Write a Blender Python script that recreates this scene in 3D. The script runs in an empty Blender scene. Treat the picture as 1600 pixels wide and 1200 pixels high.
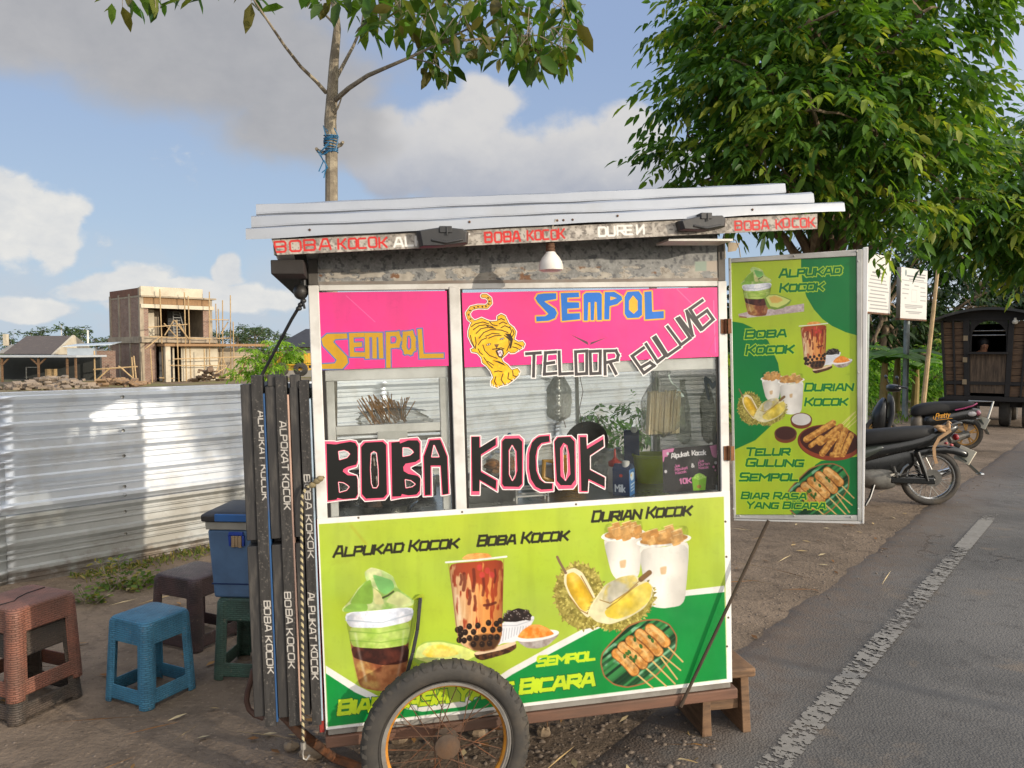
import bpy, bmesh, math, random
import numpy as np
from mathutils import Vector, Matrix

sc = bpy.context.scene
COL = sc.collection
R = math.radians

# ------------------------------------------------------------------ camera
FPX = 1200.0
PITCH = math.atan(55 / FPX)
CAMH = 1.57
cam_d = bpy.data.cameras.new('camera')
cam = bpy.data.objects.new('camera', cam_d)
COL.objects.link(cam)
cam.location = (0, 0, CAMH)
cam.rotation_euler = (math.pi / 2 - PITCH, 0, 0)
cam_d.sensor_width = 36.0
cam_d.lens = 27.0
cam_d.clip_start = 0.05
cam_d.clip_end = 3000
sc.camera = cam

# ------------------------------------------------------------------ light
SUN_TRAVEL = R(147.5)      # plan angle the light travels towards
SUN_EL = R(11.3)
tr = Vector((math.cos(SUN_TRAVEL) * math.cos(SUN_EL), math.sin(SUN_TRAVEL) * math.cos(SUN_EL), -math.sin(SUN_EL)))
sun_d = bpy.data.lights.new('sun', 'SUN')
sun_d.energy = 2.9
sun_d.angle = R(0.5)
sun_d.color = (1.0, 0.885, 0.73)
sun = bpy.data.objects.new('sun', sun_d)
COL.objects.link(sun)
sun.rotation_euler = tr.to_track_quat('-Z', 'Y').to_euler()
sun.location = (4, -4, 6)
sc.view_settings.view_transform = 'Standard'
sc.view_settings.look = 'None'
sc.view_settings.gamma = 1.0
sc.view_settings.exposure = 0.2
try:
 sc.view_settings.use_curve_mapping = False
except Exception:
 pass
sc.cycles.max_bounces = 8
sc.cycles.transparent_max_bounces = 24
sc.cycles.caustics_reflective = False
sc.cycles.caustics_refractive = False
sc.cycles.sample_clamp_indirect = 6.0

def lin(c):
 """sRGB 0-255 -> linear rgba"""
 o = []
 for x in c[:3]:
  x = x / 255.0
  o.append(x / 12.92 if x <= 0.04045 else ((x + 0.055) / 1.055) ** 2.4)
 return (o[0], o[1], o[2], 1.0)

class NT:
 """tiny helper to write node trees"""
 def __init__(self, nt):
  self.nt = nt
  nt.nodes.clear()

 def n(self, typ, **kw):
  nd = self.nt.nodes.new(typ)
  for k, v in kw.items():
   if k.startswith('i_'):
    key = k[2:]
    key = int(key) if key.isdigit() else key.replace('_', ' ')
    self.set(nd, key, v)
   else:
    setattr(nd, k, v)
  return nd

 def set(self, nd, key, v):
  if isinstance(v, tuple) and len(v) == 2 and hasattr(v[0], 'outputs'):
   self.nt.links.new(v[0].outputs[v[1]], nd.inputs[key])
  elif hasattr(v, 'outputs'):
   self.nt.links.new(v.outputs[0], nd.inputs[key])
  else:
   nd.inputs[key].default_value = v

 def math(self, op, a, b=None, c=None, clamp=False):
  nd = self.nt.nodes.new('ShaderNodeMath')
  nd.operation = op
  nd.use_clamp = clamp
  for i, v in enumerate((a, b, c)):
   if v is not None:
    self.set(nd, i, v)
  return nd

 def mix(self, f, a, b, blend='MIX'):
  nd = self.nt.nodes.new('ShaderNodeMixRGB')
  nd.blend_type = blend
  self.set(nd, 0, f)
  self.set(nd, 1, a)
  self.set(nd, 2, b)
  return nd

 def ramp(self, f, stops, interp='LINEAR'):
  nd = self.nt.nodes.new('ShaderNodeValToRGB')
  cr = nd.color_ramp
  cr.interpolation = interp
  while len(cr.elements) < len(stops):
   cr.elements.new(0.5)
  for e, (p, c) in zip(cr.elements, stops):
   e.position = p
   e.color = c if len(c) == 4 else (c[0], c[1], c[2], 1)
  self.set(nd, 0, f)
  return nd

 def noise(self, vec, scale, detail=4.0, rough=0.55, dist=0.0, out=0):
  nd = self.nt.nodes.new('ShaderNodeTexNoise')
  if vec is not None:
   self.set(nd, 'Vector', vec)
  nd.inputs['Scale'].default_value = scale
  nd.inputs['Detail'].default_value = detail
  nd.inputs['Roughness'].default_value = rough
  nd.inputs['Distortion'].default_value = dist
  return nd

 def sstep(self, x, lo, hi):
  nd = self.nt.nodes.new('ShaderNodeMapRange')
  nd.interpolation_type = 'SMOOTHSTEP'
  self.set(nd, 0, x)
  nd.inputs[1].default_value = lo
  nd.inputs[2].default_value = hi
  nd.inputs[3].default_value = 0
  nd.inputs[4].default_value = 1
  return nd

# ------------------------------------------------------------------ sky
world = bpy.data.worlds.new('World')
sc.world = world
world.use_nodes = True
W = NT(world.node_tree)
SKY_STRENGTH = 0.1
sky = W.n('ShaderNodeTexSky')
sky.sky_type = 'NISHITA'
sky.sun_disc = False
sky.sun_elevation = SUN_EL + R(6)
sky.sun_rotation = math.atan2(-tr.x, -tr.y)
sky.air_density = 1.0
sky.dust_density = 0.6
sky.ozone_density = 1.2
tc = W.n('ShaderNodeTexCoord')
nrm = W.n('ShaderNodeVectorMath', operation='NORMALIZE')
W.set(nrm, 0, (tc, 'Generated'))
sx = W.n('ShaderNodeSeparateXYZ')
W.set(sx, 0, nrm)
az = W.math('ARCTAN2', (sx, 0), (sx, 1))
el = W.math('ARCSINE', (sx, 2))
cv = W.n('ShaderNodeCombineXYZ')
W.set(cv, 0, az)
W.set(cv, 1, W.math('MULTIPLY', el, 1.35))
cn1 = W.noise(cv, 3.2, 9.0, 0.56, 0.25)
cn2 = W.noise(cv, 11.0, 7.0, 0.6, 0.1)
cn3 = W.noise(cv, 34.0, 6.0, 0.62, 0.3)
wv = W.noise(cv, 5.0, 4.0, 0.5)
wsep = W.n('ShaderNodeSeparateXYZ')
W.set(wsep, 0, (wv, 'Color'))
az_w = W.math('ADD', az, W.math('MULTIPLY', W.math('SUBTRACT', (wsep, 0), 0.5), 0.16))
el_w = W.math('ADD', el, W.math('MULTIPLY', W.math('SUBTRACT', (wsep, 1), 0.5), 0.10))

def blob(a0, e0, ra, re, lo=1.25, hi=0.35):
 """soft ellipse of cloud in azimuth/elevation (degrees)"""
 dx = W.math('DIVIDE', W.math('SUBTRACT', az_w, R(a0)), R(ra))
 dy = W.math('DIVIDE', W.math('SUBTRACT', el_w, R(e0)), R(re))
 d = W.math('SQRT', W.math('ADD', W.math('MULTIPLY', dx, dx), W.math('MULTIPLY', dy, dy)))
 return W.sstep(d, lo, hi)

def vmax(lst):
 o = lst[0]
 for b in lst[1:]:
  o = W.math('MAXIMUM', o, b)
 return o

# grey bank high on the left, bright cumulus by the horizon, cumulus behind the stall
grey = vmax([blob(-27, 22.5, 21, 6.6), blob(-15, 15.8, 7, 4.2), blob(-20, 20, 13, 6), blob(-42, 25, 22, 9), blob(-15, 19, 7, 5)])
white = vmax([blob(-34.5, 9.0, 3.4, 2.9), blob(-31.6, 7.8, 2.0, 2.2), blob(-19.7, 5.6, 1.7, 1.7), blob(-27, 4.8, 4.0, 1.2),
    blob(-33, 3.4, 5, 1.0), blob(-21, 3.6, 7, 1.3), blob(-40, 4, 4, 2)])
cumu = vmax([blob(-4.5, 14.0, 7, 4.2), blob(-9.5, 13.5, 5, 4.0), blob(5.5, 12.5, 6.5, 4.6), blob(1, 12, 8, 4.0),
    blob(12, 11.5, 7, 4.0), blob(-2.5, 16.2, 3.6, 2.6), blob(8, 15.5, 3.5, 2.3)])
elsewhere = W.math('MULTIPLY', W.sstep(cn1, 0.56, 0.72), W.sstep(W.math('ABSOLUTE', W.math('SUBTRACT', az, R(-8))), R(42), R(60)))
billow = W.math('ADD', W.math('MULTIPLY', W.math('SUBTRACT', cn1, 0.5), 1.0), W.math('ADD', W.math('MULTIPLY', W.math('SUBTRACT', cn2, 0.5), 0.75), W.math('MULTIPLY', W.math('SUBTRACT', cn3, 0.5), 0.4)))
m_grey = W.sstep(W.math('ADD', grey, W.math('MULTIPLY', billow, 0.65)), 0.05, 0.85)
m_white = W.sstep(W.math('ADD', white, W.math('MULTIPLY', billow, 1.7)), 0.28, 0.72)
m_cumu = W.sstep(W.math('ADD', cumu, W.math('MULTIPLY', billow, 1.15)), 0.20, 0.72)
lowband = W.math('MULTIPLY', W.sstep(el, R(9.5), R(1.5)), W.sstep(W.math('ADD', cn1, W.math('MULTIPLY', W.math('SUBTRACT', cn2, 0.5), 0.8)), 0.40, 0.66))
K = 1.0 / SKY_STRENGTH

def sk(c, k=1.0):
 l = lin(c)
 return (l[0] * K * k, l[1] * K * k, l[2] * K * k, 1)

EXPO = 2 ** -0.2
tex_g = W.math('ADD', 0.5, W.math('MULTIPLY', billow, 0.9), clamp=True)
col_grey = W.mix(tex_g, sk((158, 160, 166), EXPO), sk((194, 193, 194), EXPO))
col_white = W.mix(W.math('ADD', 0.55, W.math('MULTIPLY', billow, 1.5), clamp=True), sk((188, 196, 208), EXPO), sk((240, 238, 232), EXPO))
shade_c = W.math('ADD', W.sstep(el_w, R(9.5), R(17.0)), W.math('MULTIPLY', billow, 0.9), clamp=True)
col_cumu = W.mix(shade_c, sk((170, 175, 188), EXPO), sk((218, 216, 214), EXPO))
blue = W.mix(W.sstep(el, R(2), R(24)), sk((180, 202, 226), EXPO), sk((156, 178, 216), EXPO))
base = W.mix(0.85, sky, blue)
c1 = W.mix(W.math('MULTIPLY', lowband, 0.8), base, sk((196, 205, 216), EXPO))
c2 = W.mix(W.math('MULTIPLY', elsewhere, 0.8), c1, sk((200, 203, 210), EXPO))
c3 = W.mix(W.math('MULTIPLY', m_cumu, 0.95), c2, col_cumu)
c4 = W.mix(W.math('MULTIPLY', m_grey, 0.97), c3, col_grey)
c5 = W.mix(m_white, c4, col_white)
# sky boosted towards the low sun and overhead, as added fill for the shade
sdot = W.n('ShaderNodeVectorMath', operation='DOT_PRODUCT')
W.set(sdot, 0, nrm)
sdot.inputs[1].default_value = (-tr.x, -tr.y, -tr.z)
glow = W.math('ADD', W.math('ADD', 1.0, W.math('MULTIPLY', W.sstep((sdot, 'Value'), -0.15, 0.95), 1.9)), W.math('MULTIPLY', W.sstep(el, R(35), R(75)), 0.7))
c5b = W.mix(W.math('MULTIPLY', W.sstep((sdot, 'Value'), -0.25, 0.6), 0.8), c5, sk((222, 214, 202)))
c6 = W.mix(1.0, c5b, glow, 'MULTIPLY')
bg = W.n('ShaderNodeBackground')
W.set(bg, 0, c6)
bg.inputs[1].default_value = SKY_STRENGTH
wo = W.n('ShaderNodeOutputWorld')
W.set(wo, 0, bg)

# ------------------------------------------------------------------ projection helpers (pixel of the 1600x1200 photo -> place)
CAMP = np.array([0, 0, CAMH])

def ray(u, v):
 x = (np.asarray(u, float) - 800) / FPX
 z = (600 - np.asarray(v, float)) / FPX
 return np.stack([x, math.cos(PITCH) + z * math.sin(PITCH), -math.sin(PITCH) + z * math.cos(PITCH)], -1)

def GP(u, v, z=0.0):
 d = ray(u, v)
 return CAMP + d * ((z - CAMH) / d[2])

def AT(u, v, Y):
 d = ray(u, v)
 return CAMP + d * (Y / d[1])

def PL(u, v, p0, nn):
 """ray / plane intersection, arrays allowed"""
 d = ray(u, v)
 t = np.dot(np.asarray(p0) - CAMP, nn) / (d @ np.asarray(nn))
 return CAMP + d * t[..., None]

def frame_cart():
 yaw, roll, tilt = R(11.083), R(1.515), R(0.525)
 a = np.array([math.cos(yaw) * math.cos(roll), math.sin(yaw) * math.cos(roll), math.sin(roll)])
 n0 = np.array([-math.sin(yaw), math.cos(yaw), 0])
 b = np.cross(a, n0)
 b /= np.linalg.norm(b)
 b = b * math.cos(tilt) + n0 * math.sin(tilt)
 n = np.cross(b, a)
 o = np.array([-.656, 2.496, 1.773]) - 1.773 * b
 return a, n, b, o

CA, CN, CB, CO = frame_cart()

def CL(u, v, y=0.0):
 """cart-local point seen at pixel u,v, y metres behind the cart's front plane"""
 p = PL(u, v, CO + y * CN, CN) - CO
 return np.stack([p @ CA, p @ CN, p @ CB], -1)

def CW(x, y, z):
 return CO + CA * x + CN * y + CB * z

# ------------------------------------------------------------------ mesh helpers
class MB:
 def __init__(s):
  s.v, s.f, s.m = [], [], []

 def add(s, vs, fs, mi=0):
  k = len(s.v)
  s.v += [tuple(float(c) for c in v) for v in vs]
  for f in fs:
   s.f.append([i + k for i in f])
   s.m.append(mi)
  return s

 def box(s, x0, x1, y0, y1, z0, z1, mi=0, M=None):
  vs = [(x, y, z) for z in (z0, z1) for (x, y) in ((x0, y0), (x1, y0), (x1, y1), (x0, y1))]
  if M is not None:
   vs = [tuple(M @ Vector(v)) for v in vs]
  return s.add(vs, [(0, 3, 2, 1), (4, 5, 6, 7), (0, 1, 5, 4), (1, 2, 6, 5), (2, 3, 7, 6), (3, 0, 4, 7)], mi)

 def bar(s, p0, p1, w, h, up=(0, 0, 1), mi=0):
  p0, p1 = Vector(p0), Vector(p1)
  d = (p1 - p0).normalized()
  u = Vector(up)
  sd = d.cross(u)
  if sd.length < 1e-4:
   sd = d.cross(Vector((1, 0, 0)))
  sd.normalize()
  u = sd.cross(d).normalized()
  vs = []
  for p in (p0, p1):
   for (a, b) in ((-1, -1), (1, -1), (1, 1), (-1, 1)):
    vs.append(p + sd * (a * w / 2) + u * (b * h / 2))
  return s.add(vs, [(0, 3, 2, 1), (4, 5, 6, 7), (0, 1, 5, 4), (1, 2, 6, 5), (2, 3, 7, 6), (3, 0, 4, 7)][:2] +
      [(0, 1, 5, 4), (1, 2, 6, 5), (2, 3, 7, 6), (3, 0, 4, 7)], mi)

 def tube(s, pts, r, n=8, mi=0, cap=True, closed=False):
  pts = [Vector(p) for p in pts]
  N = len(pts)
  rs = r if isinstance(r, (list, tuple)) else [r] * N
  rings = []
  prev = None
  for i, p in enumerate(pts):
   if closed:
    t = pts[(i + 1) % N] - pts[i - 1]
   else:
    t = pts[min(i + 1, N - 1)] - pts[max(i - 1, 0)]
   t.normalize()
   if prev is None:
    a = t.cross(Vector((0, 0, 1)))
    if a.length < 1e-3:
     a = t.cross(Vector((1, 0, 0)))
   else:
    a = prev - t * prev.dot(t)
   a.normalize()
   prev = a
   b = t.cross(a)
   rings.append([p + (a * math.cos(2 * math.pi * j / n) + b * math.sin(2 * math.pi * j / n)) * rs[i] for j in range(n)])
  vs = [q for rg in rings for q in rg]
  fs = []
  for i in range(N if closed else N - 1):
   i2 = (i + 1) % N
   for j in range(n):
    j2 = (j + 1) % n
    fs.append((i * n + j, i * n + j2, i2 * n + j2, i2 * n + j))
  if cap and not closed:
   fs.append(tuple(range(n - 1, -1, -1)))
   fs.append(tuple((N - 1) * n + j for j in range(n)))
  return s.add(vs, fs, mi)

 def lathe(s, prof, n=24, M=None, mi=0, closed=False):
  vs, fs = [], []
  for (r, z) in prof:
   for j in range(n):
    a = 2 * math.pi * j / n
    vs.append(Vector((r * math.cos(a), r * math.sin(a), z)))
  if M is not None:
   vs = [M @ v for v in vs]
  P = len(prof)
  for i in range(P if closed else P - 1):
   i2 = (i + 1) % P
   for j in range(n):
    j2 = (j + 1) % n
    fs.append((i * n + j, i * n + j2, i2 * n + j2, i2 * n + j))
  return s.add(vs, fs, mi)

 def prism(s, poly, z0, z1, M=None, mi=0):
  n = len(poly)
  vs = [Vector((p[0], p[1], z0)) for p in poly] + [Vector((p[0], p[1], z1)) for p in poly]
  if M is not None:
   vs = [M @ v for v in vs]
  fs = [tuple(range(n - 1, -1, -1)), tuple(range(n, 2 * n))]
  for i in range(n):
   j = (i + 1) % n
   fs.append((i, j, n + j, n + i))
  return s.add(vs, fs, mi)

 def ell(s, c, r, n=14, m=9, M=None, mi=0):
  vs, fs = [], []
  for i in range(m + 1):
   th = math.pi * i / m
   for j in range(n):
    ph = 2 * math.pi * j / n
    v = Vector((r[0] * math.sin(th) * math.cos(ph), r[1] * math.sin(th) * math.sin(ph), r[2] * math.cos(th)))
    if M is not None:
     v = M @ v
    vs.append(v + Vector(c))
  for i in range(m):
   for j in range(n):
    j2 = (j + 1) % n
    fs.append((i * n + j, (i + 1) * n + j, (i + 1) * n + j2, i * n + j2))
  return s.add(vs, fs, mi)

 def loft(s, rings, mi=0, cap=True):
  n = len(rings[0])
  vs = [p for r in rings for p in r]
  fs = []
  for i in range(len(rings) - 1):
   for j in range(n):
    j2 = (j + 1) % n
    fs.append((i * n + j, i * n + j2, (i + 1) * n + j2, (i + 1) * n + j))
  if cap:
   fs.append(tuple(range(n - 1, -1, -1)))
   fs.append(tuple((len(rings) - 1) * n + j for j in range(n)))
  return s.add(vs, fs, mi)

 def build(s, name, mat, parent=None, smooth=True, bevel=0.0, seg=2, angle=35, sub=0, recalc=True):
  me = bpy.data.meshes.new(name)
  me.from_pydata(s.v, [], s.f)
  for mm in (mat if isinstance(mat, (list, tuple)) else [mat]):
   me.materials.append(mm)
  if any(s.m):
   me.polygons.foreach_set('material_index', s.m)
  if recalc:
   bm = bmesh.new()
   bm.from_mesh(me)
   bmesh.ops.remove_doubles(bm, verts=bm.verts, dist=1e-6)
   bmesh.ops.recalc_face_normals(bm, faces=bm.faces)
   bm.to_mesh(me)
   bm.free()
  if smooth:
   me.polygons.foreach_set('use_smooth', [True] * len(me.polygons))
   if sub == 0:
    me.set_sharp_from_angle(angle=R(angle))
  me.update()
  ob = bpy.data.objects.new(name, me)
  COL.objects.link(ob)
  if parent is not None:
   ob.parent = parent
  if bevel:
   b = ob.modifiers.new('bevel', 'BEVEL')
   b.width = bevel
   b.segments = seg
   b.limit_method = 'ANGLE'
   b.angle_limit = R(40)
  if sub:
   sm = ob.modifiers.new('sub', 'SUBSURF')
   sm.levels = sm.render_levels = sub
  return ob

def split_build(b, name, m, parent=None, **kw):
 """every separate piece of the builder becomes an object of its own"""
 par = list(range(len(b.v)))

 def find(i):
  while par[i] != i:
   par[i] = par[par[i]]
   i = par[i]
  return i
 for f in b.f:
  r0 = find(f[0])
  for i in f[1:]:
   par[find(i)] = r0
 groups = {}
 for f, mi in zip(b.f, b.m):
  groups.setdefault(find(f[0]), []).append((f, mi))
 out = []
 for fs in groups.values():
  c = MB()
  idx = {}
  for f, mi in fs:
   g = []
   for i in f:
    if i not in idx:
     idx[i] = len(c.v)
     c.v.append(b.v[i])
    g.append(idx[i])
   c.f.append(g)
   c.m.append(mi)
  out.append(c.build(name, m, parent, **kw))
 return out

def tag(o, label=None, cat=None, group=None, kind=None):
 if label:
  o['label'] = label
 if cat:
  o['category'] = cat
 if group:
  o['group'] = group
 if kind:
  o['kind'] = kind
 return o

def thing(name, label, cat, loc=(0, 0, 0), rz=0.0, group=None):
 o = bpy.data.objects.new(name, None)
 o.empty_display_size = 0.1
 COL.objects.link(o)
 o.location = Vector([float(c) for c in loc])
 o.rotation_euler = (0, 0, rz)
 return tag(o, label, cat, group)

def copy_tree(o, parent=None):
 c = o.copy()
 COL.objects.link(c)
 c.parent = parent
 for ch in list(o.children):
  copy_tree(ch, c)
 return c

def np_mesh(name, V, F, mat, parent=None, col=None, smooth=True, colname='Col'):
 """V (N,3) F (M,k) arrays -> object; col (N,3|4) linear point colours"""
 me = bpy.data.meshes.new(name)
 V = np.ascontiguousarray(V, dtype=np.float32)
 F = np.ascontiguousarray(F, dtype=np.int32)
 k = F.shape[1]
 me.vertices.add(len(V))
 me.vertices.foreach_set('co', V.ravel())
 me.loops.add(F.size)
 me.loops.foreach_set('vertex_index', F.ravel())
 me.polygons.add(len(F))
 me.polygons.foreach_set('loop_start', np.arange(0, F.size, k, dtype=np.int32))
 if smooth:
  me.polygons.foreach_set('use_smooth', np.ones(len(F), dtype=bool))
 me.update(calc_edges=True)
 if col is not None:
  at = me.color_attributes.new(colname, 'FLOAT_COLOR', 'POINT')
  c4 = np.ones((len(V), 4), np.float32)
  c4[:, :col.shape[1]] = col
  at.data.foreach_set('color', c4.ravel())
 me.materials.append(mat)
 ob = bpy.data.objects.new(name, me)
 COL.objects.link(ob)
 if parent is not None:
  ob.parent = parent
 return ob

# ------------------------------------------------------------------ materials
MATS = {}

def mat(name, c, rough=0.6, c2=None, scale=8.0, amt=0.6, metal=0.0, bump=0.0, bscale=None, spec=0.5, detail=5.0, dirt=None, dscale=3.0,
  damt=0.5, sheen=0.0, coat=0.0, stretch=None, rvar=0.1, mud=None):
 """Principled with mottled colour, optional dirt layer and bump, all in object space"""
 if name in MATS:
  return MATS[name]
 m = bpy.data.materials.new(name)
 m.use_nodes = True
 N = NT(m.node_tree)
 out = N.n('ShaderNodeOutputMaterial')
 p = N.n('ShaderNodeBsdfPrincipled')
 N.set(out, 0, p)
 t = N.n('ShaderNodeTexCoord')
 vec = (t, 'Object')
 if stretch:
  mp = N.n('ShaderNodeMapping')
  N.set(mp, 'Vector', vec)
  mp.inputs['Scale'].default_value = stretch
  vec = mp
 c2 = c2 or tuple(max(0, x * 0.78) for x in c)
 nz = N.noise(vec, scale, detail, 0.6)
 f = N.sstep(nz, 0.5 - 0.22, 0.5 + 0.22)
 f = N.math('MULTIPLY', f, amt)
 col = N.mix(f, lin(c), lin(c2))
 if dirt:
  dz = N.noise(vec, dscale, 8, 0.65)
  df = N.math('MULTIPLY', N.sstep(dz, 0.48, 0.66), damt)
  col = N.mix(df, col, lin(dirt))
 if mud:      # splashed mud low down, ragged
  sz = N.n('ShaderNodeSeparateXYZ')
  N.set(sz, 0, (t, 'Object'))
  mz = N.noise((t, 'Object'), 9.0, 8, 0.7)
  mh = N.math('SUBTRACT', (sz, 2), N.math('MULTIPLY', N.math('SUBTRACT', mz, 0.5), mud[1] * 3))
  col = N.mix(N.math('MULTIPLY', N.sstep(mh, mud[1], 0.0), 0.8), col, lin(mud[0]))
 N.set(p, 'Base Color', col)
 rr = N.math('ADD', rough - rvar / 2, N.math('MULTIPLY', nz, rvar), clamp=True)
 N.set(p, 'Roughness', rr)
 p.inputs['Metallic'].default_value = metal
 p.inputs['Specular IOR Level'].default_value = spec
 if coat:
  p.inputs['Coat Weight'].default_value = coat
  p.inputs['Coat Roughness'].default_value = 0.15
 if bump:
  bz = N.noise(vec, bscale or scale * 4, 6, 0.65)
  b = N.n('ShaderNodeBump')
  b.inputs['Strength'].default_value = 1.0
  b.inputs['Distance'].default_value = bump
  N.set(b, 'Height', bz)
  N.set(p, 'Normal', b)
 MATS[name] = m
 return m

def mat_paint(name, rough=0.45, spec=0.4, bump=0.0, bscale=30.0, trans=0.0):
 """colour from the mesh's own colour attribute (printed or painted pattern)"""
 if name in MATS:
  return MATS[name]
 m = bpy.data.materials.new(name)
 m.use_nodes = True
 N = NT(m.node_tree)
 out = N.n('ShaderNodeOutputMaterial')
 p = N.n('ShaderNodeBsdfPrincipled')
 N.set(out, 0, p)
 at = N.n('ShaderNodeAttribute', attribute_name='Col')
 t = N.n('ShaderNodeTexCoord')
 nz = N.noise((t, 'Object'), 14.0, 6, 0.6)
 k = N.math('ADD', 0.92, N.math('MULTIPLY', nz, 0.14))
 N.set(p, 'Base Color', N.mix(1.0, (at, 'Color'), k, 'MULTIPLY'))
 N.set(p, 'Roughness', N.math('ADD', rough - 0.08, N.math('MULTIPLY', nz, 0.16)))
 p.inputs['Specular IOR Level'].default_value = spec
 if bump:
  bz = N.noise((t, 'Object'), bscale, 4, 0.5)
  b = N.n('ShaderNodeBump')
  b.inputs['Distance'].default_value = bump
  N.set(b, 'Height', bz)
  N.set(p, 'Normal', b)
 MATS[name] = m
 return m

def mat_leaf(name, trans=0.35, rough=0.38, spec=0.35):
 if name in MATS:
  return MATS[name]
 m = bpy.data.materials.new(name)
 m.use_nodes = True
 N = NT(m.node_tree)
 out = N.n('ShaderNodeOutputMaterial')
 at = N.n('ShaderNodeAttribute', attribute_name='Col')
 t = N.n('ShaderNodeTexCoord')
 nz = N.noise((t, 'Object'), 9.0, 3, 0.6)
 k = N.math('ADD', 0.75, N.math('MULTIPLY', nz, 0.5))
 col = N.mix(1.0, (at, 'Color'), k, 'MULTIPLY')
 p = N.n('ShaderNodeBsdfPrincipled')
 N.set(p, 'Base Color', col)
 p.inputs['Roughness'].default_value = rough
 p.inputs['Specular IOR Level'].default_value = spec
 tl = N.n('ShaderNodeBsdfTranslucent')
 N.set(tl, 'Color', N.mix(1.0, col, (1.5, 1.55, 0.55, 1), 'MULTIPLY'))
 mx = N.n('ShaderNodeMixShader')
 mx.inputs[0].default_value = trans
 N.set(mx, 1, p)
 N.set(mx, 2, tl)
 N.set(out, 0, mx)
 MATS[name] = m
 return m

def mat_glass(name, tint=(235, 242, 238), refl=1.0, rough=0.02, haze=0.0, hazec=(200, 205, 200)):
 """thin clear sheet: see-through plus fresnel reflection plus a pale haze film"""
 if name in MATS:
  return MATS[name]
 m = bpy.data.materials.new(name)
 m.use_nodes = True
 N = NT(m.node_tree)
 out = N.n('ShaderNodeOutputMaterial')
 tr_ = N.n('ShaderNodeBsdfTransparent')
 tr_.inputs[0].default_value = lin(tint)
 gl = N.n('ShaderNodeBsdfGlossy')
 gl.inputs['Roughness'].default_value = rough
 lw = N.n('ShaderNodeLayerWeight')
 lw.inputs[0].default_value = 0.35
 f = N.math('MULTIPLY', (lw, 'Fresnel'), refl, clamp=True)
 mx = N.n('ShaderNodeMixShader')
 N.set(mx, 0, f)
 N.set(mx, 1, tr_)
 N.set(mx, 2, gl)
 last = mx
 if haze:
  t = N.n('ShaderNodeTexCoord')
  nz = N.noise((t, 'Object'), 6.0, 8, 0.68)
  d0 = N.n('ShaderNodeBsdfDiffuse')
  d0.inputs[0].default_value = lin(hazec)
  d1 = N.n('ShaderNodeBsdfTranslucent')
  d1.inputs[0].default_value = lin(hazec)
  df = N.n('ShaderNodeMixShader')
  df.inputs[0].default_value = 0.55
  N.set(df, 1, d0)
  N.set(df, 2, d1)
  mh = N.n('ShaderNodeMixShader')
  N.set(mh, 0, N.math('MULTIPLY', N.math('ADD', .3 if haze > .2 else 0.0, N.math('MULTIPLY', N.sstep(nz, 0.3, 0.75), .7 if haze > .2 else 1.0)), haze))
  N.set(mh, 1, mx)
  N.set(mh, 2, df)
  last = mh
 N.set(out, 0, last)
 MATS[name] = m
 return m

M_ALU = mat('aluminium', (205, 203, 196), 0.42, (170, 168, 160), 5, 0.6, metal=0.2, bump=0.0004, bscale=40, dirt=(110, 100, 88), damt=0.35)
M_WHITE = mat('white_metal', (222, 220, 214), 0.45, (196, 192, 184), 6, 0.6, dirt=(130, 118, 100), damt=0.3, bump=0.0003)
M_ROOF = mat('roof_sheet', (160, 164, 170), 0.38, (138, 143, 151), 4, 0.5, metal=0.35, bump=0.0006, bscale=14, dirt=(150, 148, 142), damt=0.25)
M_BLACKP = mat('black_plastic', (34, 34, 35), 0.5, (52, 51, 50), 12, 0.6, dirt=(90, 82, 72), dscale=9, damt=0.3, bump=0.0005)
M_RUBBER = mat('tyre_rubber', (47, 45, 42), 0.75, (74, 69, 62), 9, 0.7, dirt=(98, 86, 70), dscale=5, damt=0.45, bump=0.0008, bscale=60)
M_RUST = mat('rusty_steel', (104, 74, 54), 0.8, (66, 48, 38), 18, 0.8, metal=0.2, bump=0.001, bscale=60, dirt=(138, 84, 46), damt=0.6, dscale=14)
M_WOODB = mat('weathered_wood', (128, 98, 70), 0.8, (84, 62, 44), 6, 0.8, bump=0.0015, bscale=24, stretch=(1, 1, 6), dirt=(70, 56, 44), damt=0.5)
M_WOODR = mat('red_brown_wood', (122, 86, 66), 0.78, (86, 62, 50), 7, 0.8, bump=0.0015, bscale=30, stretch=(0.4, 3, 3), dirt=(80, 66, 54), damt=0.5)
M_CHROME = mat('chrome', (200, 200, 198), 0.18, (170, 168, 160), 12, 0.5, metal=1.0, bump=0.0)
M_STEEL = mat('stainless_steel', (176, 176, 172), 0.28, (140, 138, 132), 7, 0.6, metal=0.9, bump=0.0004)
M_DARK = mat('dark_void', (22, 21, 20), 0.9, (14, 13, 12), 6, 0.5)
M_GLASS = mat_glass('clear_glass', tint=(254, 255, 254), refl=0.5, haze=0.09)  # haze here is a pale veil that lightens the dark interior
M_BAG = mat_glass('clear_plastic_bag', tint=(252, 252, 250), refl=0.6, rough=0.16, haze=0.4, hazec=(214, 212, 205))

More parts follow.
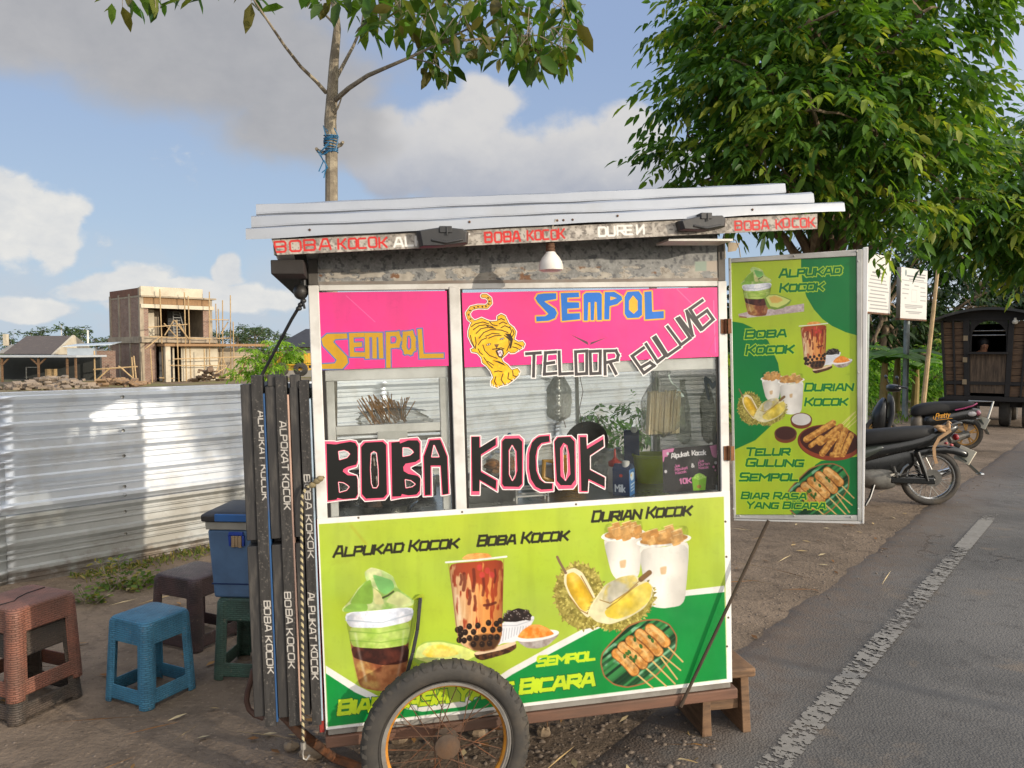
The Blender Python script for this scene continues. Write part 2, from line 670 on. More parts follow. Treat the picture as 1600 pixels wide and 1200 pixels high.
# ------------------------------------------------------------------ printed / painted surfaces: a fine grid of points whose colours are drawn in numpy
def vnoise(u, v, s, seed=0, oct=3):
 out = np.zeros_like(u, dtype=float)
 amp, tot = 1.0, 0.0
 for o in range(oct):
  rs = np.random.RandomState(seed + o * 17)
  G = rs.rand(64, 64)
  x, y = u / s, v / s
  xi, yi = np.floor(x).astype(int), np.floor(y).astype(int)
  fx, fy = x - xi, y - yi
  fx, fy = fx * fx * (3 - 2 * fx), fy * fy * (3 - 2 * fy)
  a = G[yi % 64, xi % 64]
  b = G[yi % 64, (xi + 1) % 64]
  c = G[(yi + 1) % 64, xi % 64]
  d = G[(yi + 1) % 64, (xi + 1) % 64]
  out += amp * ((a * (1 - fx) + b * fx) * (1 - fy) + (c * (1 - fx) + d * fx) * fy)
  tot += amp
  amp *= 0.5
  s = s / 2.03
 return out / tot

def homog(quad):
 """unit square (0,0)tl (1,0)tr (1,1)br (0,1)bl -> quad pixels"""
 src = [(0, 0), (1, 0), (1, 1), (0, 1)]
 A, b = [], []
 for (s, t), (u, v) in zip(src, quad):
  A.append([s, t, 1, 0, 0, 0, -u * s, -u * t]); b.append(u)
  A.append([0, 0, 0, s, t, 1, -v * s, -v * t]); b.append(v)
 h = np.linalg.solve(np.array(A, float), np.array(b, float))
 return np.append(h, 1).reshape(3, 3)

class Paint:
 def __init__(s, quad, nx, ny, base, alpha=1.0):
  H = homog(quad)
  S, T = np.meshgrid(np.linspace(0, 1, nx + 1), np.linspace(0, 1, ny + 1))
  w = H[2, 0] * S + H[2, 1] * T + 1
  s.U = (H[0, 0] * S + H[0, 1] * T + H[0, 2]) / w
  s.V = (H[1, 0] * S + H[1, 1] * T + H[1, 2]) / w
  s.nx, s.ny = nx, ny
  s.rgb = np.empty(s.U.shape + (3,))
  s.rgb[:] = base(s.U, s.V) if callable(base) else np.array(base, float)
  s.al = np.full(s.U.shape, float(alpha))
  s.soft = max(0.5, abs(quad[1][0] - quad[0][0]) / nx * 1.1)
  s.T = (1, 1, 0, 0)
  s.round = 0

 def tf(s, pts):
  a, b, c, d = s.T
  return np.array([(x * a + c, y * b + d) for (x, y) in pts], float)

 def _put(s, mk, cov, col, op, cut):
  cov = np.clip(cov, 0, 1) * op
  if cut:
   s.al[mk] *= 1 - cov
   return
  u, v = s.U[mk], s.V[mk]
  c = col(u, v) if callable(col) else np.array(col, float)
  s.rgb[mk] = s.rgb[mk] * (1 - cov[:, None]) + c * cov[:, None]
  s.al[mk] = np.maximum(s.al[mk], cov)

 def poly(s, pts, col, grow=0.0, op=1.0, cut=False, raw=False, soft=None):
  P = np.array(pts, float) if raw else s.tf(pts)
  for _ in range(s.round if len(P) < 30 else 0):      # corner cutting: softly rounded outlines
   Q = np.roll(P, -1, 0)
   w_ = .14 if _ == 0 else .25
   P = np.stack([P * (1 - w_) + Q * w_, P * w_ + Q * (1 - w_)], 1).reshape(-1, 2)
  e = s.soft if soft is None else soft
  lo, hi = P.min(0) - grow - e - 1, P.max(0) + grow + e + 1
  mk = (s.U > lo[0]) & (s.U < hi[0]) & (s.V > lo[1]) & (s.V < hi[1])
  if not mk.any():
   return s
  u, v = s.U[mk], s.V[mk]
  d2 = np.full(u.shape, 1e18)
  ins = np.zeros(u.shape, bool)
  n = len(P)
  for i in range(n):
   a, b = P[i], P[(i + 1) % n]
   ab = b - a
   L = ab @ ab
   if L < 1e-12:
    continue
   t = np.clip(((u - a[0]) * ab[0] + (v - a[1]) * ab[1]) / L, 0, 1)
   d2 = np.minimum(d2, (u - a[0] - t * ab[0]) ** 2 + (v - a[1] - t * ab[1]) ** 2)
   c = (a[1] > v) != (b[1] > v)
   if c.any():
    xx = a[0] + (v - a[1]) * (ab[0] / (ab[1] if ab[1] else 1e-9))
    ins ^= c & (u < xx)
  sd = np.where(ins, -1, 1) * np.sqrt(d2) - grow
  s._put(mk, 0.5 - sd / e, col, op, cut)
  return s

 def mul(s, pts, fn, soft=None):
  """multiply the print by fn(x, y) (art coordinates) inside the outline"""
  P = s.tf(pts)
  a, b, c, d = s.T
  e = s.soft if soft is None else soft
  lo, hi = P.min(0) - e - 1, P.max(0) + e + 1
  mk = (s.U > lo[0]) & (s.U < hi[0]) & (s.V > lo[1]) & (s.V < hi[1])
  keep = s.rgb.copy()
  u, v = s.U[mk], s.V[mk]
  f = fn((u - c) / a, (v - d) / b)
  s.rgb[mk] = np.clip(s.rgb[mk] * f[:, None], 0, 255)
  lit = s.rgb.copy()
  s.rgb = keep
  ia = np.zeros(s.U.shape + (1,))
  tmp_rgb, s.rgb = s.rgb, np.zeros(s.U.shape + (3,))
  al = s.al.copy()
  s.poly(pts, (1.0, 1.0, 1.0), soft=soft)
  ia, s.rgb, s.al = s.rgb[..., :1], tmp_rgb, al
  s.rgb = s.rgb * (1 - ia) + lit * ia
  return s

 def ell(s, cx, cy, rx, ry, col, ang=0, op=1.0, n=40, cut=False, grow=0.0, wob=0.0, soft=None):
  rs = np.random.RandomState(int(abs(cx * 7 + cy * 13)) % 9999)
  pts = []
  ca, sa = math.cos(R(ang)), math.sin(R(ang))
  for i in range(n):
   t = 2 * math.pi * i / n
   k = 1 + (rs.rand() - 0.5) * 2 * wob
   x, y = rx * k * math.cos(t), ry * k * math.sin(t)
   pts.append((cx + x * ca - y * sa, cy + x * sa + y * ca))
  return s.poly(pts, col, op=op, cut=cut, grow=grow, soft=soft)

 def segs(s, lines, w, col, op=1.0, box=False, raw=False, cut=False, soft=None):
  """union of thick polylines, w in pixels"""
  L = [np.array(l, float) if raw else s.tf(l) for l in lines]
  A = np.vstack(L)
  e = s.soft if soft is None else soft
  lo, hi = A.min(0) - w - e - 1, A.max(0) + w + e + 1
  mk = (s.U > lo[0]) & (s.U < hi[0]) & (s.V > lo[1]) & (s.V < hi[1])
  if not mk.any():
   return s
  u, v = s.U[mk], s.V[mk]
  sd = np.full(u.shape, 1e9)
  for l in L:
   for a, b in zip(l[:-1], l[1:]):
    ab = b - a
    n = math.hypot(*ab)
    if n < 1e-9:
     continue
    ab = ab / n
    al = (u - a[0]) * ab[0] + (v - a[1]) * ab[1]
    pe = np.abs(-(u - a[0]) * ab[1] + (v - a[1]) * ab[0])
    if box:
     q = np.maximum(np.abs(al - n / 2) - n / 2 - w / 2, pe - w / 2)
    else:
     t = np.maximum(np.abs(al - n / 2) - n / 2, 0)
     q = np.sqrt(t * t + pe * pe) - w / 2
    sd = np.minimum(sd, q)
  s._put(mk, 0.5 - sd / e, col, op, cut)
  return s

 def text(s, txt, p0, p1, h, col, w=0.2, shear=0.0, up=None, small=None, outline=None, box=True, gap=0.28, jit=0.0, seed=1, op=1.0, font=None):
  p0, p1 = np.array(p0, float), np.array(p1, float)
  ex = p1 - p0
  Lx = math.hypot(*ex)
  ex /= Lx
  up = np.array([ex[1], -ex[0]]) if up is None else np.array(up, float)
  rnd = random.Random(seed)
  adv, items, prev = 0.0, [], ' '
  for ch in txt:
   if ch == ' ':
    adv += 0.62
   else:
    g, gw = GLY[ch]
    items.append((g, gw, adv, small if (small and prev != ' ') else 1.0))
    adv += gw * (0.94 if (small and prev != ' ') else 1.0) + gap
   prev = ch
  adv -= gap
  k = (Lx - h * w) / adv
  lines = []
  for g, gw, x0, sc_ in items:
   jx, jy, jr = (rnd.uniform(-jit, jit) for _ in range(3))
   for pl in g:
    q = []
    for (x, y) in pl:
     xx = (x0 + x * gw * (0.94 if sc_ < 1 else 1)) * k + h * w / 2
     yy = y * (h * sc_ - h * w) + h * w / 2 + jy * h
     xx += shear * yy + jx * h + jr * yy * 0.5
     q.append(p0 + ex * xx + up * yy)
    lines.append(q)
  if outline:
   s.segs(lines, h * w + 2 * outline[1], outline[0], box=box, raw=True, op=op)
  s.segs(lines, h * w, col, box=box, raw=True, op=op)
  return s

GLY = {
 'A': ([[(0, 0), (.36, 1), (.7, 1), (1, 0)], [(.16, .3), (.9, .3)]], 1.15),
 'B': ([[(0, 0), (0, 1), (.88, 1), (1, .85), (1, .64), (.88, .52), (0, .52)], [(.88, .52), (1, .38), (1, .14), (.88, 0), (0, 0)]], 1.1),
 'C': ([[(1, 1), (.12, 1), (0, .86), (0, .14), (.12, 0), (1, 0)]], 1.05),
 'D': ([[(0, 0), (0, 1), (.82, 1), (1, .82), (1, .18), (.82, 0), (0, 0)]], 1.1),
 'E': ([[(1, 1), (0, 1), (0, 0), (1, 0)], [(0, .5), (.85, .5)]], 1.0),
 'G': ([[(1, 1), (.12, 1), (0, .86), (0, .14), (.12, 0), (1, 0), (1, .46), (.55, .46)]], 1.1),
 'H': ([[(0, 0), (0, 1)], [(1, 0), (1, 1)], [(0, .5), (1, .5)]], 1.1),
 'I': ([[(.5, 0), (.5, 1)]], .12),
 'J': ([[(1, 1), (1, .14), (.88, 0), (.12, 0), (0, .14)]], .9),
 'K': ([[(0, 0), (0, 1)], [(1, 1), (.38, .5), (0, .5)], [(.38, .5), (1, 0)]], 1.05),
 'L': ([[(0, 1), (0, 0), (1, 0)]], .95),
 'M': ([[(0, 0), (0, 1), (.5, .45), (1, 1), (1, 0)]], 1.3),
 'N': ([[(0, 0), (0, 1), (1, 0), (1, 1)]], 1.1),
 'И': ([[(0, 1), (0, 0), (1, 1), (1, 0)]], 1.1),
 'O': ([[(.14, 0), (0, .14), (0, .86), (.14, 1), (.86, 1), (1, .86), (1, .14), (.86, 0), (.14, 0)]], 1.1),
 'P': ([[(0, 0), (0, 1), (.88, 1), (1, .88), (1, .56), (.88, .44), (0, .44)]], 1.0),
 'R': ([[(0, 0), (0, 1), (.88, 1), (1, .88), (1, .56), (.88, .44), (0, .44)], [(.45, .44), (1, 0)]], 1.1),
 'S': ([[(1, 1), (.12, 1), (0, .88), (0, .62), (.12, .5), (.88, .5), (1, .38), (1, .12), (.88, 0), (0, 0)]], 1.05),
 'T': ([[(0, 1), (1, 1)], [(.5, 1), (.5, 0)]], 1.05),
 'U': ([[(0, 1), (0, .14), (.12, 0), (.88, 0), (1, .14), (1, 1)]], 1.1),
 'Y': ([[(0, 1), (.5, .48), (1, 1)], [(.5, .48), (.5, 0)]], 1.05),
 '&': ([[(1, 0), (.2, .75), (.3, 1), (.6, 1), (.7, .75), (0, .3), (.1, 0), (.6, 0), (1, .4)]], 1.0),
 '1': ([[(.1, .75), (.5, 1), (.5, 0)]], .6),
 '0': ([[(.14, 0), (0, .14), (0, .86), (.14, 1), (.86, 1), (1, .86), (1, .14), (.86, 0), (.14, 0)]], .85),
 'a': ([[(.1, .62), (.9, .62), (1, .5), (1, 0)], [(1, .36), (.1, .36), (0, .25), (0, .1), (.1, 0), (1, 0)]], .8),
 'l': ([[(.5, 1), (.5, 0)]], .12),
 'i': ([[(.5, .62), (.5, 0)], [(.5, .9), (.5, .95)]], .12),
 'p': ([[(0, -.35), (0, .62), (.9, .62), (1, .5), (1, .1), (.9, 0), (0, 0)]], .8),
 'u': ([[(0, .62), (0, .1), (.1, 0), (1, 0)], [(1, .62), (1, 0)]], .8),
 'k': ([[(0, 0), (0, 1)], [(.95, .62), (.3, .3), (0, .3)], [(.3, .3), (1, 0)]], .75),
 't': ([[(.4, .95), (.4, .1), (.55, 0), (1, 0)], [(0, .62), (.95, .62)]], .6),
 'o': ([[(.1, 0), (0, .1), (0, .52), (.1, .62), (.9, .62), (1, .52), (1, .1), (.9, 0), (.1, 0)]], .8),
 'c': ([[(1, .62), (.1, .62), (0, .52), (0, .1), (.1, 0), (1, 0)]], .75),
 'e': ([[(0, .32), (1, .32), (1, .52), (.9, .62), (.1, .62), (0, .52), (0, .1), (.1, 0), (1, 0)]], .8),
 's': ([[(1, .62), (0, .62), (0, .33), (1, .3), (1, 0), (0, 0)]], .7),
 'r': ([[(0, 0), (0, .62)], [(0, .45), (.3, .62), (1, .62)]], .55),
 'n': ([[(0, 0), (0, .62)], [(0, .62), (.9, .62), (1, .5), (1, 0)]], .8),
 'y': ([[(0, .62), (.5, .05)], [(1, .62), (.3, -.35)]], .75),
 'd': ([[(1, 1), (1, 0), (.1, 0), (0, .1), (0, .52), (.1, .62), (1, .62)]], .8),
 'w': ([[(0, .62), (.25, 0), (.5, .55), (.75, 0), (1, .62)]], 1.0),
}

def s2l(c):
 c = np.clip(c / 255.0, 0, 1)
 return np.where(c <= 0.04045, c / 12.92, ((c + 0.055) / 1.055) ** 2.4)

def paint_sheet(name, P, pos, m, parent=None, back=None, edge=(215, 212, 205), world=False):
 """pos(U,V)->xyz ; back = thickness vector for a solid sheet; alpha < .5 is cut away"""
 V = pos(P.U.ravel(), P.V.ravel())
 C = s2l(P.rgb.reshape(-1, 3))
 W1 = P.nx + 1
 i = np.arange(P.ny)[:, None] * W1 + np.arange(P.nx)[None, :]
 F = np.stack([i, i + W1, i + W1 + 1, i + 1], -1).reshape(-1, 4)
 if P.al.min() < 0.5:
  a = P.al.ravel()[F].mean(1) > 0.5
  F = F[a]
  use = np.zeros(len(V), bool)
  use[F.ravel()] = True
  idx = np.cumsum(use) - 1
  V, C, F = V[use], C[use], idx[F]
 elif back is not None:
  b = np.array(back, float)
  c4 = np.array([V[0], V[P.nx], V[-1], V[-1 - P.nx]])
  n0 = len(V)
  V = np.vstack([V, c4, c4 + b])
  C = np.vstack([C, np.tile(s2l(np.array(edge, float)), (8, 1))])
  q = lambda *k: [n0 + j for j in k]
  F = np.vstack([F, [q(0, 1, 5, 4), q(1, 2, 6, 5), q(2, 3, 7, 6), q(3, 0, 4, 7), q(4, 5, 6, 7)]])
 return np_mesh(name, V, F, m, parent, C, smooth=False)

def grime(P, seed, k=.11):
 n = vnoise(P.U, P.V, 120, seed, 4)
 n2 = vnoise(P.U * 2.5, P.V * .35, 40, seed + 3, 4)
 n3 = vnoise(P.U, P.V, 6, seed + 5, 3)
 f = 1 - k * np.clip((n - .42) / .3, 0, 1) * .7 - k * np.clip((n2 - .5) / .25, 0, 1) * .5 - k * .25 * np.clip((n3 - .66) / .1, 0, 1)
 P.rgb = P.rgb * f[..., None] + (1 - f[..., None]) * np.array([120, 108, 90.]) * .5

# ---- pictures printed on the banners, drawn in the coordinates of enlarged crops; T maps them on
def spk(c1, c2, s, seed, lo=0.35, hi=0.65):
 c1, c2 = np.array(c1, float), np.array(c2, float)

 def f(u, v):
  t = np.clip((vnoise(u, v, s, seed) - lo) / (hi - lo), 0, 1)[:, None]
  fine = 1 + .16 * (vnoise(u, v, max(1.2, s * .3), seed + 3, 2) - .5)[:, None]
  return (c1 * (1 - t) + c2 * t) * fine
 return f

def art_avocado_cup(P, T, half=True, board=False):
 P.T = T
 P.round = 2
 k = T[0] * 2.857
 if board:
  P.poly([(120, 840), (460, 790), (960, 700), (960, 800), (560, 860), (230, 905), (130, 880)], spk((226, 214, 214), (196, 178, 178), 14 * k, 5))
  P.poly([(120, 850), (230, 905), (560, 860), (560, 880), (240, 925), (130, 890)], (150, 104, 70))
 if half:
  P.poly([(470, 720), (480, 670), (520, 635), (600, 628), (690, 650), (750, 672), (772, 700), (745, 735), (650, 770), (540, 765)], (150, 180, 70))
  P.poly([(478, 712), (492, 660), (530, 640), (600, 636), (690, 656), (745, 678), (760, 696), (700, 728), (560, 735)], spk((214, 222, 120), (196, 214, 140), 20 * k, 3))
  P.poly([(510, 690), (540, 655), (600, 648), (650, 665), (680, 690), (620, 706), (540, 708)], spk((222, 196, 70), (236, 216, 110), 12 * k, 4), soft=3 * k)
 body = [(185, 560), (460, 540), (452, 640), (452, 720), (435, 790), (420, 850), (320, 858), (235, 840), (210, 740), (195, 660)]
 P.poly(body, spk((122, 66, 40), (176, 116, 74), 16 * k, 7))
 P.poly([(208, 705), (280, 720), (330, 850), (235, 835)], spk((180, 142, 80), (146, 92, 50), 10 * k, 8), soft=8 * k)
 P.poly([(192, 655), (456, 648), (452, 722), (400, 738), (330, 742), (250, 722), (208, 708)], spk((48, 22, 18), (84, 40, 30), 14 * k, 9))
 P.poly([(184, 565), (462, 540), (455, 650), (330, 668), (196, 660)], spk((150, 184, 70), (182, 206, 104), 18 * k, 10))
 P.segs([[(188, 590), (320, 600), (455, 575)], [(192, 630), (330, 640), (452, 620)]], 2.0 * k, (128, 164, 62), op=0.7)
 P.poly([(162, 505), (480, 478), (466, 545), (330, 575), (186, 574)], spk((214, 220, 232), (238, 238, 244), 14 * k, 11))
 P.segs([[(172, 540), (330, 552), (470, 512)]], 2.2 * k, (176, 188, 200), op=.8)
 P.poly([(155, 490), (190, 455), (225, 400), (262, 365), (300, 335), (340, 330), (390, 360), (405, 400), (480, 452), (470, 478), (300, 498), (160, 505)],
   spk((150, 190, 92), (206, 220, 150), 16 * k, 12))
 P.poly([(262, 362), (255, 325), (285, 303), (340, 318), (386, 345), (396, 392), (350, 425), (305, 400)], spk((184, 212, 132), (222, 228, 166), 14 * k, 13))
 P.poly([(290, 335), (330, 345), (380, 362), (392, 395), (350, 428), (318, 408)], (128, 196, 108))
 P.poly([(185, 470), (230, 400), (285, 350), (298, 470)], (136, 180, 66))
 P.poly([(292, 390), (330, 425), (345, 470), (300, 470)], (224, 222, 150))
 P.poly([(345, 460), (400, 405), (472, 455), (420, 478)], (208, 216, 146))
 P.poly([(160, 490), (195, 465), (270, 468), (270, 500), (165, 505)], (140, 186, 76))
 P.segs([[(338, 440), (360, 430), (385, 412)]], 3 * k, (70, 80, 40))
 cyl = lambda x0, x1, lo_=.70: (lambda x, y: lo_ + (1.06 - lo_) * np.sin(np.pi * np.clip((x - x0) / (x1 - x0), 0.02, .98)) ** .7)
 P.mul([(165, 505), (480, 480), (455, 650), (435, 790), (420, 850), (320, 858), (235, 840), (200, 680)], cyl(165, 480))
 P.mul([(155, 490), (225, 400), (262, 360), (255, 325), (290, 303), (386, 345), (405, 400), (480, 452), (470, 478), (300, 498)], lambda x, y: .86 + .34 * (vnoise(x, y, 46, 77, 3) - .3))
 P.segs([[(215, 600), (235, 700), (262, 810)]], 3.0 * k, (236, 236, 226), op=.35, soft=4 * k)
 P.segs([[(430, 590), (424, 690), (402, 800)]], 2.4 * k, (250, 246, 236), op=.25, soft=4 * k)
 P.round = 0

def art_boba_cup(P, T):
 P.T = T
 P.round = 2
 k = T[0] * 6
 # ramekin, plate, coaster
 P.poly([(300, 960), (560, 890), (700, 870), (702, 915), (640, 960), (380, 1035), (320, 1010)], spk((96, 60, 36), (52, 30, 20), 3 * k, 21))
 P.poly([(300, 955), (520, 900), (690, 850), (700, 880), (560, 935), (320, 985)], (226, 196, 160))
 P.poly([(555, 668), (865, 610), (870, 640), (840, 700), (700, 860), (570, 870), (520, 900)], (222, 222, 224))
 for x in range(585, 830, 26):
  P.segs([[(x, 735 - (x - 585) * .12), (x - 12, 850 - (x - 585) * .45)]], 1.2 * k, (176, 178, 184))
 P.segs([[(560, 705), (700, 705), (860, 650)]], 1.5 * k, (190, 192, 198))
 P.poly([(560, 668), (590, 605), (660, 560), (720, 540), (800, 560), (850, 610), (830, 640), (700, 672)], (32, 24, 22))
 rs = random.Random(4)
 for i in range(26):
  x, y = rs.uniform(580, 840), rs.uniform(565, 655)
  P.ell(x, y, 17, 17, (52, 38, 34), op=.7, n=12)
  P.ell(x - 4, y - 6, 5, 5, (210, 206, 200), op=.8, n=8)
 P.poly([(690, 815), (760, 850), (900, 850), (1040, 800), (1100, 760), (1095, 800), (1000, 890), (900, 922), (800, 915), (730, 870)], spk((176, 166, 160), (130, 112, 104), 12 * k, 23))
 P.ell(895, 800, 208, 48, (234, 230, 226), ang=-9)
 P.poly([(705, 815), (760, 745), (840, 695), (920, 695), (1000, 730), (1062, 785), (960, 815), (800, 830)], spk((226, 128, 40), (238, 160, 78), 6 * k, 24))
 # the cup
 P.poly([(180, 80), (240, 35), (340, 22), (440, 28), (480, 70), (330, 100)], spk((226, 150, 70), (240, 176, 96), 8 * k, 25))
 body = [(65, 125), (330, 105), (585, 82), (575, 400), (568, 780), (545, 860), (500, 925), (400, 948), (300, 940), (210, 900), (160, 860), (130, 700), (100, 400)]

 def milk(u, v):
  a, b, c, d = T
  x, y = (u - c) / a, (v - d) / b
  st = vnoise(x * 1.0, y * 0.10, 22, 31, 3)
  top = np.clip((620 - y) / 520, 0, 1)
  amb = np.clip((st - 0.34) / 0.3, 0, 1)[:, None]
  cream = np.array([226, 200, 160.])
  orange = np.array([206, 138, 72.])
  red = np.array([150, 48, 22.])
  right = np.clip((x - 150) / 260, 0, 1)[:, None]
  base_ = cream * (1 - right) + orange * right
  base_ = base_ * (1 - top[:, None] * 0.35) + np.array([222, 128, 60.]) * top[:, None] * 0.35
  dr = np.clip((vnoise(x, y * 0.22, 30, 37, 3) - 0.62 + 0.42 * top ** 1.3) / 0.1, 0, 1)[:, None]
  o = base_ * (1 - 0.35 * amb) + np.array([168, 96, 44.]) * 0.35 * amb
  return o * (1 - dr * .85) + red * dr * .85
 P.poly(body, milk)
 for (x, y, l, w_) in ((210, 220, 150, 34), (300, 180, 200, 30), (260, 380, 120, 30), (390, 260, 160, 26), (310, 430, 130, 26), (430, 470, 70, 30), (180, 230, 90, 24), (500, 180, 120, 18)):
  P.segs([[(x, y), (x + 8, y + l * .5), (x - 4, y + l)]], w_ * T[0], (92, 30, 18), op=.75, soft=1.6 * k)
 P.segs([[(400, 515), (450, 510), (505, 490)]], 26 * T[0], (84, 30, 18), op=.8)
 for (x, y) in ((355, 160), (430, 190), (470, 230), (380, 230)):
  P.ell(x, y, 26, 30, (206, 58, 66), op=.55, soft=1.5 * k)
 P.poly([(300, 800), (420, 780), (555, 800), (540, 860), (500, 925), (400, 945), (300, 940), (250, 880)], (58, 36, 22), op=.85, soft=4 * k)
 rs = random.Random(8)
 for (x, y) in ((150, 745), (178, 735), (260, 712), (340, 705), (440, 680), (515, 688), (552, 660), (180, 790), (222, 768), (300, 765), (395, 745), (480, 745), (545, 740),
     (165, 840), (212, 845), (262, 822), (325, 822), (400, 820), (460, 815), (520, 812), (300, 880), (380, 880), (450, 872)):
  P.ell(x, y, 27, 30, (34, 22, 16), n=14)
  P.ell(x - 6, y - 9, 6, 6, (110, 84, 64), n=8, op=.7)
 P.segs([[(40, 112), (330, 90), (608, 58)]], 17 * T[0], (230, 232, 226))
 P.segs([[(66, 128), (105, 420), (160, 860)], [(582, 84), (572, 500), (562, 800)]], 1.0 * k, (150, 90, 56), op=.7)
 P.mul(body, lambda x, y: .74 + .34 * np.sin(np.pi * np.clip((x - 60 - (y - 100) * .1) / (520 - (y - 100) * .11), .02, .98)) ** .6)
 P.segs([[(150, 430), (175, 640)]], 26 * T[0], (250, 240, 222), op=.4, soft=4 * k)
 P.round = 0

def art_durian(P, T):
 P.T = T
 P.round = 2
 k = T[0] * 3.75
 for (x0, x1, y0, y1, by, cxx) in ((455, 700, 212, 190, 490, 578), (662, 968, 250, 218, 640, 810)):
  m_ = (x0 + x1) / 2
  P.poly([(x0, y0 + 12), (m_, y0 + 34), (x1, y1 + 18), (x1 - 28, by - 50), (x1 - 60, by - 14), (m_, by), (x0 + 90, by - 8), (x0 + 50, by - 60)],
    spk((228, 224, 214), (218, 212, 200), 90 * k, 41))
  P.ell(m_, (y0 + y1) / 2 + 8, (x1 - x0) / 2 + 8, 34, (238, 234, 224), ang=-6)
  P.ell(m_, (y0 + y1) / 2 + 2, (x1 - x0) / 2 - 12, 28, (196, 142, 74), ang=-6)
  rs = random.Random(int(x0))
  for i in range(20):
   a = rs.uniform(-1, 1)
   x = m_ + a * ((x1 - x0) / 2 - 30)
   y = (y0 + y1) / 2 + rs.uniform(-66, 18) * (1 - .5 * abs(a))
   c = rs.uniform(0, 1)
   q = 22 + rs.random() * 14
   P.poly([(x - q, y - q * .5), (x + q * .6, y - q), (x + q, y + q * .5), (x - q * .5, y + q)], (226 - c * 30, 178 - c * 40, 110 - c * 40))
   P.segs([[(x - q, y - q * .5), (x + q * .6, y - q)]], 1.1 * k, (242, 212, 156), op=.8)
  P.mul([(x0, y0 + 36), (x1, y1 + 36), (x1 - 28, by - 50), (x1 - 60, by - 14), (m_, by), (x0 + 90, by - 8), (x0 + 50, by - 60)], lambda x, y: .80 + .24 * np.sin(np.pi * np.clip((x - x0 - 20) / (x1 - x0 - 20), .03, .97)) ** .7)
  P.mul([(x0 + 10, y0 - 70), (x1 - 10, y1 - 70), (x1 - 10, y1 + 10), (m_, y0 + 40), (x0 + 10, y0 + 20)], lambda x, y: .82 + .4 * (vnoise(x, y, 24, 91, 3) - .3))
  P.poly([(m_ - 24, y0 + 150), (m_ + 18, y0 + 140), (m_ + 12, y0 + 190), (m_ - 18, y0 + 192)], (202, 164, 116), op=.8, soft=2 * k)
 rs = random.Random(3)

 def spikes(cx, cy, rx, ry, ang, n, seed):
  rr = random.Random(seed)
  ca, sa = math.cos(R(ang)), math.sin(R(ang))
  P.ell(cx, cy, rx * .97, ry * .97, spk((120, 110, 46), (160, 148, 70), 6 * k, seed), ang=ang)
  for i in range(n):
   t = rr.uniform(0, 2 * math.pi)
   q = math.sqrt(rr.uniform(.2, 1.0))
   x, y = rx * q * math.cos(t), ry * q * math.sin(t)
   X, Y = cx + x * ca - y * sa, cy + x * sa + y * ca
   dx, dy = X - cx, Y - cy
   L = math.hypot(dx, dy) + 1e-6
   dx, dy = dx / L, dy / L
   s_ = 20
   c = rr.uniform(0, 1)
   P.poly([(X - dy * 8, Y + dx * 8), (X + dx * s_, Y + dy * s_), (X + dy * 8, Y - dx * 8)], (206 - 90 * c, 192 - 90 * c, 104 - 66 * c))
 spikes(325, 570, 152, 200, -12, 330, 51)
 P.poly([(235, 420), (290, 400), (340, 430), (400, 540), (430, 620), (370, 700), (320, 650), (262, 570), (228, 490)], (224, 212, 172))
 P.poly([(245, 440), (285, 425), (325, 455), (375, 540), (405, 590), (362, 664), (322, 640), (270, 560), (244, 500)], spk((208, 166, 40), (230, 196, 84), 20 * k, 53))
 P.segs([[(262, 570), (322, 648), (368, 672)], [(330, 450), (400, 580)]], 1.6 * k, (140, 100, 40), op=.8)
 P.segs([[(190, 338), (205, 370), (240, 432)]], 15 * T[0], (124, 98, 72))
 spikes(570, 615, 205, 138, -28, 300, 57)
 P.poly([(365, 670), (400, 600), (470, 500), (560, 455), (640, 440), (680, 470), (745, 500), (752, 560), (700, 640), (600, 700), (500, 735), (420, 720)], (232, 222, 176))
 P.poly([(450, 590), (480, 500), (560, 455), (640, 445), (665, 480), (600, 540), (500, 610)], spk((224, 204, 116), (214, 206, 180), 14 * k, 58))
 P.poly([(480, 520), (540, 480), (600, 500), (560, 580), (490, 605)], (212, 206, 186), op=.9, soft=4 * k)
 P.poly([(465, 660), (520, 600), (640, 520), (720, 480), (748, 520), (730, 600), (640, 670), (540, 705), (480, 690)], spk((230, 200, 66), (240, 218, 106), 24 * k, 59))
 P.segs([[(440, 590), (500, 610), (600, 545), (680, 470)], [(480, 640), (540, 600), (660, 500)]], 1.5 * k, (150, 110, 44), op=.8)
 P.segs([[(680, 470), (730, 430)]], 30 * T[0], (120, 90, 56))
 P.mul([(245, 440), (285, 425), (325, 455), (375, 540), (405, 590), (362, 664), (322, 640), (270, 560), (244, 500)], lambda x, y: .78 + .3 * np.clip(1 - np.abs((x - 320) * .8 - (y - 540) * .45) / 60, 0, 1) + .1 * (vnoise(x, y, 30, 5, 3) - .5))
 P.mul([(365, 670), (470, 500), (560, 455), (640, 440), (680, 470), (745, 500), (752, 560), (700, 640), (600, 700), (500, 735), (420, 720)], lambda x, y: .84 + .34 * (vnoise(x, y, 60, 15, 3) - .3))
 P.round = 0

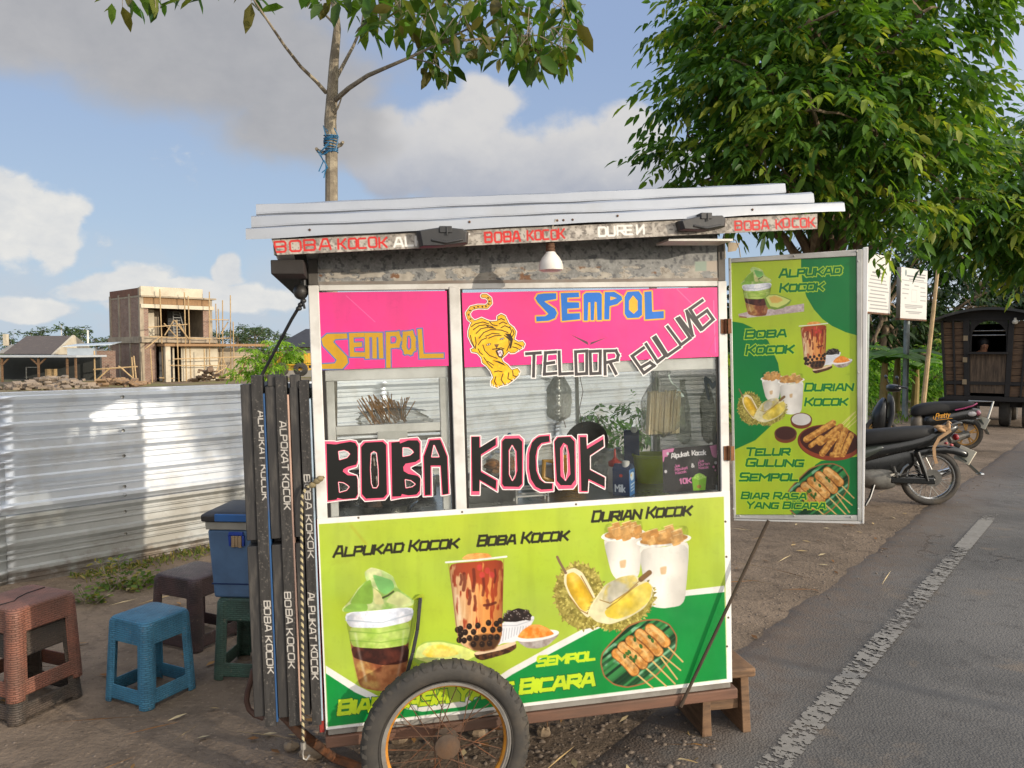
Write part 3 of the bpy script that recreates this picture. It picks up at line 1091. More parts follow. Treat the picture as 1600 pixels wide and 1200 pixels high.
def art_sempol(P, T, leaf=True):
 P.T = T
 P.round = 2
 k = T[0] * 3.75
 if leaf:
  rim = [(440, 960), (450, 900), (500, 840), (600, 740), (690, 705), (780, 700), (850, 730), (895, 800), (890, 880), (850, 950), (780, 1030), (700, 1085), (600, 1108), (520, 1090), (460, 1040)]
  P.poly(rim, (150, 100, 56))

  def leafc(u, v):
   a, b, c, d = T
   x, y = (u - c) / a, (v - d) / b
   q = (x * .62 + y * .78)
   st = vnoise(q, q * 0 + 5, 16, 61, 2)
   t = np.clip((st - .35) / .3, 0, 1)[:, None]
   o = np.array([14, 50, 26.]) * (1 - t) + np.array([52, 128, 66.]) * t
   hl = np.clip((vnoise(x, y, 60, 63, 2) - .58) / .1, 0, 1)[:, None] * t
   return o * (1 - hl * .55) + np.array([176, 208, 186.]) * hl * .55
  P.poly(rim, leafc, grow=-9 * T[0])
 st = [((650, 1020), (750, 1105)), ((700, 980), (828, 1095)), ((745, 945), (880, 1082)), ((795, 905), (912, 1002)), ((830, 855), (925, 952)), ((800, 930), (893, 1054))]
 for a, b in st:
  P.segs([[a, b]], 10 * T[0], (206, 172, 106))
 sk_ = [((540, 905), (640, 1005)), ((575, 865), (690, 965)), ((620, 830), (725, 925)), ((675, 790), (780, 890)), ((735, 760), (822, 838))]
 for i, (a, b) in enumerate(sk_):
  P.segs([[a, ((a[0] + b[0]) / 2 + 4, (a[1] + b[1]) / 2 - 4), b]], 66 * T[0], (150, 88, 36))
  P.segs([[a, ((a[0] + b[0]) / 2 + 4, (a[1] + b[1]) / 2 - 4), b]], 56 * T[0], spk((206, 138, 62), (226, 172, 100), 8 * k, 70 + i))
  P.segs([[(a[0] + 4, a[1] - 12), (b[0] - 10, b[1] - 22)]], 15 * T[0], (240, 204, 140), op=.6, soft=3 * k)
 for (x, y) in ((600, 905), (622, 930), (640, 945), (645, 822), (680, 862), (730, 808), (748, 828), (585, 920), (612, 895), (650, 925)):
  P.ell(x, y, 15, 9, (58, 104, 40), ang=40 + x % 60, n=10)
 P.mul([(500, 860), (560, 820), (720, 740), (840, 840), (720, 990), (640, 1030)], lambda x, y: .82 + .4 * (vnoise(x, y, 16, 33, 3) - .3))
 P.round = 0

def art_telur(P, T):
 """brown plate of fried egg rolls with two dip bowls (crop of the door banner)"""
 P.T = T
 k = T[0] * 6
 for (cx, cy, rx, ry, c) in ((672, 215, 102, 66, (206, 202, 196)), (525, 345, 106, 70, (66, 34, 28))):
  P.ell(cx, cy + 22, rx * .96, ry * .95, (120, 56, 32))
  P.ell(cx, cy, rx, ry, (104, 60, 40))
  P.ell(cx, cy - 3, rx - 12, ry - 10, c)
 P.ell(935, 430, 300, 168, (112, 48, 28), ang=6)
 P.ell(940, 445, 285, 150, (140, 62, 36), ang=6)
 P.ell(935, 415, 276, 140, (64, 28, 20), ang=6)
 for (a, b) in (((1060, 270), (1180, 140)), ((1090, 280), (1195, 170)), ((1040, 265), (1165, 150)), ((1100, 300), (1198, 215))):
  P.segs([[a, b]], 9 * T[0], (212, 206, 120))
 for i, (a, b, w_) in enumerate((((720, 400), (970, 245), 60), ((850, 430), (1040, 280), 60), ((760, 460), (860, 380), 44), ((870, 530), (1010, 350), 62), ((1000, 520), (1080, 320), 70), ((1060, 540), (1140, 360), 56), ((960, 545), (1040, 540), 50))):
  P.segs([[a, b]], w_ * T[0], spk((150, 92, 36), (214, 158, 76), 3.4 * k, 90 + i, .3, .7))
  P.segs([[(a[0], a[1] - 10), (b[0] - 8, b[1] - 8)]], w_ * .3 * T[0], (226, 176, 92), op=.6, soft=2 * k)

# ------------------------------------------------------------------ the food cart (root axes: x along the front, y into the cart, z up)
cart = thing('food_cart', 'street food cart with lime and pink banners, glass cases and sheet metal roof', 'food cart')
cart.matrix_world = Matrix(((CA[0], CN[0], CB[0], CO[0]), (CA[1], CN[1], CB[1], CO[1]), (CA[2], CN[2], CB[2], CO[2]), (0, 0, 0, 1)))
CYAW = R(11.083)

def cpos(y):
 return lambda U, V: CL(U, V, y)

M_PRINT = mat_paint('printed_vinyl', 0.36, 0.45, bump=0.0035, bscale=4)
M_STICK = mat_paint('sticker_vinyl', 0.4, 0.35)
M_HAND = mat_paint('hand_painted_metal', 0.6, 0.3, bump=0.0006, bscale=60)

D = 0.68
# body box + frame
b = MB().box(0.004, 1.448, 0.004, D, 0.285, 0.985)
b.build('lower_body', mat('body_sheet', (150, 146, 138), 0.6, (120, 114, 106), 6, metal=0.2, dirt=(90, 78, 64)), cart, bevel=0.003)
b = MB().box(0.01, 1.44, 0.012, D - 0.01, 0.986, 1.0)
b.build('counter_top', M_STEEL, cart, bevel=0.003)
b = MB()
b.box(-0.004, 1.472, -0.004, 0.05, 0.245, 0.283)
b.box(-0.004, 1.472, D - 0.05, D + 0.004, 0.245, 0.283)
b.box(-0.004, 0.05, 0.051, D - 0.051, 0.246, 0.282)
b.box(1.40, 1.472, 0.051, D - 0.051, 0.246, 0.282)
b.build('wooden_base_frame', M_WOODR, cart, bevel=0.004)
for (x0, x1, y0, y1, n_) in ((-0.004, 0.030, -0.004, 0.03, 1), (1.420, 1.454, -0.004, 0.03, 1), (-0.004, 0.030, D - 0.03, D + 0.004, 1), (1.420, 1.454, D - 0.03, D + 0.004, 1)):
 MB().box(x0, x1, y0, y1, 1.012 if y0 < 0.1 else 0.986, 1.775).build('post', M_WHITE, cart, bevel=0.003)
for (x0, x1, y0, y1, z1) in ((-0.002, 0.028, 0.0, 0.028, 1.86), (1.424, 1.452, 0.0, 0.028, 1.925), (-0.002, 0.028, D - 0.028, D, 1.95), (1.424, 1.452, D - 0.028, D, 2.02)):
 MB().box(x0, x1, y0, y1, 1.776, z1).build('roof_post', mat('weathered_grey_wood', (96, 92, 86), 0.85, (60, 56, 52), 9, bump=0.001, dirt=(130, 124, 116)), cart, bevel=0.002)
MB().box(0.452, 0.490, -0.006, 0.022, 1.012, 1.765).build('mid_post', M_WHITE, cart, bevel=0.003)
MB().box(0.031, 1.419, -0.003, 0.024, 1.757, 1.776).build('top_rail', M_WHITE, cart, bevel=0.002)
# dark gasket gaps beside the panels
M_GASK = mat('dark_gasket', (40, 37, 35), 0.8)
b = MB()
for x0, x1 in ((0.0305, 0.0395), (0.441, 0.4515), (0.4905, 0.499), (1.411, 1.4195)):
 b.box(x0, x1, 0.003, 0.009, 1.0125, 1.7565)
split_build(b, 'gasket', M_GASK, cart)
# side rails
b = MB()
for x in (0.0, 1.425):
 for z0, z1 in ((1.0005, 1.03), (1.745, 1.772)):
  b.box(x, x + 0.026, 0.031, D - 0.031, z0, z1)
b.box(0.031, 1.419, D - 0.026, D, 1.0005, 1.03)
b.box(0.031, 1.419, D - 0.026, D, 1.745, 1.772)
split_build(b, 'side_rail', M_WHITE, cart, bevel=0.002)
# glass
gl_l = MB().box(0.040, 0.4405, 0.004, 0.007, 1.0125, 1.7565).build('window_pane', M_GLASS, cart)
gl_r = MB().box(0.4995, 1.4105, 0.004, 0.007, 1.0125, 1.7565).build('window_pane', M_GLASS, cart)
MB().box(0.031, 1.419, D - 0.016, D - 0.012, 1.031, 1.744).build('window_pane', M_GLASS, cart)
M_GLS = mat_glass('side_glass', tint=(232, 240, 232), refl=1.3, haze=0.10, hazec=(150, 156, 140))
MB().box(0.010, 0.014, 0.031, D - 0.031, 1.031, 1.744).build('side_window_pane', M_GLS, cart)
MB().box(1.436, 1.440, 0.031, D - 0.031, 1.031, 1.744).build('side_window_pane', M_GLS, cart)
# rails below the pink panels
MB().box(0.031, 0.4515, 0.0105, 0.026, 1.462, 1.500).build('sash_rail', M_WHITE, cart, bevel=0.002)
MB().box(0.4905, 1.4195, 0.0105, 0.026, 1.460, 1.500).build('sash_rail', M_WHITE, cart, bevel=0.002)
# left case: inner sash frame and shelf
b = MB()
b.box(0.040, 0.066, 0.012, 0.034, 1.013, 1.461)
b.box(0.412, 0.440, 0.012, 0.034, 1.013, 1.461)
split_build(b, 'inner_sash', M_WHITE, cart, bevel=0.002)
MB().box(0.067, 0.411, 0.014, 0.03, 1.283, 1.312).build('shelf_edge', M_WHITE, cart, bevel=0.002)
MB().box(0.04, 0.44, 0.031, 0.36, 1.276, 1.284).build('shelf', M_ALU, cart, bevel=0.002)
MB().box(0.20, 0.30, 0.0105, 0.0135, 1.262, 1.289).build('shelf_bracket', M_ALU, cart, bevel=0.002)
b = MB()
b.box(0.067, 0.2, 0.02, 0.03, 1.254, 1.268)
b.box(0.3, 0.411, 0.02, 0.03, 1.254, 1.268)
split_build(b, 'slide_track', mat('dark_alu', (120, 118, 112), 0.5, metal=0.5), cart, bevel=0.001)

# upper galvanised panel, painted strip and rust at its foot
def galv(U, V):
 n1 = vnoise(U, V, 9, 3, 3)
 n2 = vnoise(U, V, 2.2, 7, 2)
 n3 = vnoise(U, V * 0.5, 60, 9, 3)
 g = 142 + 40 * (n1 - .5) + 34 * (n2 - .5)
 lowl = np.clip((n3 - 0.35) / 0.3, 0, 1)
 wht = (vnoise(U, V * 2.2, 16, 12, 4) > 0.46 + 0.08 * (U < 700)) * 1.0
 yb = 447 - (U - 483) * 0.011
 strip = np.clip((V - (yb - 27)) / 3, 0, 1)
 rgb = np.stack([g * 1.0, g * 1.0, g * .98], -1)
 # spots
 sp = np.clip((vnoise(U, V, 5, 21, 2) - .64) / .05, 0, 1)[..., None]
 rgb = rgb * (1 - .5 * sp) + np.array([70, 72, 76.]) * .5 * sp
 white = np.array([206, 198, 184.]) * (0.85 + .3 * (n1[..., None] - .5))
 w = (strip * wht)[..., None]
 rgb = rgb * (1 - w) + white * w
 edge = strip * np.clip(1 - np.abs(vnoise(U, V * 2.2, 16, 12, 4) - 0.53) / .022, 0, 1)
 rgb = rgb * (1 - edge[..., None] * .5) + np.array([96, 82, 70.]) * edge[..., None] * .5
 ru = strip * np.clip((vnoise(U, V * 1.3, 20, 31, 4) - .74) / .06, 0, 1)
 rgb = rgb * (1 - ru[..., None] * .8) + np.array([122, 80, 52.]) * ru[..., None] * .8
 return rgb

P = Paint([(497, 392), (1121, 362), (1123, 441), (497, 448)], 620, 80, galv)
P.poly([(1086, 409), (1128, 407), (1128, 423), (1086, 424)], (178, 166, 152))
P.poly([(1086, 409), (1104, 408), (1104, 423), (1086, 424)], (150, 164, 150))
paint_sheet('upper_panel', P, cpos(0.004), M_HAND, cart, back=(0, 0.02, 0), edge=(120, 118, 114))
b = MB().box(0.029, 1.4235, 0.0, 0.018, 1.7765, 1.7865)
b.build('panel_angle', mat('grey_angle_iron', (148, 142, 134), 0.7, (104, 90, 78), 16, dirt=(120, 84, 58)), cart)

# pink signs
PINK = lambda U, V: np.stack([236 + 0 * U, 44 + 14 * vnoise(U, V, 60, 3, 2), 128 + 10 * vnoise(U, V, 80, 5, 2)], -1)
P = Paint([(497, 457), (698, 454.5), (701, 571.5), (502, 578.5)], 330, 190, PINK)
P.segs([[(541, 462), (586, 503)]], 1.4, (246, 120, 176), op=.6)
T4 = (0.3, 0.3, 370, 290)
P.T = T4
GLD, BLU = (198, 148, 12), (74, 112, 176)
S_ = [(470, 772), (574, 770), (576, 796), (512, 800), (502, 815), (574, 890), (580, 922), (550, 955), (440, 955), (440, 930), (510, 926), (520, 908), (448, 832), (440, 798)]
LN = [[[(653, 778), (596, 780), (600, 880), (655, 880)], [(604, 830), (640, 828)]], [[(680, 890), (678, 778), (716, 778), (718, 888)], [(716, 778), (748, 778), (752, 888)]],
  [[(790, 952), (788, 774), (836, 772), (846, 800), (836, 832), (795, 836)]], [[(876, 772), (908, 768), (920, 800), (920, 850), (904, 868), (882, 866), (872, 840), (876, 772)]], [[(953, 758), (962, 888), (1066, 886)]]]
P.poly(S_, BLU, grow=1.9)
for l in LN:
 P.segs(l, 24 * .3 + 3.6, BLU, box=True)
P.poly(S_, GLD)
for l in LN:
 P.segs(l, 24 * .3, GLD, box=True)
grime(P, 13, .1)
paint_sheet('pink_sign', P, cpos(-0.0005), M_PRINT, cart, back=(0, 0.004, 0), edge=(220, 60, 130))

P = Paint([(721.5, 457.5), (1120.5, 449), (1123.5, 557), (726, 574)], 640, 190, PINK)
P.segs([[(1058, 452), (1112, 505)], [(1115, 470), (1118, 550)]], 1.6, (248, 130, 180), op=.55)
P.segs([[(1106, 552), (1119, 520)], [(1100, 548), (1116, 556)]], 1.3, (196, 40, 104), op=.6)
P.T = (0.2, 0.2, 820, 430)
ORG, BL2 = (250, 176, 40), (10, 110, 206)
SP = [[(246, 140), (246, 186), (165, 200), (152, 206), (236, 262), (252, 296), (236, 336), (186, 356), (90, 362), (88, 322), (160, 320), (184, 302), (100, 212), (82, 180), (100, 150), (150, 142)],
  [(280, 140), (422, 134), (426, 172), (332, 176), (332, 210), (424, 212), (426, 256), (332, 262), (332, 300), (430, 296), (432, 344), (290, 358)],
  [(460, 355), (458, 152), (480, 136), (584, 134), (602, 152), (602, 350), (566, 352), (562, 212), (546, 206), (540, 352), (514, 352), (512, 212), (496, 212), (492, 355)],
  [(620, 346), (624, 132), (700, 130), (756, 164), (762, 190), (722, 226), (662, 242), (660, 346)],
  [(780, 170), (802, 130), (890, 124), (916, 160), (916, 310), (890, 332), (802, 336), (780, 302)],
  [(934, 130), (990, 126), (996, 286), (1086, 280), (1086, 336), (940, 346)]]
for q in SP:
 P.poly(q, ORG, grow=2.2)
for q in SP:
 P.poly(q, BL2)
P.poly([(668, 166), (722, 178), (668, 196)], ORG)
P.poly([(814, 200), (846, 158), (882, 200), (882, 272), (850, 302), (814, 270)], ORG)
for q in ([(355, 462), (490, 520), (498, 545), (485, 540)], [(640, 487), (515, 525), (510, 545)]):
 P.poly(q, (84, 60, 70))
grime(P, 13, .1)
paint_sheet('pink_sign', P, cpos(-0.0005), M_PRINT, cart, back=(0, 0.004, 0), edge=(220, 60, 130))

# cut-out letters stuck on the front: TELOOR GULUNG
P = Paint([(815, 440), (1125, 432), (1128, 590), (815, 600)], 1000, 520, (235, 232, 226), alpha=0.0)
P.T = (0.2, 0.2, 820, 430)
TG = [[[(14, 614), (120, 606)], [(72, 610), (68, 788)]],
  [[(240, 600), (162, 606), (152, 774), (242, 766)], [(156, 692), (226, 682)]],
  [[(268, 600), (274, 772), (372, 766)]],
  [[(396, 598), (484, 592), (484, 768), (402, 774), (396, 598)]],
  [[(510, 596), (590, 592), (588, 766), (516, 770), (510, 596)]],
  [[(628, 772), (624, 592), (712, 590), (730, 625), (722, 662), (640, 682)], [(668, 684), (712, 768)]],
  [[(928, 568), (838, 632), (930, 764), (1012, 706), (978, 682), (902, 724)]],
  [[(948, 540), (1036, 678), (1098, 630), (1006, 492)]],
  [[(1022, 482), (1114, 628), (1208, 562)]],
  [[(1116, 404), (1220, 544), (1292, 490), (1190, 342)]],
  [[(1208, 334), (1310, 470), (1266, 282), (1374, 424)]],
  [[(1386, 198), (1290, 266), (1386, 420), (1472, 345), (1424, 276), (1332, 342)]]]
for l in TG:
 P.segs(l, 24 * .2 + 3.4, (236, 230, 224), box=True)
for l in TG:
 P.segs(l, 24 * .2, (66, 62, 62), box=True)
paint_sheet('letter_sticker', P, cpos(-0.0022), M_STICK, cart)

# BOBA / KOCOK
WHT, PNK, BLK = (238, 226, 220), (238, 90, 122), (20, 21, 18)
HOLES = lambda P, hs: [(P.poly(h, WHT, grow=1.6), P.poly(h, PNK, grow=.6)) for h in hs]

def cut_letters(P, letters):
 for (pk, bk, holes, pkhole) in letters:
  P.poly(pk, WHT, grow=1.5)
 for (pk, bk, holes, pkhole) in letters:
  P.poly(pk, PNK)
  P.poly(bk, BLK)
  if pkhole:
   P.poly(pkhole, PNK)
  for h in holes:
   P.poly(h, PNK, grow=1.5)
   P.poly(h, WHT, grow=0.7)
 for (pk, bk, holes, pkhole) in letters:
  for h in holes:
   P.poly(h, WHT, cut=True)

P = Paint([(500, 682), (712, 674), (712, 790), (500, 796)], 850, 470, WHT, alpha=0.0)
P.T = (1 / 6.957, 1 / 6.957, 500, 680)
cut_letters(P, [
 ([(50, 65), (150, 66), (180, 72), (330, 52), (392, 64), (417, 112), (415, 300), (395, 345), (310, 372), (300, 390), (315, 410), (400, 440), (412, 480), (415, 650), (400, 690), (250, 705), (180, 712), (78, 728)],
  [(70, 92), (172, 100), (215, 90), (330, 70), (385, 84), (408, 130), (410, 270), (395, 320), (300, 345), (255, 370), (248, 395), (300, 435), (395, 440), (408, 480), (412, 640), (385, 685), (250, 695), (188, 682), (180, 700), (85, 712)],
  [[(206, 180), (262, 170), (300, 185), (318, 205), (290, 240), (215, 262)], [(206, 515), (255, 522), (292, 545), (312, 563), (285, 596), (215, 616)]], None),
 ([(435, 110), (470, 66), (690, 52), (735, 95), (750, 640), (705, 700), (490, 716), (440, 662)],
  [(447, 130), (490, 80), (680, 70), (718, 105), (728, 640), (690, 680), (500, 690), (455, 640)],
  [[(560, 200), (585, 182), (610, 196), (628, 370), (630, 540), (613, 568), (578, 568), (562, 520), (553, 370)]], None),
 ([(745, 70), (860, 66), (868, 45), (1060, 25), (1095, 70), (1095, 290), (1040, 320), (985, 345), (985, 370), (1080, 440), (1095, 480), (1090, 640), (1060, 665), (890, 680), (775, 702)],
  [(775, 80), (865, 70), (870, 90), (960, 55), (1060, 55), (1085, 90), (1085, 260), (1040, 290), (930, 310), (905, 345), (910, 390), (960, 420), (1060, 440), (1090, 470), (1085, 600), (1050, 645), (960, 655), (890, 640), (880, 665), (785, 668)],
  [[(905, 140), (960, 142), (995, 165), (1010, 185), (975, 213), (905, 226)], [(930, 487), (985, 497), (1015, 520), (1030, 532), (1000, 556), (938, 568)]], None),
 ([(1180, 40), (1310, 30), (1340, 90), (1392, 230), (1410, 640), (1320, 655), (1305, 345), (1212, 345), (1220, 660), (1125, 666), (1115, 230)],
  [(1192, 55), (1308, 48), (1382, 230), (1396, 636), (1332, 648), (1312, 330), (1203, 330), (1203, 648), (1140, 655), (1128, 230)],
  [[(1217, 233), (1240, 115), (1290, 232)]], None)])
paint_sheet('letter_sticker', P, cpos(-0.0022), M_STICK, cart)
P = Paint([(726, 672), (956, 668), (956, 775), (726, 782)], 920, 430, WHT, alpha=0.0)
P.T = (0.15, 0.15, 720, 660)
cut_letters(P, [
 ([(105, 145), (205, 145), (205, 258), (382, 150), (385, 248), (212, 352), (212, 502), (386, 600), (382, 722), (200, 612), (196, 756), (105, 756)],
  [(110, 150), (195, 148), (195, 264), (365, 160), (365, 236), (210, 335), (210, 515), (370, 605), (365, 698), (195, 598), (195, 718), (120, 718)], [], None),
 ([(420, 190), (460, 140), (610, 135), (655, 180), (650, 650), (615, 695), (440, 695), (412, 650)],
  [(430, 200), (460, 168), (605, 165), (640, 200), (638, 640), (605, 672), (450, 668), (430, 640)],
  [[(510, 300), (535, 245), (562, 300), (566, 540), (538, 600), (510, 540)]], [(498, 290), (535, 232), (580, 300), (588, 500), (566, 580), (538, 612), (506, 560)]),
 ([(930, 122), (936, 210), (842, 230), (802, 290), (792, 400), (802, 520), (842, 600), (880, 630), (966, 632), (966, 716), (830, 726), (760, 690), (710, 620), (686, 500), (685, 350), (700, 270), (750, 180), (810, 135)],
  [(920, 140), (925, 200), (840, 215), (800, 260), (780, 350), (785, 500), (820, 590), (870, 630), (955, 635), (950, 695), (840, 700), (780, 670), (730, 590), (710, 480), (712, 320), (740, 210), (790, 160), (830, 145)], [], None),
 ([(968, 200), (1000, 150), (1150, 140), (1196, 185), (1206, 640), (1170, 690), (1020, 696), (985, 640)],
  [(975, 200), (1010, 155), (1140, 150), (1185, 200), (1190, 600), (1150, 655), (1040, 655), (1000, 610)],
  [[(1068, 290), (1085, 240), (1102, 290), (1110, 500), (1090, 600), (1072, 500)]], [(1035, 270), (1070, 212), (1110, 240), (1130, 330), (1142, 540), (1092, 612), (1040, 560)]),
 ([(1222, 132), (1312, 130), (1312, 242), (1486, 138), (1492, 252), (1345, 350), (1345, 490), (1502, 572), (1498, 692), (1330, 606), (1322, 728), (1232, 728)],
  [(1240, 152), (1305, 152), (1315, 276), (1485, 172), (1490, 248), (1345, 345), (1345, 495), (1500, 577), (1500, 673), (1330, 590), (1322, 716), (1255, 716)], [], None)])
paint_sheet('letter_sticker', P, cpos(-0.0022), M_STICK, cart)

# tiger sticker
P = Paint([(722, 452), (826, 450), (826, 612), (722, 612)], 380, 570, (240, 232, 220), alpha=0.0)
P.T = (0.15, 0.15, 720, 440)
BODY = [(120, 420), (150, 405), (215, 378), (265, 400), (310, 415), (380, 410), (382, 362), (420, 338), (462, 358), (480, 398), (500, 440), (550, 480), (575, 522), (565, 570), (555, 602), (600, 628), (645, 622), (665, 650), (650, 690), (600, 715), (560, 742), (520, 745), (500, 725), (470, 760), (425, 800), (440, 835), (490, 870), (530, 920), (590, 902), (617, 940), (600, 975), (555, 1020), (480, 1072), (410, 1085), (385, 1105), (320, 1082), (315, 1040), (340, 1000), (310, 930), (265, 875), (225, 845), (215, 790), (170, 742), (115, 732), (105, 705), (140, 690), (110, 640), (80, 570), (80, 510), (100, 450)]
TAIL = [[(125, 415), (85, 380), (72, 330), (110, 276), (180, 260), (270, 262), (306, 222), (298, 178), (262, 150), (230, 150)]]
P.segs(TAIL, 36 * .15 + 3.6, (240, 232, 220))
P.poly(BODY, (240, 232, 220), grow=1.8)
YEL, INK = (232, 174, 24), (52, 34, 14)
P.segs(TAIL, 36 * .15 + 0.9, INK)
P.poly(BODY, INK, grow=.35)
P.segs(TAIL, 34 * .15, (222, 168, 50))
P.poly(BODY, spk(YEL, (240, 190, 44), 9, 3), grow=-.5)
for a in ((100, 390), (80, 345), (95, 300), (140, 272), (180, 262), (225, 262), (262, 258), (290, 235), (300, 205), (285, 170)):
 P.ell(a[0], a[1], 11, 7, INK, ang=a[0] % 90)
STR = [[(110, 470), (150, 440), (230, 420), (290, 440)], [(130, 500), (190, 460), (260, 450), (330, 470)], [(160, 540), (210, 490), (290, 475), (360, 490)], [(190, 590), (240, 530), (310, 500), (420, 505), (490, 530)],
  [(100, 560), (110, 610), (140, 680)], [(150, 580), (160, 640), (150, 700)], [(300, 420), (330, 450), (380, 460)], [(390, 400), (420, 385), (455, 400)], [(400, 440), (440, 420), (480, 440)], [(420, 480), (460, 460), (505, 480)],
  [(510, 470), (530, 520), (510, 560)], [(540, 500), (555, 540), (530, 580)], [(180, 660), (215, 610), (270, 585)], [(260, 570), (330, 540), (400, 545)], [(290, 590), (350, 565), (420, 560)], [(455, 560), (500, 600), (505, 660), (480, 720)],
  [(480, 570), (520, 620), (520, 690)], [(230, 660), (250, 720), (300, 770), (380, 800)], [(180, 700), (200, 740), (225, 760)], [(240, 790), (280, 850), (330, 900)], [(280, 830), (340, 870)], [(350, 940), (390, 930), (430, 940)],
  [(365, 990), (350, 1040), (370, 1075)], [(440, 960), (420, 1020), (450, 1070)], [(500, 950), (490, 1010), (530, 1030)], [(540, 930), (545, 980), (580, 990)], [(560, 640), (600, 655), (640, 680)], [(540, 680), (580, 690), (610, 712)], [(270, 460), (300, 480), (340, 478)]]
for l in STR:
 P.segs([l], 9.5 * .15, INK)
P.poly([(455, 540), (520, 545), (545, 600), (525, 690), (505, 700), (515, 620), (490, 570)], INK)
P.poly([(330, 820), (400, 830), (440, 850), (470, 880), (400, 850)], INK)
for (x, y) in ((290, 655), (430, 595)):
 P.ell(x, y, 26, 11, INK, ang=-18)
 P.ell(x, y, 17, 7, (236, 228, 214), ang=-18)
 P.ell(x, y, 6, 6, INK)
P.poly([(345, 655), (400, 650), (385, 680), (362, 682)], (120, 84, 50))
P.segs([[(375, 680), (372, 700), (330, 705)], [(372, 700), (420, 690), (450, 700)]], 1.6, INK)
P.poly([(360, 720), (400, 700), (440, 705), (450, 750), (430, 795), (395, 790), (375, 760)], INK)
P.poly([(380, 725), (410, 712), (432, 720), (436, 755), (420, 780), (398, 775)], (226, 208, 206))
P.segs([[(385, 735), (395, 760), (410, 730), (425, 765)]], 1.0, (150, 100, 100))
for (x, y) in ((325, 1080), (350, 1090), (388, 1098), (440, 1078), (480, 1068), (545, 1024), (606, 962), (600, 722), (640, 690)):
 P.segs([[(x, y - 12), (x + 3, y + 8)]], 1.2, (240, 232, 214))
paint_sheet('tiger_sticker', P, cpos(-0.0024), M_STICK, cart)

# ---- big front banner
LIME = lambda U, V: np.stack([168 + 12 * np.clip((900 - V) / 130, 0, 1) - 6 * vnoise(U, V, 40, 5, 2), 188 + 6 * np.clip((900 - V) / 130, 0, 1) + 0 * U, 48 + 22 * vnoise(U, V, 60, 6, 2)], -1)
P = Paint([(495.5, 810.5), (1140.5, 767.5), (1144, 1065.5), (509.5, 1140.5)], 860, 440, (232, 230, 224))
P.poly([(498, 819), (1131, 776), (1136, 1061), (512, 1136)], LIME)
GRN = lambda U, V: np.stack([8 + 8 * vnoise(U, V, 50, 8, 2), 128 + 16 * vnoise(U, V, 70, 9, 2), 52 + 10 * vnoise(U, V, 50, 4, 2)], -1)
# white bands and green fields
P.poly([(509, 1040), (560, 1072), (600, 1092), (660, 1104), (720, 1096), (795, 1046), (860, 1010), (920, 978), (1010, 940), (1073, 922), (1132, 915), (1136, 1061), (512, 1136)], (226, 224, 216))
P.poly([(509, 1052), (555, 1082), (600, 1102), (660, 1112), (725, 1104), (800, 1054), (866, 1018), (926, 986), (1010, 950), (1073, 931), (1132, 925), (1135.5, 1060.5), (512.5, 1135.5)], GRN)
P.segs([[(549, 822), (572, 850)]], 4, (170, 150, 40), op=.35, soft=4)
# ghost print-through words
for (t, a, c, h) in (('Boba', (764, 826), (812, 823), 16), ('Durian', (875, 830), (950, 824), 16), ('Kocok', (885, 848), (945, 843), 16)):
 pass
P.ell(545, 872, 26, 6, (140, 150, 40), op=.22, ang=-12, wob=.4, soft=4)
art_avocado_cup(P, (1 / 2.857, 1 / 2.857, 480, 780))
P.poly([(700, 1044), (795, 1036), (797, 1052), (730, 1085), (640, 1092), (625, 1060)], (214, 206, 208))
art_boba_cup(P, (1 / 6, 1 / 6, 690, 860))
art_durian(P, (1 / 3.75, 1 / 3.75, 820, 780))
art_sempol(P, (1 / 3.75, 1 / 3.75, 820, 780))
P.T = (1, 1, 0, 0)
INKB = (36, 34, 20)
P.text('ALPUKAD KOCOK', (519, 872), (716, 857), 19, INKB, w=.205, shear=.28, small=.86, gap=.3)
P.text('BOBA KOCOK', (744, 855), (888, 845), 19, INKB, w=.205, shear=.28, small=.86, gap=.3)
P.text('DURIAN KOCOK', (923, 817), (1080, 806), 19, INKB, w=.205, shear=.28, small=.86, gap=.3)
YG = (190, 216, 40)
P.text('SEMPOL', (837, 1043), (930, 1032), 18, YG, w=.24, shear=.25, small=.88)
P.text('BIAR RASA YANG BICARA', (526, 1119), (930, 1072), 25, YG, w=.25, shear=.25, small=.9, outline=((20, 90, 40), 1.0))
for (u, v) in ((1133.5, 815), (1135, 870), (1136, 1010), (1138, 965), (722, 800), (560, 809), (900, 788)):
 P.ell(u, v, 1.7, 1.7, (80, 66, 50))
grime(P, 5)
paint_sheet('front_banner', P, cpos(-0.007), M_PRINT, cart, back=(0, 0.0105, 0))
# rust-red side edge of the body at the left
MB().box(-0.022, -0.006, 0.0, 0.03, 0.30, 1.01).build('red_side_strip', mat('red_paint', (150, 44, 34), 0.6, (110, 36, 30), 9, dirt=(90, 60, 50)), cart, bevel=0.002)

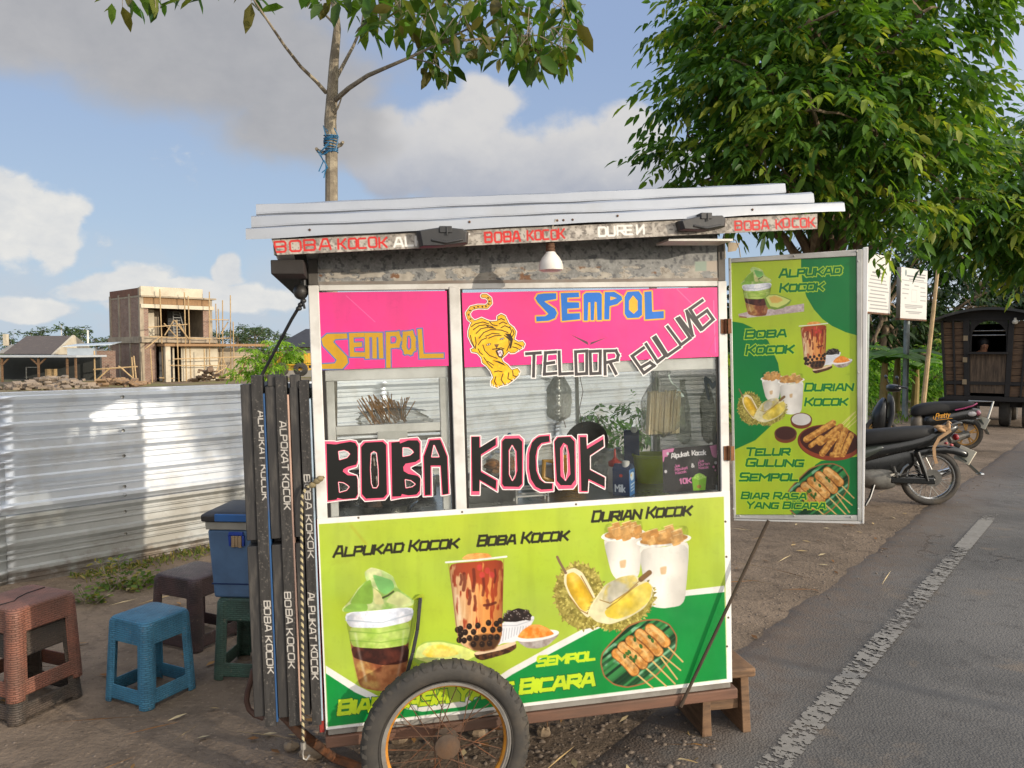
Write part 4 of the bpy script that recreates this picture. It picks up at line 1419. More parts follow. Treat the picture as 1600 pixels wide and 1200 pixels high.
# ---- roof
RS = 0.0497
prof = [(-0.204, -0.003), (-0.200, 0.023), (-0.190, 0.027), (-0.150, 0.030), (-0.144, 0.026), (-0.138, 0.032), (-0.066, 0.043), (-0.064, 0.049), (-0.074, 0.054), (-0.070, 0.081), (-0.060, 0.086), (-0.020, 0.089), (-0.014, 0.085), (-0.008, 0.091), (0.064, 0.102), (0.066, 0.110), (0.056, 0.116), (0.060, 0.143), (0.070, 0.148), (0.20, 0.165), (0.34, 0.17)]
back = [(0.36, 0.165), (0.47, 0.13), (0.475, 0.10), (0.60, 0.085), (0.605, 0.055), (0.73, 0.04), (0.735, 0.01), (0.86, 0.0)]
prof = prof + back
th = 0.004
xs = np.linspace(-0.162, 1.792, 34)
vs, fs = [], []
n_ = len(prof)
for k, dz in ((0, 0.0), (1, -th)):
 for i, x in enumerate(xs):
  for j, (y, z) in enumerate(prof):
   wob = 0.0022 * math.sin(x * 9 + j * 1.7) + 0.0016 * math.sin(x * 23 + j)
   # the right ends are cut back a little towards the ridge
   xx = x - (max(0, (x - 1.4) / 0.39) * 0.065 * min(1, max(0, (y + 0.2) / 0.26)))
   vs.append((xx, y, 1.900 + z + RS * (xx + 0.16) + dz + wob * 0.6))
NX = len(xs)
for i in range(NX - 1):
 for j in range(n_ - 1):
  a0 = i * n_ + j
  fs.append((a0, a0 + n_, a0 + n_ + 1, a0 + 1))
  a1 = NX * n_ + a0
  fs.append((a1, a1 + 1, a1 + n_ + 1, a1 + n_))
for i in range(NX - 1):
 for j in (0, n_ - 1):
  a0, a1 = i * n_ + j, NX * n_ + i * n_ + j
  fs.append((a0, a1, a1 + n_, a0 + n_))
for j in range(n_ - 1):
 for i in (0, NX - 1):
  a0, a1 = i * n_ + j, NX * n_ + i * n_ + j
  fs.append((a0, a0 + 1, a1 + 1, a1))
roof = MB().add(vs, fs).build('roof', M_ROOF, cart, angle=25)
b = MB()
for (x, y, z) in ((0.02, -0.2035, .012), (0.5, -0.2035, .014), (0.98, -0.2035, .012), (1.45, -0.2035, .012), (0.78, -0.2035, .006), (0.80, -.2035, .006), (0.83, -.2035, .006)):
 b.ell((x, y, 1.900 + z + RS * (x + .16)), (0.004, 0.003, 0.004), 8, 5)
split_build(b, 'roof_screw', M_RUST, roof)
# roof timbers: fascia board behind the painted strip, side boards, soffit
FZ = lambda x: 1.848 + (x + 0.076) * 0.0478
b = MB()
b.add([(x, y, FZ(x) + dz) for (x, y, dz) in ((-0.086, -0.19, .002), (1.686, -0.19, .002), (1.686, -0.165, .002), (-0.086, -0.165, .002), (-0.088, -0.19, .044), (1.686, -0.19, .046), (1.686, -0.165, .046), (-0.088, -0.165, .044))],
  [(0, 3, 2, 1), (4, 5, 6, 7), (0, 1, 5, 4), (1, 2, 6, 5), (2, 3, 7, 6), (3, 0, 4, 7)])
b.build('fascia_board', mat('grey_timber', (110, 104, 96), 0.85, (74, 70, 64), 8, bump=0.001), cart)
b = MB()
for x in (-0.075, 0.45, 0.95, 1.60):
 zt = 1.900 + RS * (x + .16)
 b.add([(x, -0.163, zt - .048), (x + .03, -0.163, zt - .048), (x + .03, 0.30, zt + .04), (x, 0.30, zt + .04), (x, -0.163, zt - .012), (x + .03, -0.163, zt - .012), (x + .03, 0.30, zt + .12), (x, .30, zt + .12)],
   [(0, 3, 2, 1), (4, 5, 6, 7), (0, 1, 5, 4), (1, 2, 6, 5), (2, 3, 7, 6), (3, 0, 4, 7)])
 b.add([(x, 0.31, zt + .04), (x + .03, 0.31, zt + .04), (x + .03, 0.84, zt - .075), (x, 0.84, zt - .075), (x, 0.31, zt + .12), (x + .03, 0.31, zt + .12), (x + .03, 0.84, zt - .02), (x, .84, zt - .02)],
   [(0, 3, 2, 1), (4, 5, 6, 7), (0, 1, 5, 4), (1, 2, 6, 5), (2, 3, 7, 6), (3, 0, 4, 7)])
split_build(b, 'rafter', mat('shade_toned_timber', (52, 48, 45), 0.9, (32, 30, 28), 8, bump=0.001), cart)  # near-black base colour carries the shade under the eaves
b = MB().box(-0.10, -0.004, -0.16, 0.62, 1.795, 1.838)
b.build('eave_beam', mat('shade_toned_timber', (52, 48, 45)), cart, bevel=0.003)

# painted strip on the fascia
def mott(U, V):
 n1 = vnoise(U, V, 7, 41, 3)
 n2 = vnoise(U, V, 3.2, 43, 2)
 t = np.clip((n1 - .42) / .2, 0, 1)[..., None]
 s_ = np.clip((n2 - .6) / .1, 0, 1)[..., None]
 c = np.array([176, 168, 156.]) * (1 - t) + np.array([142, 134, 124.]) * t
 return c * (1 - .6 * s_) + np.array([88, 82, 76.]) * .6 * s_

P = Paint([(424.5, 375), (1277, 334), (1277, 357.5), (433, 398.5)], 900, 30, mott)
bl = lambda u: 397.5 - (u - 433) * 0.0483
RED, WH2 = (196, 40, 36), (226, 222, 214)

def ftext(t, u0, u1, col, h=17, w=.2, seed=1, dv=-2, jit=.05, sh=0.0):
 P.text(t, (u0, bl(u0) + dv), (u1, bl(u1) + dv), h, col, w=w, jit=jit, seed=seed, box=False, gap=.42, shear=sh)

ftext('BOBA', 429, 519, RED, 19, .16, 3)
ftext('KOCOK', 527, 606, RED, 18, .17, 5)
ftext('ALPUKAT', 615, 735, WH2, 17, .19, 7)
ftext('BOBA', 757, 814, RED, 18, .18, 9)
ftext('KOCOK', 823, 884, RED, 17, .17, 11)
for x in (905, 921):
 P.ell(x, bl(x) - 12, 6, 6, (196, 188, 176), wob=.4, op=.8)
P.text('DURE', (935, bl(935) - 3), (990, bl(990) - 3), 17, WH2, w=.2, jit=.04, seed=4, box=False)
P.text('И', (994, bl(994) - 3), (1008, bl(1008) - 3), 17, WH2, w=.2, box=False)
ftext('BOBA', 1148, 1203, RED, 16, .165, 13)
ftext('KOCOK', 1211, 1274, RED, 16, .165, 15)
paint_sheet('fascia_lettering', P, cpos(-0.194), M_HAND, cart, back=(0, 0.003, 0), edge=(120, 114, 106))

# black clamp boxes on the fascia
for (quad, nm) in (([(650, 362), (690, 356), (722, 359), (731, 364), (730, 382), (690, 387), (655, 388)], 1), ([(1056, 347), (1090, 339), (1125, 338), (1130, 343), (1129, 356), (1095, 362), (1060, 361)], 2)):
 loc = [CL(u, v, -0.205) for (u, v) in quad]
 b = MB()
 n = len(loc)
 cx = sum(p[0] for p in loc) / n
 cz = sum(p[2] for p in loc) / n
 ring = lambda y, k: [(cx + (p[0] - cx) * k, y, cz + (p[2] - cz) * k) for p in loc]
 b.loft([ring(-0.197, 1.0), ring(-0.222, 1.0), ring(-0.234, 0.88)])
 b.box(cx - .020, cx + .018, -0.238, -0.2, cz + .010, cz + .030)
 b.box(cx + .0, cx + .005, -0.241, -0.2385, cz + .002, cz + .028)
 b.tube([(cx - .045, -0.233, cz - .012), (cx, -.236, cz - .02), (cx + .05, -0.233, cz - .01)], 0.005, 6)
 b.build('black_clamp', M_BLACKP, cart, bevel=0.004)
MB().box(1.17, 1.40, -0.16, -0.05, 1.895, 1.902).build('soffit_sheet', M_ALU, cart)

# wheels with tyre, rim, hub and spokes
WC = Vector((0.387, -0.105, 0.267))
MX = Matrix(((1, 0, 0, 0), (0, 0, -1, 0), (0, 1, 0, 0), (0, 0, 0, 1)))   # lathe axis z -> -y

M_RIMO = mat('orange_rim_paint', (196, 132, 34), 0.6, (150, 88, 24), 14, dirt=(110, 64, 34), dscale=10, damt=0.6)

def make_wheel(center):
 w = bpy.data.objects.new('wheel', None)
 COL.objects.link(w)
 w.parent = cart
 w.location = center
 b = MB()
 Rr, tw = 0.2385, 0.030
 pr = []
 for i in range(20):
  t = 2 * math.pi * i / 20
  ex = math.copysign(abs(math.cos(t)) ** 0.75, math.cos(t))
  pr.append((Rr + 0.0335 * ex, tw * math.sin(t)))
 b.lathe(pr, 96, MX, closed=True)
 rs = random.Random(5)
 for i in range(52):
  a = 2 * math.pi * i / 52
  for s in (-1, 1):
   # tread lugs along both shoulders
   M_ = Matrix.Rotation(-a, 4, 'Y')
   z0 = Rr + 0.0178
   pts = [(s * .0265, z0 - .006), (s * .0215, z0 + .0085), (s * .006, z0 + .0135)]
   q = []
   for (yy, zz) in pts:
    for dx in (-.0065, .0065):
     sk_ = dx + (0.004 if i % 2 else -0.004) * (zz - z0) / .01
     q.append(M_ @ Vector((sk_, yy, zz)))
   b.add(q + [v + (M_ @ Vector((0, s * .002, 0.0035))) for v in q],
     [(6, 8, 9, 7), (8, 10, 11, 9), (0, 6, 7, 1), (0, 2, 8, 6), (2, 4, 10, 8), (1, 7, 9, 3), (3, 9, 11, 5), (4, 5, 11, 10)])
 b.tube([(0.2115 * math.cos(t), -0.0305, 0.2115 * math.sin(t)) for t in np.linspace(0, 2 * math.pi, 72)[:-1]], 0.0018, 5, closed=True)
 b.build('tyre', M_RUBBER, w, angle=50)
 b = MB()
 b.lathe([(0.2085, -0.018), (0.2085, -0.021), (0.1965, -0.021), (0.1945, -0.012), (0.187, -0.006), (0.187, 0.006), (0.1945, 0.012), (0.1965, 0.021), (0.2085, 0.021), (0.2085, 0.018), (0.199, 0.0), ], 80, MX, closed=True)
 b.f, mi = b.f, []
 for f in b.f:
  r_ = sum(math.hypot(b.v[i][0], b.v[i][2]) for i in f) / len(f)
  mi.append(1 if r_ < 0.1935 else 0)
 b.m = mi
 b.build('rim', [mat('worn_steel_rim', (168, 164, 156), 0.42, (128, 120, 110), 20, metal=0.5, dirt=(120, 86, 56), damt=0.4), M_RIMO], w, angle=30)
 b = MB()
 b.lathe([(0.0, -0.042), (0.010, -0.042), (0.012, -0.034), (0.020, -0.036), (0.024, -0.030), (0.040, -0.026), (0.041, -0.020), (0.020, -0.016), (0.018, 0.0), (0.020, 0.016), (0.041, 0.020), (0.040, 0.026), (0.02, 0.03), (0.0, 0.032)], 28, MX)
 b.build('hub', mat('rusty_hub', (86, 72, 60), 0.75, (56, 47, 40), 30, metal=0.3, bump=0.0008, dirt=(136, 98, 64)), w)
 sp = None
 for i in range(28):
  a = 2 * math.pi * i / 28
  s = -1 if i % 2 else 1
  da = (0.62 if (i // 2) % 2 else -0.62)
  if sp is None or i in (0, 1, 2, 3):
   q0 = Vector((0.036 * math.cos(a + da * 1.9), s * 0.022, 0.036 * math.sin(a + da * 1.9)))
   q1 = Vector((0.190 * math.cos(a), s * 0.003, 0.190 * math.sin(a)))
   o = MB().tube([q0, q1], 0.0016, 5).build('spoke', M_RUST, w)
  else:
   o = [c for c in w.children if c.name.startswith('spoke')][i % 4].copy()
   COL.objects.link(o)
   o.rotation_euler = (0, -2 * math.pi * (i - i % 4) / 28, 0)
 return w

wheel = make_wheel(WC)
wheel.scale = (1.018, 1.018, 1.018)
w2 = copy_tree(wheel, cart)
w2.location = (0.387, D + 0.105, 0.267)
MB().tube([(0.387, -0.07, 0.267), (0.387, D + 0.07, 0.267)], 0.013, 10).tube([(0.30, 0.02, 0.262), (0.30, D, 0.262)], 0.015, 8).build('axle', M_RUST, cart)
# bent black bracket beside the wheel, pushing up a torn banner corner
b = MB()
q = [CL(u, v, y) for (u, v, y) in ((657, 934, -0.018), (652, 985, -0.022), (645, 1020, -0.026), (636, 1052, -0.03))]
for a_, c_ in zip(q[:-1], q[1:]):
 b.bar(a_, c_, 0.012, 0.006, up=(0, 1, 0))
b.build('bracket', M_BLACKP, cart, bevel=0.002)
q = [CL(u, v, y) for (u, v, y) in ((644, 937, -0.009), (656, 929, -0.022), (664, 936, -0.012), (662, 928, -0.02))]
MB().add(q, [(0, 2, 1), (1, 2, 3)]).build('torn_corner', mat('lime_vinyl', (186, 204, 60), 0.5), cart, recalc=False)

# hinges
M_HINGE = mat('rusty_hinge', (130, 84, 52), 0.75, (84, 58, 42), 30, metal=0.3, dirt=(170, 120, 76))
for (u, v) in ((1133, 510), (1137.5, 708)):
 c = CL(u, v, -0.006)
 b = MB()
 b.box(c[0] - .016, c[0] - .002, -.0075, -.0045, c[2] - .026, c[2] + .026)
 b.box(c[0] + .004, c[0] + .017, -.022, -.019, c[2] - .026, c[2] + .026)
 b.tube([(c[0] + .001, -.010, c[2] - .027), (c[0] + .001, -.010, c[2] + .027)], 0.005, 10)
 for dz in (-.016, .016):
  b.ell((c[0] - .009, -.0085, c[2] + dz), (.003, .0015, .003), 8, 5)
 b.build('hinge', M_HINGE, cart)

# ---- hinged banner door (own plane, open towards the road)
Q = [AT(1139, 403.5, 2.80), AT(1354, 388.5, 2.655), AT(1347, 814.5, 2.655), AT(1147, 808, 2.80)]
MI = np.array(cart.matrix_world.inverted())
w2l = lambda p: (MI @ np.append(p, 1))[:3]
dx_ = (Q[1] - Q[0]) / np.linalg.norm(Q[1] - Q[0])
dz_ = (Q[0] - Q[3]) / np.linalg.norm(Q[0] - Q[3])
dn_ = np.cross(dx_, dz_)
dn_ /= np.linalg.norm(dn_)
if dn_[1] > 0:
 dn_ = -dn_          # towards the viewer
o_ = Q[3]

def dpos(off):
 def f(U, V):
  Wp = PL(U, V, o_ + dn_ * off, dn_)
  return np.c_[Wp, np.ones(len(Wp))] @ MI[:3].T
 return f

def dbar(b, quad, off0, off1):
 """a flat bar seen at this quad of the door plane"""
 lo = [w2l(PL(u, v, o_ + dn_ * off0, dn_)) for (u, v) in quad]
 b.add(list(lo) + [p + (MI[:3, :3] @ dn_) * (off1 - off0) for p in lo], [(0, 1, 2, 3), (7, 6, 5, 4), (0, 4, 5, 1), (1, 5, 6, 2), (2, 6, 7, 3), (3, 7, 4, 0)])

def dlime(U, V):
 return np.stack([164 + 10 * vnoise(U, V, 50, 3, 2), 192 + 0 * U, 40 + 16 * vnoise(U, V, 60, 4, 2)], -1)

DG = lambda U, V: np.stack([12 + 8 * vnoise(U, V, 50, 8, 2), 112 + 16 * vnoise(U, V, 70, 9, 2), 50 + 10 * vnoise(U, V, 50, 4, 2)], -1)
P = Paint([(1141.5, 410.5), (1338.5, 400), (1340, 804), (1149.5, 804)], 360, 740, dlime)
P.T = (1 / 6, 1 / 6, 1100, 400)
P.poly([(910, 20), (1432, -10), (1440, 745), (1330, 715), (1200, 655), (1110, 590), (1030, 500), (960, 380), (925, 260), (910, 130)], DG)
P.T = (0.4, 0.4, 1120, 360)
P.poly([(55, 355), (100, 362), (150, 385), (200, 430), (240, 520), (250, 600), (245, 690), (215, 760), (150, 820), (66, 858)], DG)
P.T = (1 / 6, 1 / 6, 1140, 620)
P.poly([(860, 600), (1200, 560), (1200, 1110), (580, 1100), (585, 1050), (780, 1010), (800, 640)], DG)
a_ = 1 / 2.857 * 0.395
art_avocado_cup(P, (0.150, 0.1395, 1134.0, 374.5), half=False)
P.T = (1 / 6, 1 / 6, 1100, 400)
P.poly([(320, 545), (420, 520), (600, 500), (938, 445), (938, 520), (600, 560), (400, 580), (330, 575)], spk((206, 190, 190), (180, 160, 160), 5, 5))
P.poly([(330, 560), (400, 570), (400, 582), (330, 577)], (150, 104, 70))
art_avocado_cup(P, (0.150, 0.1395, 1134.0, 374.5), half=False)
P.T = (1 / 6, 1 / 6, 1100, 400)
P.poly([(565, 395), (600, 362), (680, 358), (760, 385), (822, 412), (800, 450), (740, 490), (660, 505), (590, 480)], (120, 150, 60))
P.poly([(580, 390), (610, 368), (680, 366), (755, 392), (808, 416), (770, 450), (690, 485), (620, 470)], (206, 216, 120))
P.poly([(610, 390), (660, 372), (720, 392), (740, 415), (690, 440), (635, 440)], (214, 176, 90), soft=2)
art_boba_cup(P, (0.0785, 0.0805, 1245.5, 500.5))
art_durian(P, (0.1305, 0.1325, 1130.0, 563.0))
art_telur(P, (1 / 6, 1 / 6, 1140, 620))
art_sempol(P, (0.218, 0.2183, 1132.5, 570.5))
P.T = (1, 1, 0, 0)
GT, OL = (14, 112, 52), (176, 204, 44)
o2 = (OL, 1.3)
for (t, p0, p1, h) in (('ALPUKAD', (1216, 435), (1315, 429), 15), ('KOCOK', (1217, 457.5), (1287, 454), 15), ('BOBA', (1163, 530), (1229, 527), 15), ('KOCOK', (1164, 555), (1240, 552.5), 16),
      ('DURIAN', (1256, 612), (1333, 611), 14), ('KOCOK', (1256, 635), (1324, 634), 14), ('TELUR', (1164, 713), (1234, 712), 14), ('GULUNG', (1164, 729.5), (1255, 730), 14),
      ('SEMPOL', (1154, 752.5), (1247, 752), 14.5), ('BIAR RASA', (1157, 780), (1260, 781), 12), ('YANG BICARA', (1165, 795), (1290, 796), 12)):
 P.text(t, p0, p1, h, GT, w=.21, shear=.2, small=.88, gap=.3, outline=o2)
grime(P, 9, .10)
door = paint_sheet('door_banner', P, dpos(0.0), M_PRINT, cart, back=MI[:3, :3] @ (-dn_ * 0.012))
b = MB()
dbar(b, [(1138.5, 404), (1142.5, 403.8), (1150.5, 808.2), (1146.5, 808)], -0.016, 0.006)
dbar(b, [(1337.5, 391), (1346.5, 390.3), (1345, 812), (1339.0, 812)], -0.016, 0.006)
b2 = MB()
dbar(b, [(1143, 404.6), (1337, 391), (1337.3, 400.6), (1143.2, 411)], -0.016, 0.005)
dbar(b, [(1150.8, 803.5), (1339.0, 803.5), (1339, 812), (1150.8, 808.4)], -0.016, 0.005)
b.build('door_frame', M_ALU, door, bevel=0.0015)
b = MB()
dbar(b, [(1347, 388), (1355.5, 386.5), (1349, 816), (1345.5, 816)], -0.022, 0.003)
dbar(b, [(1147, 808.8), (1345, 812.6), (1345.3, 816.8), (1147, 811.4)], -0.02, 0.001)
b.build('folded_vinyl_edge', mat('white_vinyl', (218, 216, 212), 0.45, (198, 194, 188), 5), door, bevel=0.002)
b = MB()
for (u, v) in ((1141, 421), (1241, 400), (1338.5, 392.5), (1341, 408), (1341, 582), (1341, 795), (1330, 808), (1241, 806), (1156, 806), (1145, 618), (1146, 795)):
 p = w2l(PL(u, v, o_ + dn_ * 0.007, dn_))
 b.ell(p, (.0035, .0035, .0035), 8, 5)
split_build(b, 'rivet', M_ALU, door)
# prop rod from the door foot to the base frame
p0, p1 = w2l(AT(1201, 813, 2.735)), CL(1067, 1096, -0.016)
MB().tube([p0, p1], 0.0062, 8).tube([p1, Vector(p1) + (Vector(p1) - Vector(p0)).normalized() * 0.02], 0.008, 8).build('prop_rod', mat('brown_rod', (84, 70, 56), 0.7, (58, 48, 40), 20, metal=0.3), cart)
# small bits at the top right corner of the body: a bent tin flap and wires
q = [CL(u, v, y) for (u, v, y) in ((1137, 378, 0.02), (1156, 380, 0.12), (1150, 392, 0.12), (1137, 394, 0.02))]
MB().add(q, [(0, 1, 2, 3)]).build('tin_flap', mat('old_tin', (168, 150, 124), 0.6), cart, recalc=False)
split_build(MB().tube([CL(u, v, 0.03) for (u, v) in ((1140, 372), (1150, 376), (1155, 388), (1157, 402))], 0.002, 5).tube([CL(1131, 366, -.01), CL(1133, 404, -.01)], 0.003, 5), 'loose_wire', mat('pale_wire', (190, 180, 160), 0.6), cart)
# round black knob at the left post
c = CL(470, 456, 0.02)
b = MB()
b.ell((c[0], c[1], c[2]), (0.024, 0.03, 0.026), 18, 10)
b.tube([(c[0], c[1], c[2]), (c[0] + .03, c[1] + .01, c[2] + .004)], 0.012, 8)
b.tube([(c[0] + .012, c[1], c[2] + .02), (c[0] + .012, c[1], c[2] + .07)], 0.012, 8)
b.build('round_knob', M_BLACKP, cart)

def PXY(p):
 """world point -> pixel of the 1600x1200 photo"""
 q = np.array(p, float) - CAMP
 f = q[1] * math.cos(PITCH) - q[2] * math.sin(PITCH)
 h = q[1] * math.sin(PITCH) + q[2] * math.cos(PITCH)
 return 800 + FPX * q[0] / f, 600 - FPX * h / f

def smooth01(x, a, b):
 t = np.clip((x - a) / (b - a), 0, 1)
 return t * t * (3 - 2 * t)

# ------------------------------------------------------------------ ground, road
FG0, FD = np.array([-3.309, 4.896]), np.array([0.6847, 0.7288])      # fence line
FN = np.array([-FD[1], FD[0]])                                        # away from the street

def gheight(x, y):
 d = (x - FG0[0]) * FN[0] + (y - FG0[1]) * FN[1]
 drop = -0.62 * smooth01(d, 0.6, 14)
 h = drop + 0.010 * (vnoise(x + 50, y + 50, 0.9, 3, 3) - .5) * (1 + 3 * smooth01(d, .2, 3))
 # rough bank under and behind the cart up to the fence
 bank = smooth01(d, -1.2, -0.1) * (1 - smooth01(d, 0.1, 0.8))
 return h + bank * 0.05 * vnoise(x + 20, y + 30, 0.4, 9, 3)

def axis(lo, hi, fine_lo, fine_hi, st, grow=1.13):
 a = list(np.arange(fine_lo, fine_hi, st))
 s_ = st
 while a[-1] < hi:
  s_ *= grow
  a.append(a[-1] + s_)
 s_ = st
 while a[0] > lo:
  s_ *= grow
  a.insert(0, a[0] - s_)
 return np.array(a)

gx, gy = axis(-420, 420, -4.5, 5.0, 0.045), axis(-60, 900, 1.6, 7.5, 0.045)
GX, GY = np.meshgrid(gx, gy)
GZ = gheight(GX.ravel(), GY.ravel()).reshape(GX.shape)
V = np.stack([GX, GY, GZ], -1).reshape(-1, 3)
W1 = len(gx)
ii = np.arange(len(gy) - 1)[:, None] * W1 + np.arange(W1 - 1)[None, :]
F = np.stack([ii, ii + 1, ii + W1 + 1, ii + W1], -1).reshape(-1, 4)

def ground_mat():
 m = bpy.data.materials.new('packed_dirt')
 m.use_nodes = True
 N = NT(m.node_tree)
 out = N.n('ShaderNodeOutputMaterial')
 p = N.n('ShaderNodeBsdfPrincipled')
 N.set(out, 0, p)
 t = N.n('ShaderNodeTexCoord')
 o = (t, 'Object')
 n1 = N.noise(o, 1.1, 6, 0.6)
 n2 = N.noise(o, 7.0, 8, 0.68)
 n3 = N.noise(o, 42.0, 4, 0.6)
 c = N.mix(N.sstep(n1, .35, .65), lin((136, 119, 101)), lin((112, 98, 83)))
 c = N.mix(N.math('MULTIPLY', N.sstep(n2, .46, .68), .75), c, lin((92, 80, 68)))
 c = N.mix(N.math('MULTIPLY', N.sstep(n3, .58, .72), .6), c, lin((158, 138, 116)))
 c = N.mix(N.math('MULTIPLY', N.sstep(n3, .40, .30), .5), c, lin((62, 52, 44)))
 # grass green far out in the open field
 sp = N.n('ShaderNodeSeparateXYZ')
 N.set(sp, 0, o)
 d = N.math('ADD', N.math('MULTIPLY', N.math('ADD', (sp, 0), 3.309), -0.7288), N.math('MULTIPLY', N.math('SUBTRACT', (sp, 1), 4.896), 0.6847))
 gmask = N.math('MULTIPLY', N.sstep(d, 0.3, 2.0), N.sstep(N.noise(o, 0.35, 6, .6), .42, .58))
 c = N.mix(gmask, c, N.mix(N.sstep(n2, .4, .6), lin((104, 106, 58)), lin((134, 124, 84))))
 far = N.sstep(N.math('ADD', (sp, 0), N.math('MULTIPLY', (sp, 1), -0.3)), 8.0, 14.0)
 c = N.mix(N.math('MULTIPLY', far, 0.7), c, lin((84, 100, 56)))
 N.set(p, 'Base Color', c)
 p.inputs['Roughness'].default_value = 0.95
 p.inputs['Specular IOR Level'].default_value = 0.2
 b = N.n('ShaderNodeBump')
 b.inputs['Distance'].default_value = 0.03
 b.inputs['Strength'].default_value = 1.0
 N.set(b, 'Height', N.math('ADD', N.math('MULTIPLY', n2, .7), N.math('MULTIPLY', n3, .35)))
 N.set(p, 'Normal', b)
 return m

gob = np_mesh('ground', V, F, ground_mat())
tag(gob, 'brown packed dirt shoulder and open field beyond the fence', 'ground', kind='structure')

def road_mat():
 m = bpy.data.materials.new('asphalt')
 m.use_nodes = True
 N = NT(m.node_tree)
 out = N.n('ShaderNodeOutputMaterial')
 p = N.n('ShaderNodeBsdfPrincipled')
 N.set(out, 0, p)
 t = N.n('ShaderNodeTexCoord')
 o = (t, 'Object')
 n1 = N.noise(o, 0.8, 5, 0.6)
 n2 = N.noise(o, 9.0, 8, 0.7)
 vo = N.n('ShaderNodeTexVoronoi')
 N.set(vo, 'Vector', o)
 vo.inputs['Scale'].default_value = 95.0
 c = N.mix(N.sstep(n1, .35, .65), lin((101, 98, 94)), lin((82, 80, 77)))
 c = N.mix(N.math('MULTIPLY', N.sstep(n2, .5, .7), .55), c, lin((64, 61, 59)))
 c = N.mix(N.math('MULTIPLY', N.sstep((vo, 0), .32, .06), .5), c, lin((148, 142, 134)))
 n4 = N.noise(o, 2.6, 7, 0.62, 0.4)
 c = N.mix(N.math('MULTIPLY', N.sstep(n4, .56, .72), .55), c, lin((122, 108, 92)))
 # cracks and darker tar patches
 cw = N.noise(o, 3.0, 3, .6)
 va = N.n('ShaderNodeVectorMath', operation='ADD')
 N.set(va, 0, o)
 vs_ = N.n('ShaderNodeVectorMath', operation='SCALE')
 N.set(vs_, 0, (cw, 'Color'))
 vs_.inputs['Scale'].default_value = .5
 N.set(va, 1, vs_)
 vc = N.n('ShaderNodeTexVoronoi', feature='DISTANCE_TO_EDGE')
 N.set(vc, 'Vector', va)
 vc.inputs['Scale'].default_value = .9
 crack = N.math('MULTIPLY', N.sstep((vc, 0), .012, .002), N.sstep(N.noise(o, .5, 3, .5), .50, .60))
 c = N.mix(N.math('MULTIPLY', crack, .8), c, lin((42, 40, 38)))
 pt = N.n('ShaderNodeTexVoronoi')
 N.set(pt, 'Vector', va)
 pt.inputs['Scale'].default_value = .42
 psep = N.n('ShaderNodeSeparateColor')
 N.set(psep, 0, (pt, 'Color'))
 c = N.mix(N.math('MULTIPLY', N.math('GREATER_THAN', (psep, 0), .74), .35), c, lin((70, 67, 65)))
 # dust towards the dirt edge
 at = N.n('ShaderNodeAttribute', attribute_name='Col')
 sep = N.n('ShaderNodeSeparateColor')
 N.set(sep, 0, (at, 'Color'))
 dust = N.math('MULTIPLY', (sep, 0), N.sstep(n2, .25, .6))
 c = N.mix(dust, c, lin((108, 92, 78)))
 N.set(p, 'Base Color', c)
 N.set(p, 'Roughness', N.math('ADD', .72, N.math('MULTIPLY', n2, .2)))
 p.inputs['Specular IOR Level'].default_value = 0.35
 b = N.n('ShaderNodeBump')
 b.inputs['Distance'].default_value = 0.0035
 N.set(b, 'Height', N.math('ADD', N.math('MULTIPLY', (vo, 0), .8), N.math('MULTIPLY', n2, .9)))
 N.set(p, 'Normal', b)
 return m

RD = np.array([0.635, 0.7725])
RD /= np.linalg.norm(RD)
RN = np.array([RD[1], -RD[0]])
RP = np.array([0.20, 2.81])           # on the ragged left edge
ts = axis(-30, 260, -2.5, 9.0, 0.04, 1.12)
across = np.concatenate([[0, .03, .07, .12, .2, .35, .55], np.linspace(.8, 6.4, 26)])
Vr, Cr = [], []
for t in ts:
 j = 0.11 * (vnoise(np.array([t + 60.]), np.array([3.0]), 0.9, 5, 4)[0] - .5) + 0.07 * (vnoise(np.array([t + 60.]), np.array([7.0]), 0.14, 15, 2)[0] - .5)
 for k, a in enumerate(across):
  aa = a + j * max(0, 1 - a / .8)
  q = RP + RD * t + RN * aa
  z = 0.012 if a > 0.1 else (-0.012 + .024 * min(1, a / .1))
  Vr.append((q[0], q[1], z + 0.004 * math.sin(t * 1.3 + a)))
  Cr.append((max(0, 1 - a / .6) * .9, 0, 0))
na = len(across)
ii = np.arange(len(ts) - 1)[:, None] * na + np.arange(na - 1)[None, :]
Fr = np.stack([ii, ii + 1, ii + na + 1, ii + na], -1).reshape(-1, 4)
rob = np_mesh('road', np.array(Vr), Fr, road_mat(), col=np.array(Cr))
tag(rob, 'worn grey asphalt road running away to the right', 'road', kind='structure')

# worn white edge line: paint left as ragged flakes
L0, L1 = GP(1215, 1196)[:2], GP(1540, 817)[:2]
ld = (L1 - L0) / np.linalg.norm(L1 - L0)
lr = np.array([ld[1], -ld[0]])
cs = 0.0055
tt = np.arange(-1.4, 9.5, cs * 1.2)
aa = np.arange(-0.055, 0.0551, cs)
TT, AA = np.meshgrid(tt, aa)
nn1 = vnoise(TT * 1.0 + 40, AA * 0.6 + 9, 0.030, 71, 3) * .5 + .5 * vnoise(TT * 1.1 + 31, AA * .6 + 5, 0.011, 72, 2)
nn2 = vnoise(TT + 70, AA + 20, 0.55, 73, 2)
tpx = (np.linalg.norm(L1 - L0))
fresh = ((TT > tpx - 1.22) & (TT < tpx + 0.02)).astype(float)
faded = smooth01(TT, tpx + 0.05, tpx + .3)
thr = 0.535 + 0.16 * (nn2 - .5) - 0.24 * fresh + 0.22 * faded - 0.06
edge = np.maximum(0, np.abs(AA) - 0.043) * 10
keep = (nn1 > thr + edge) & ~(((TT > 3.55) & (TT < 3.75)) & (np.abs(AA) < .06) & (nn1 < .56))
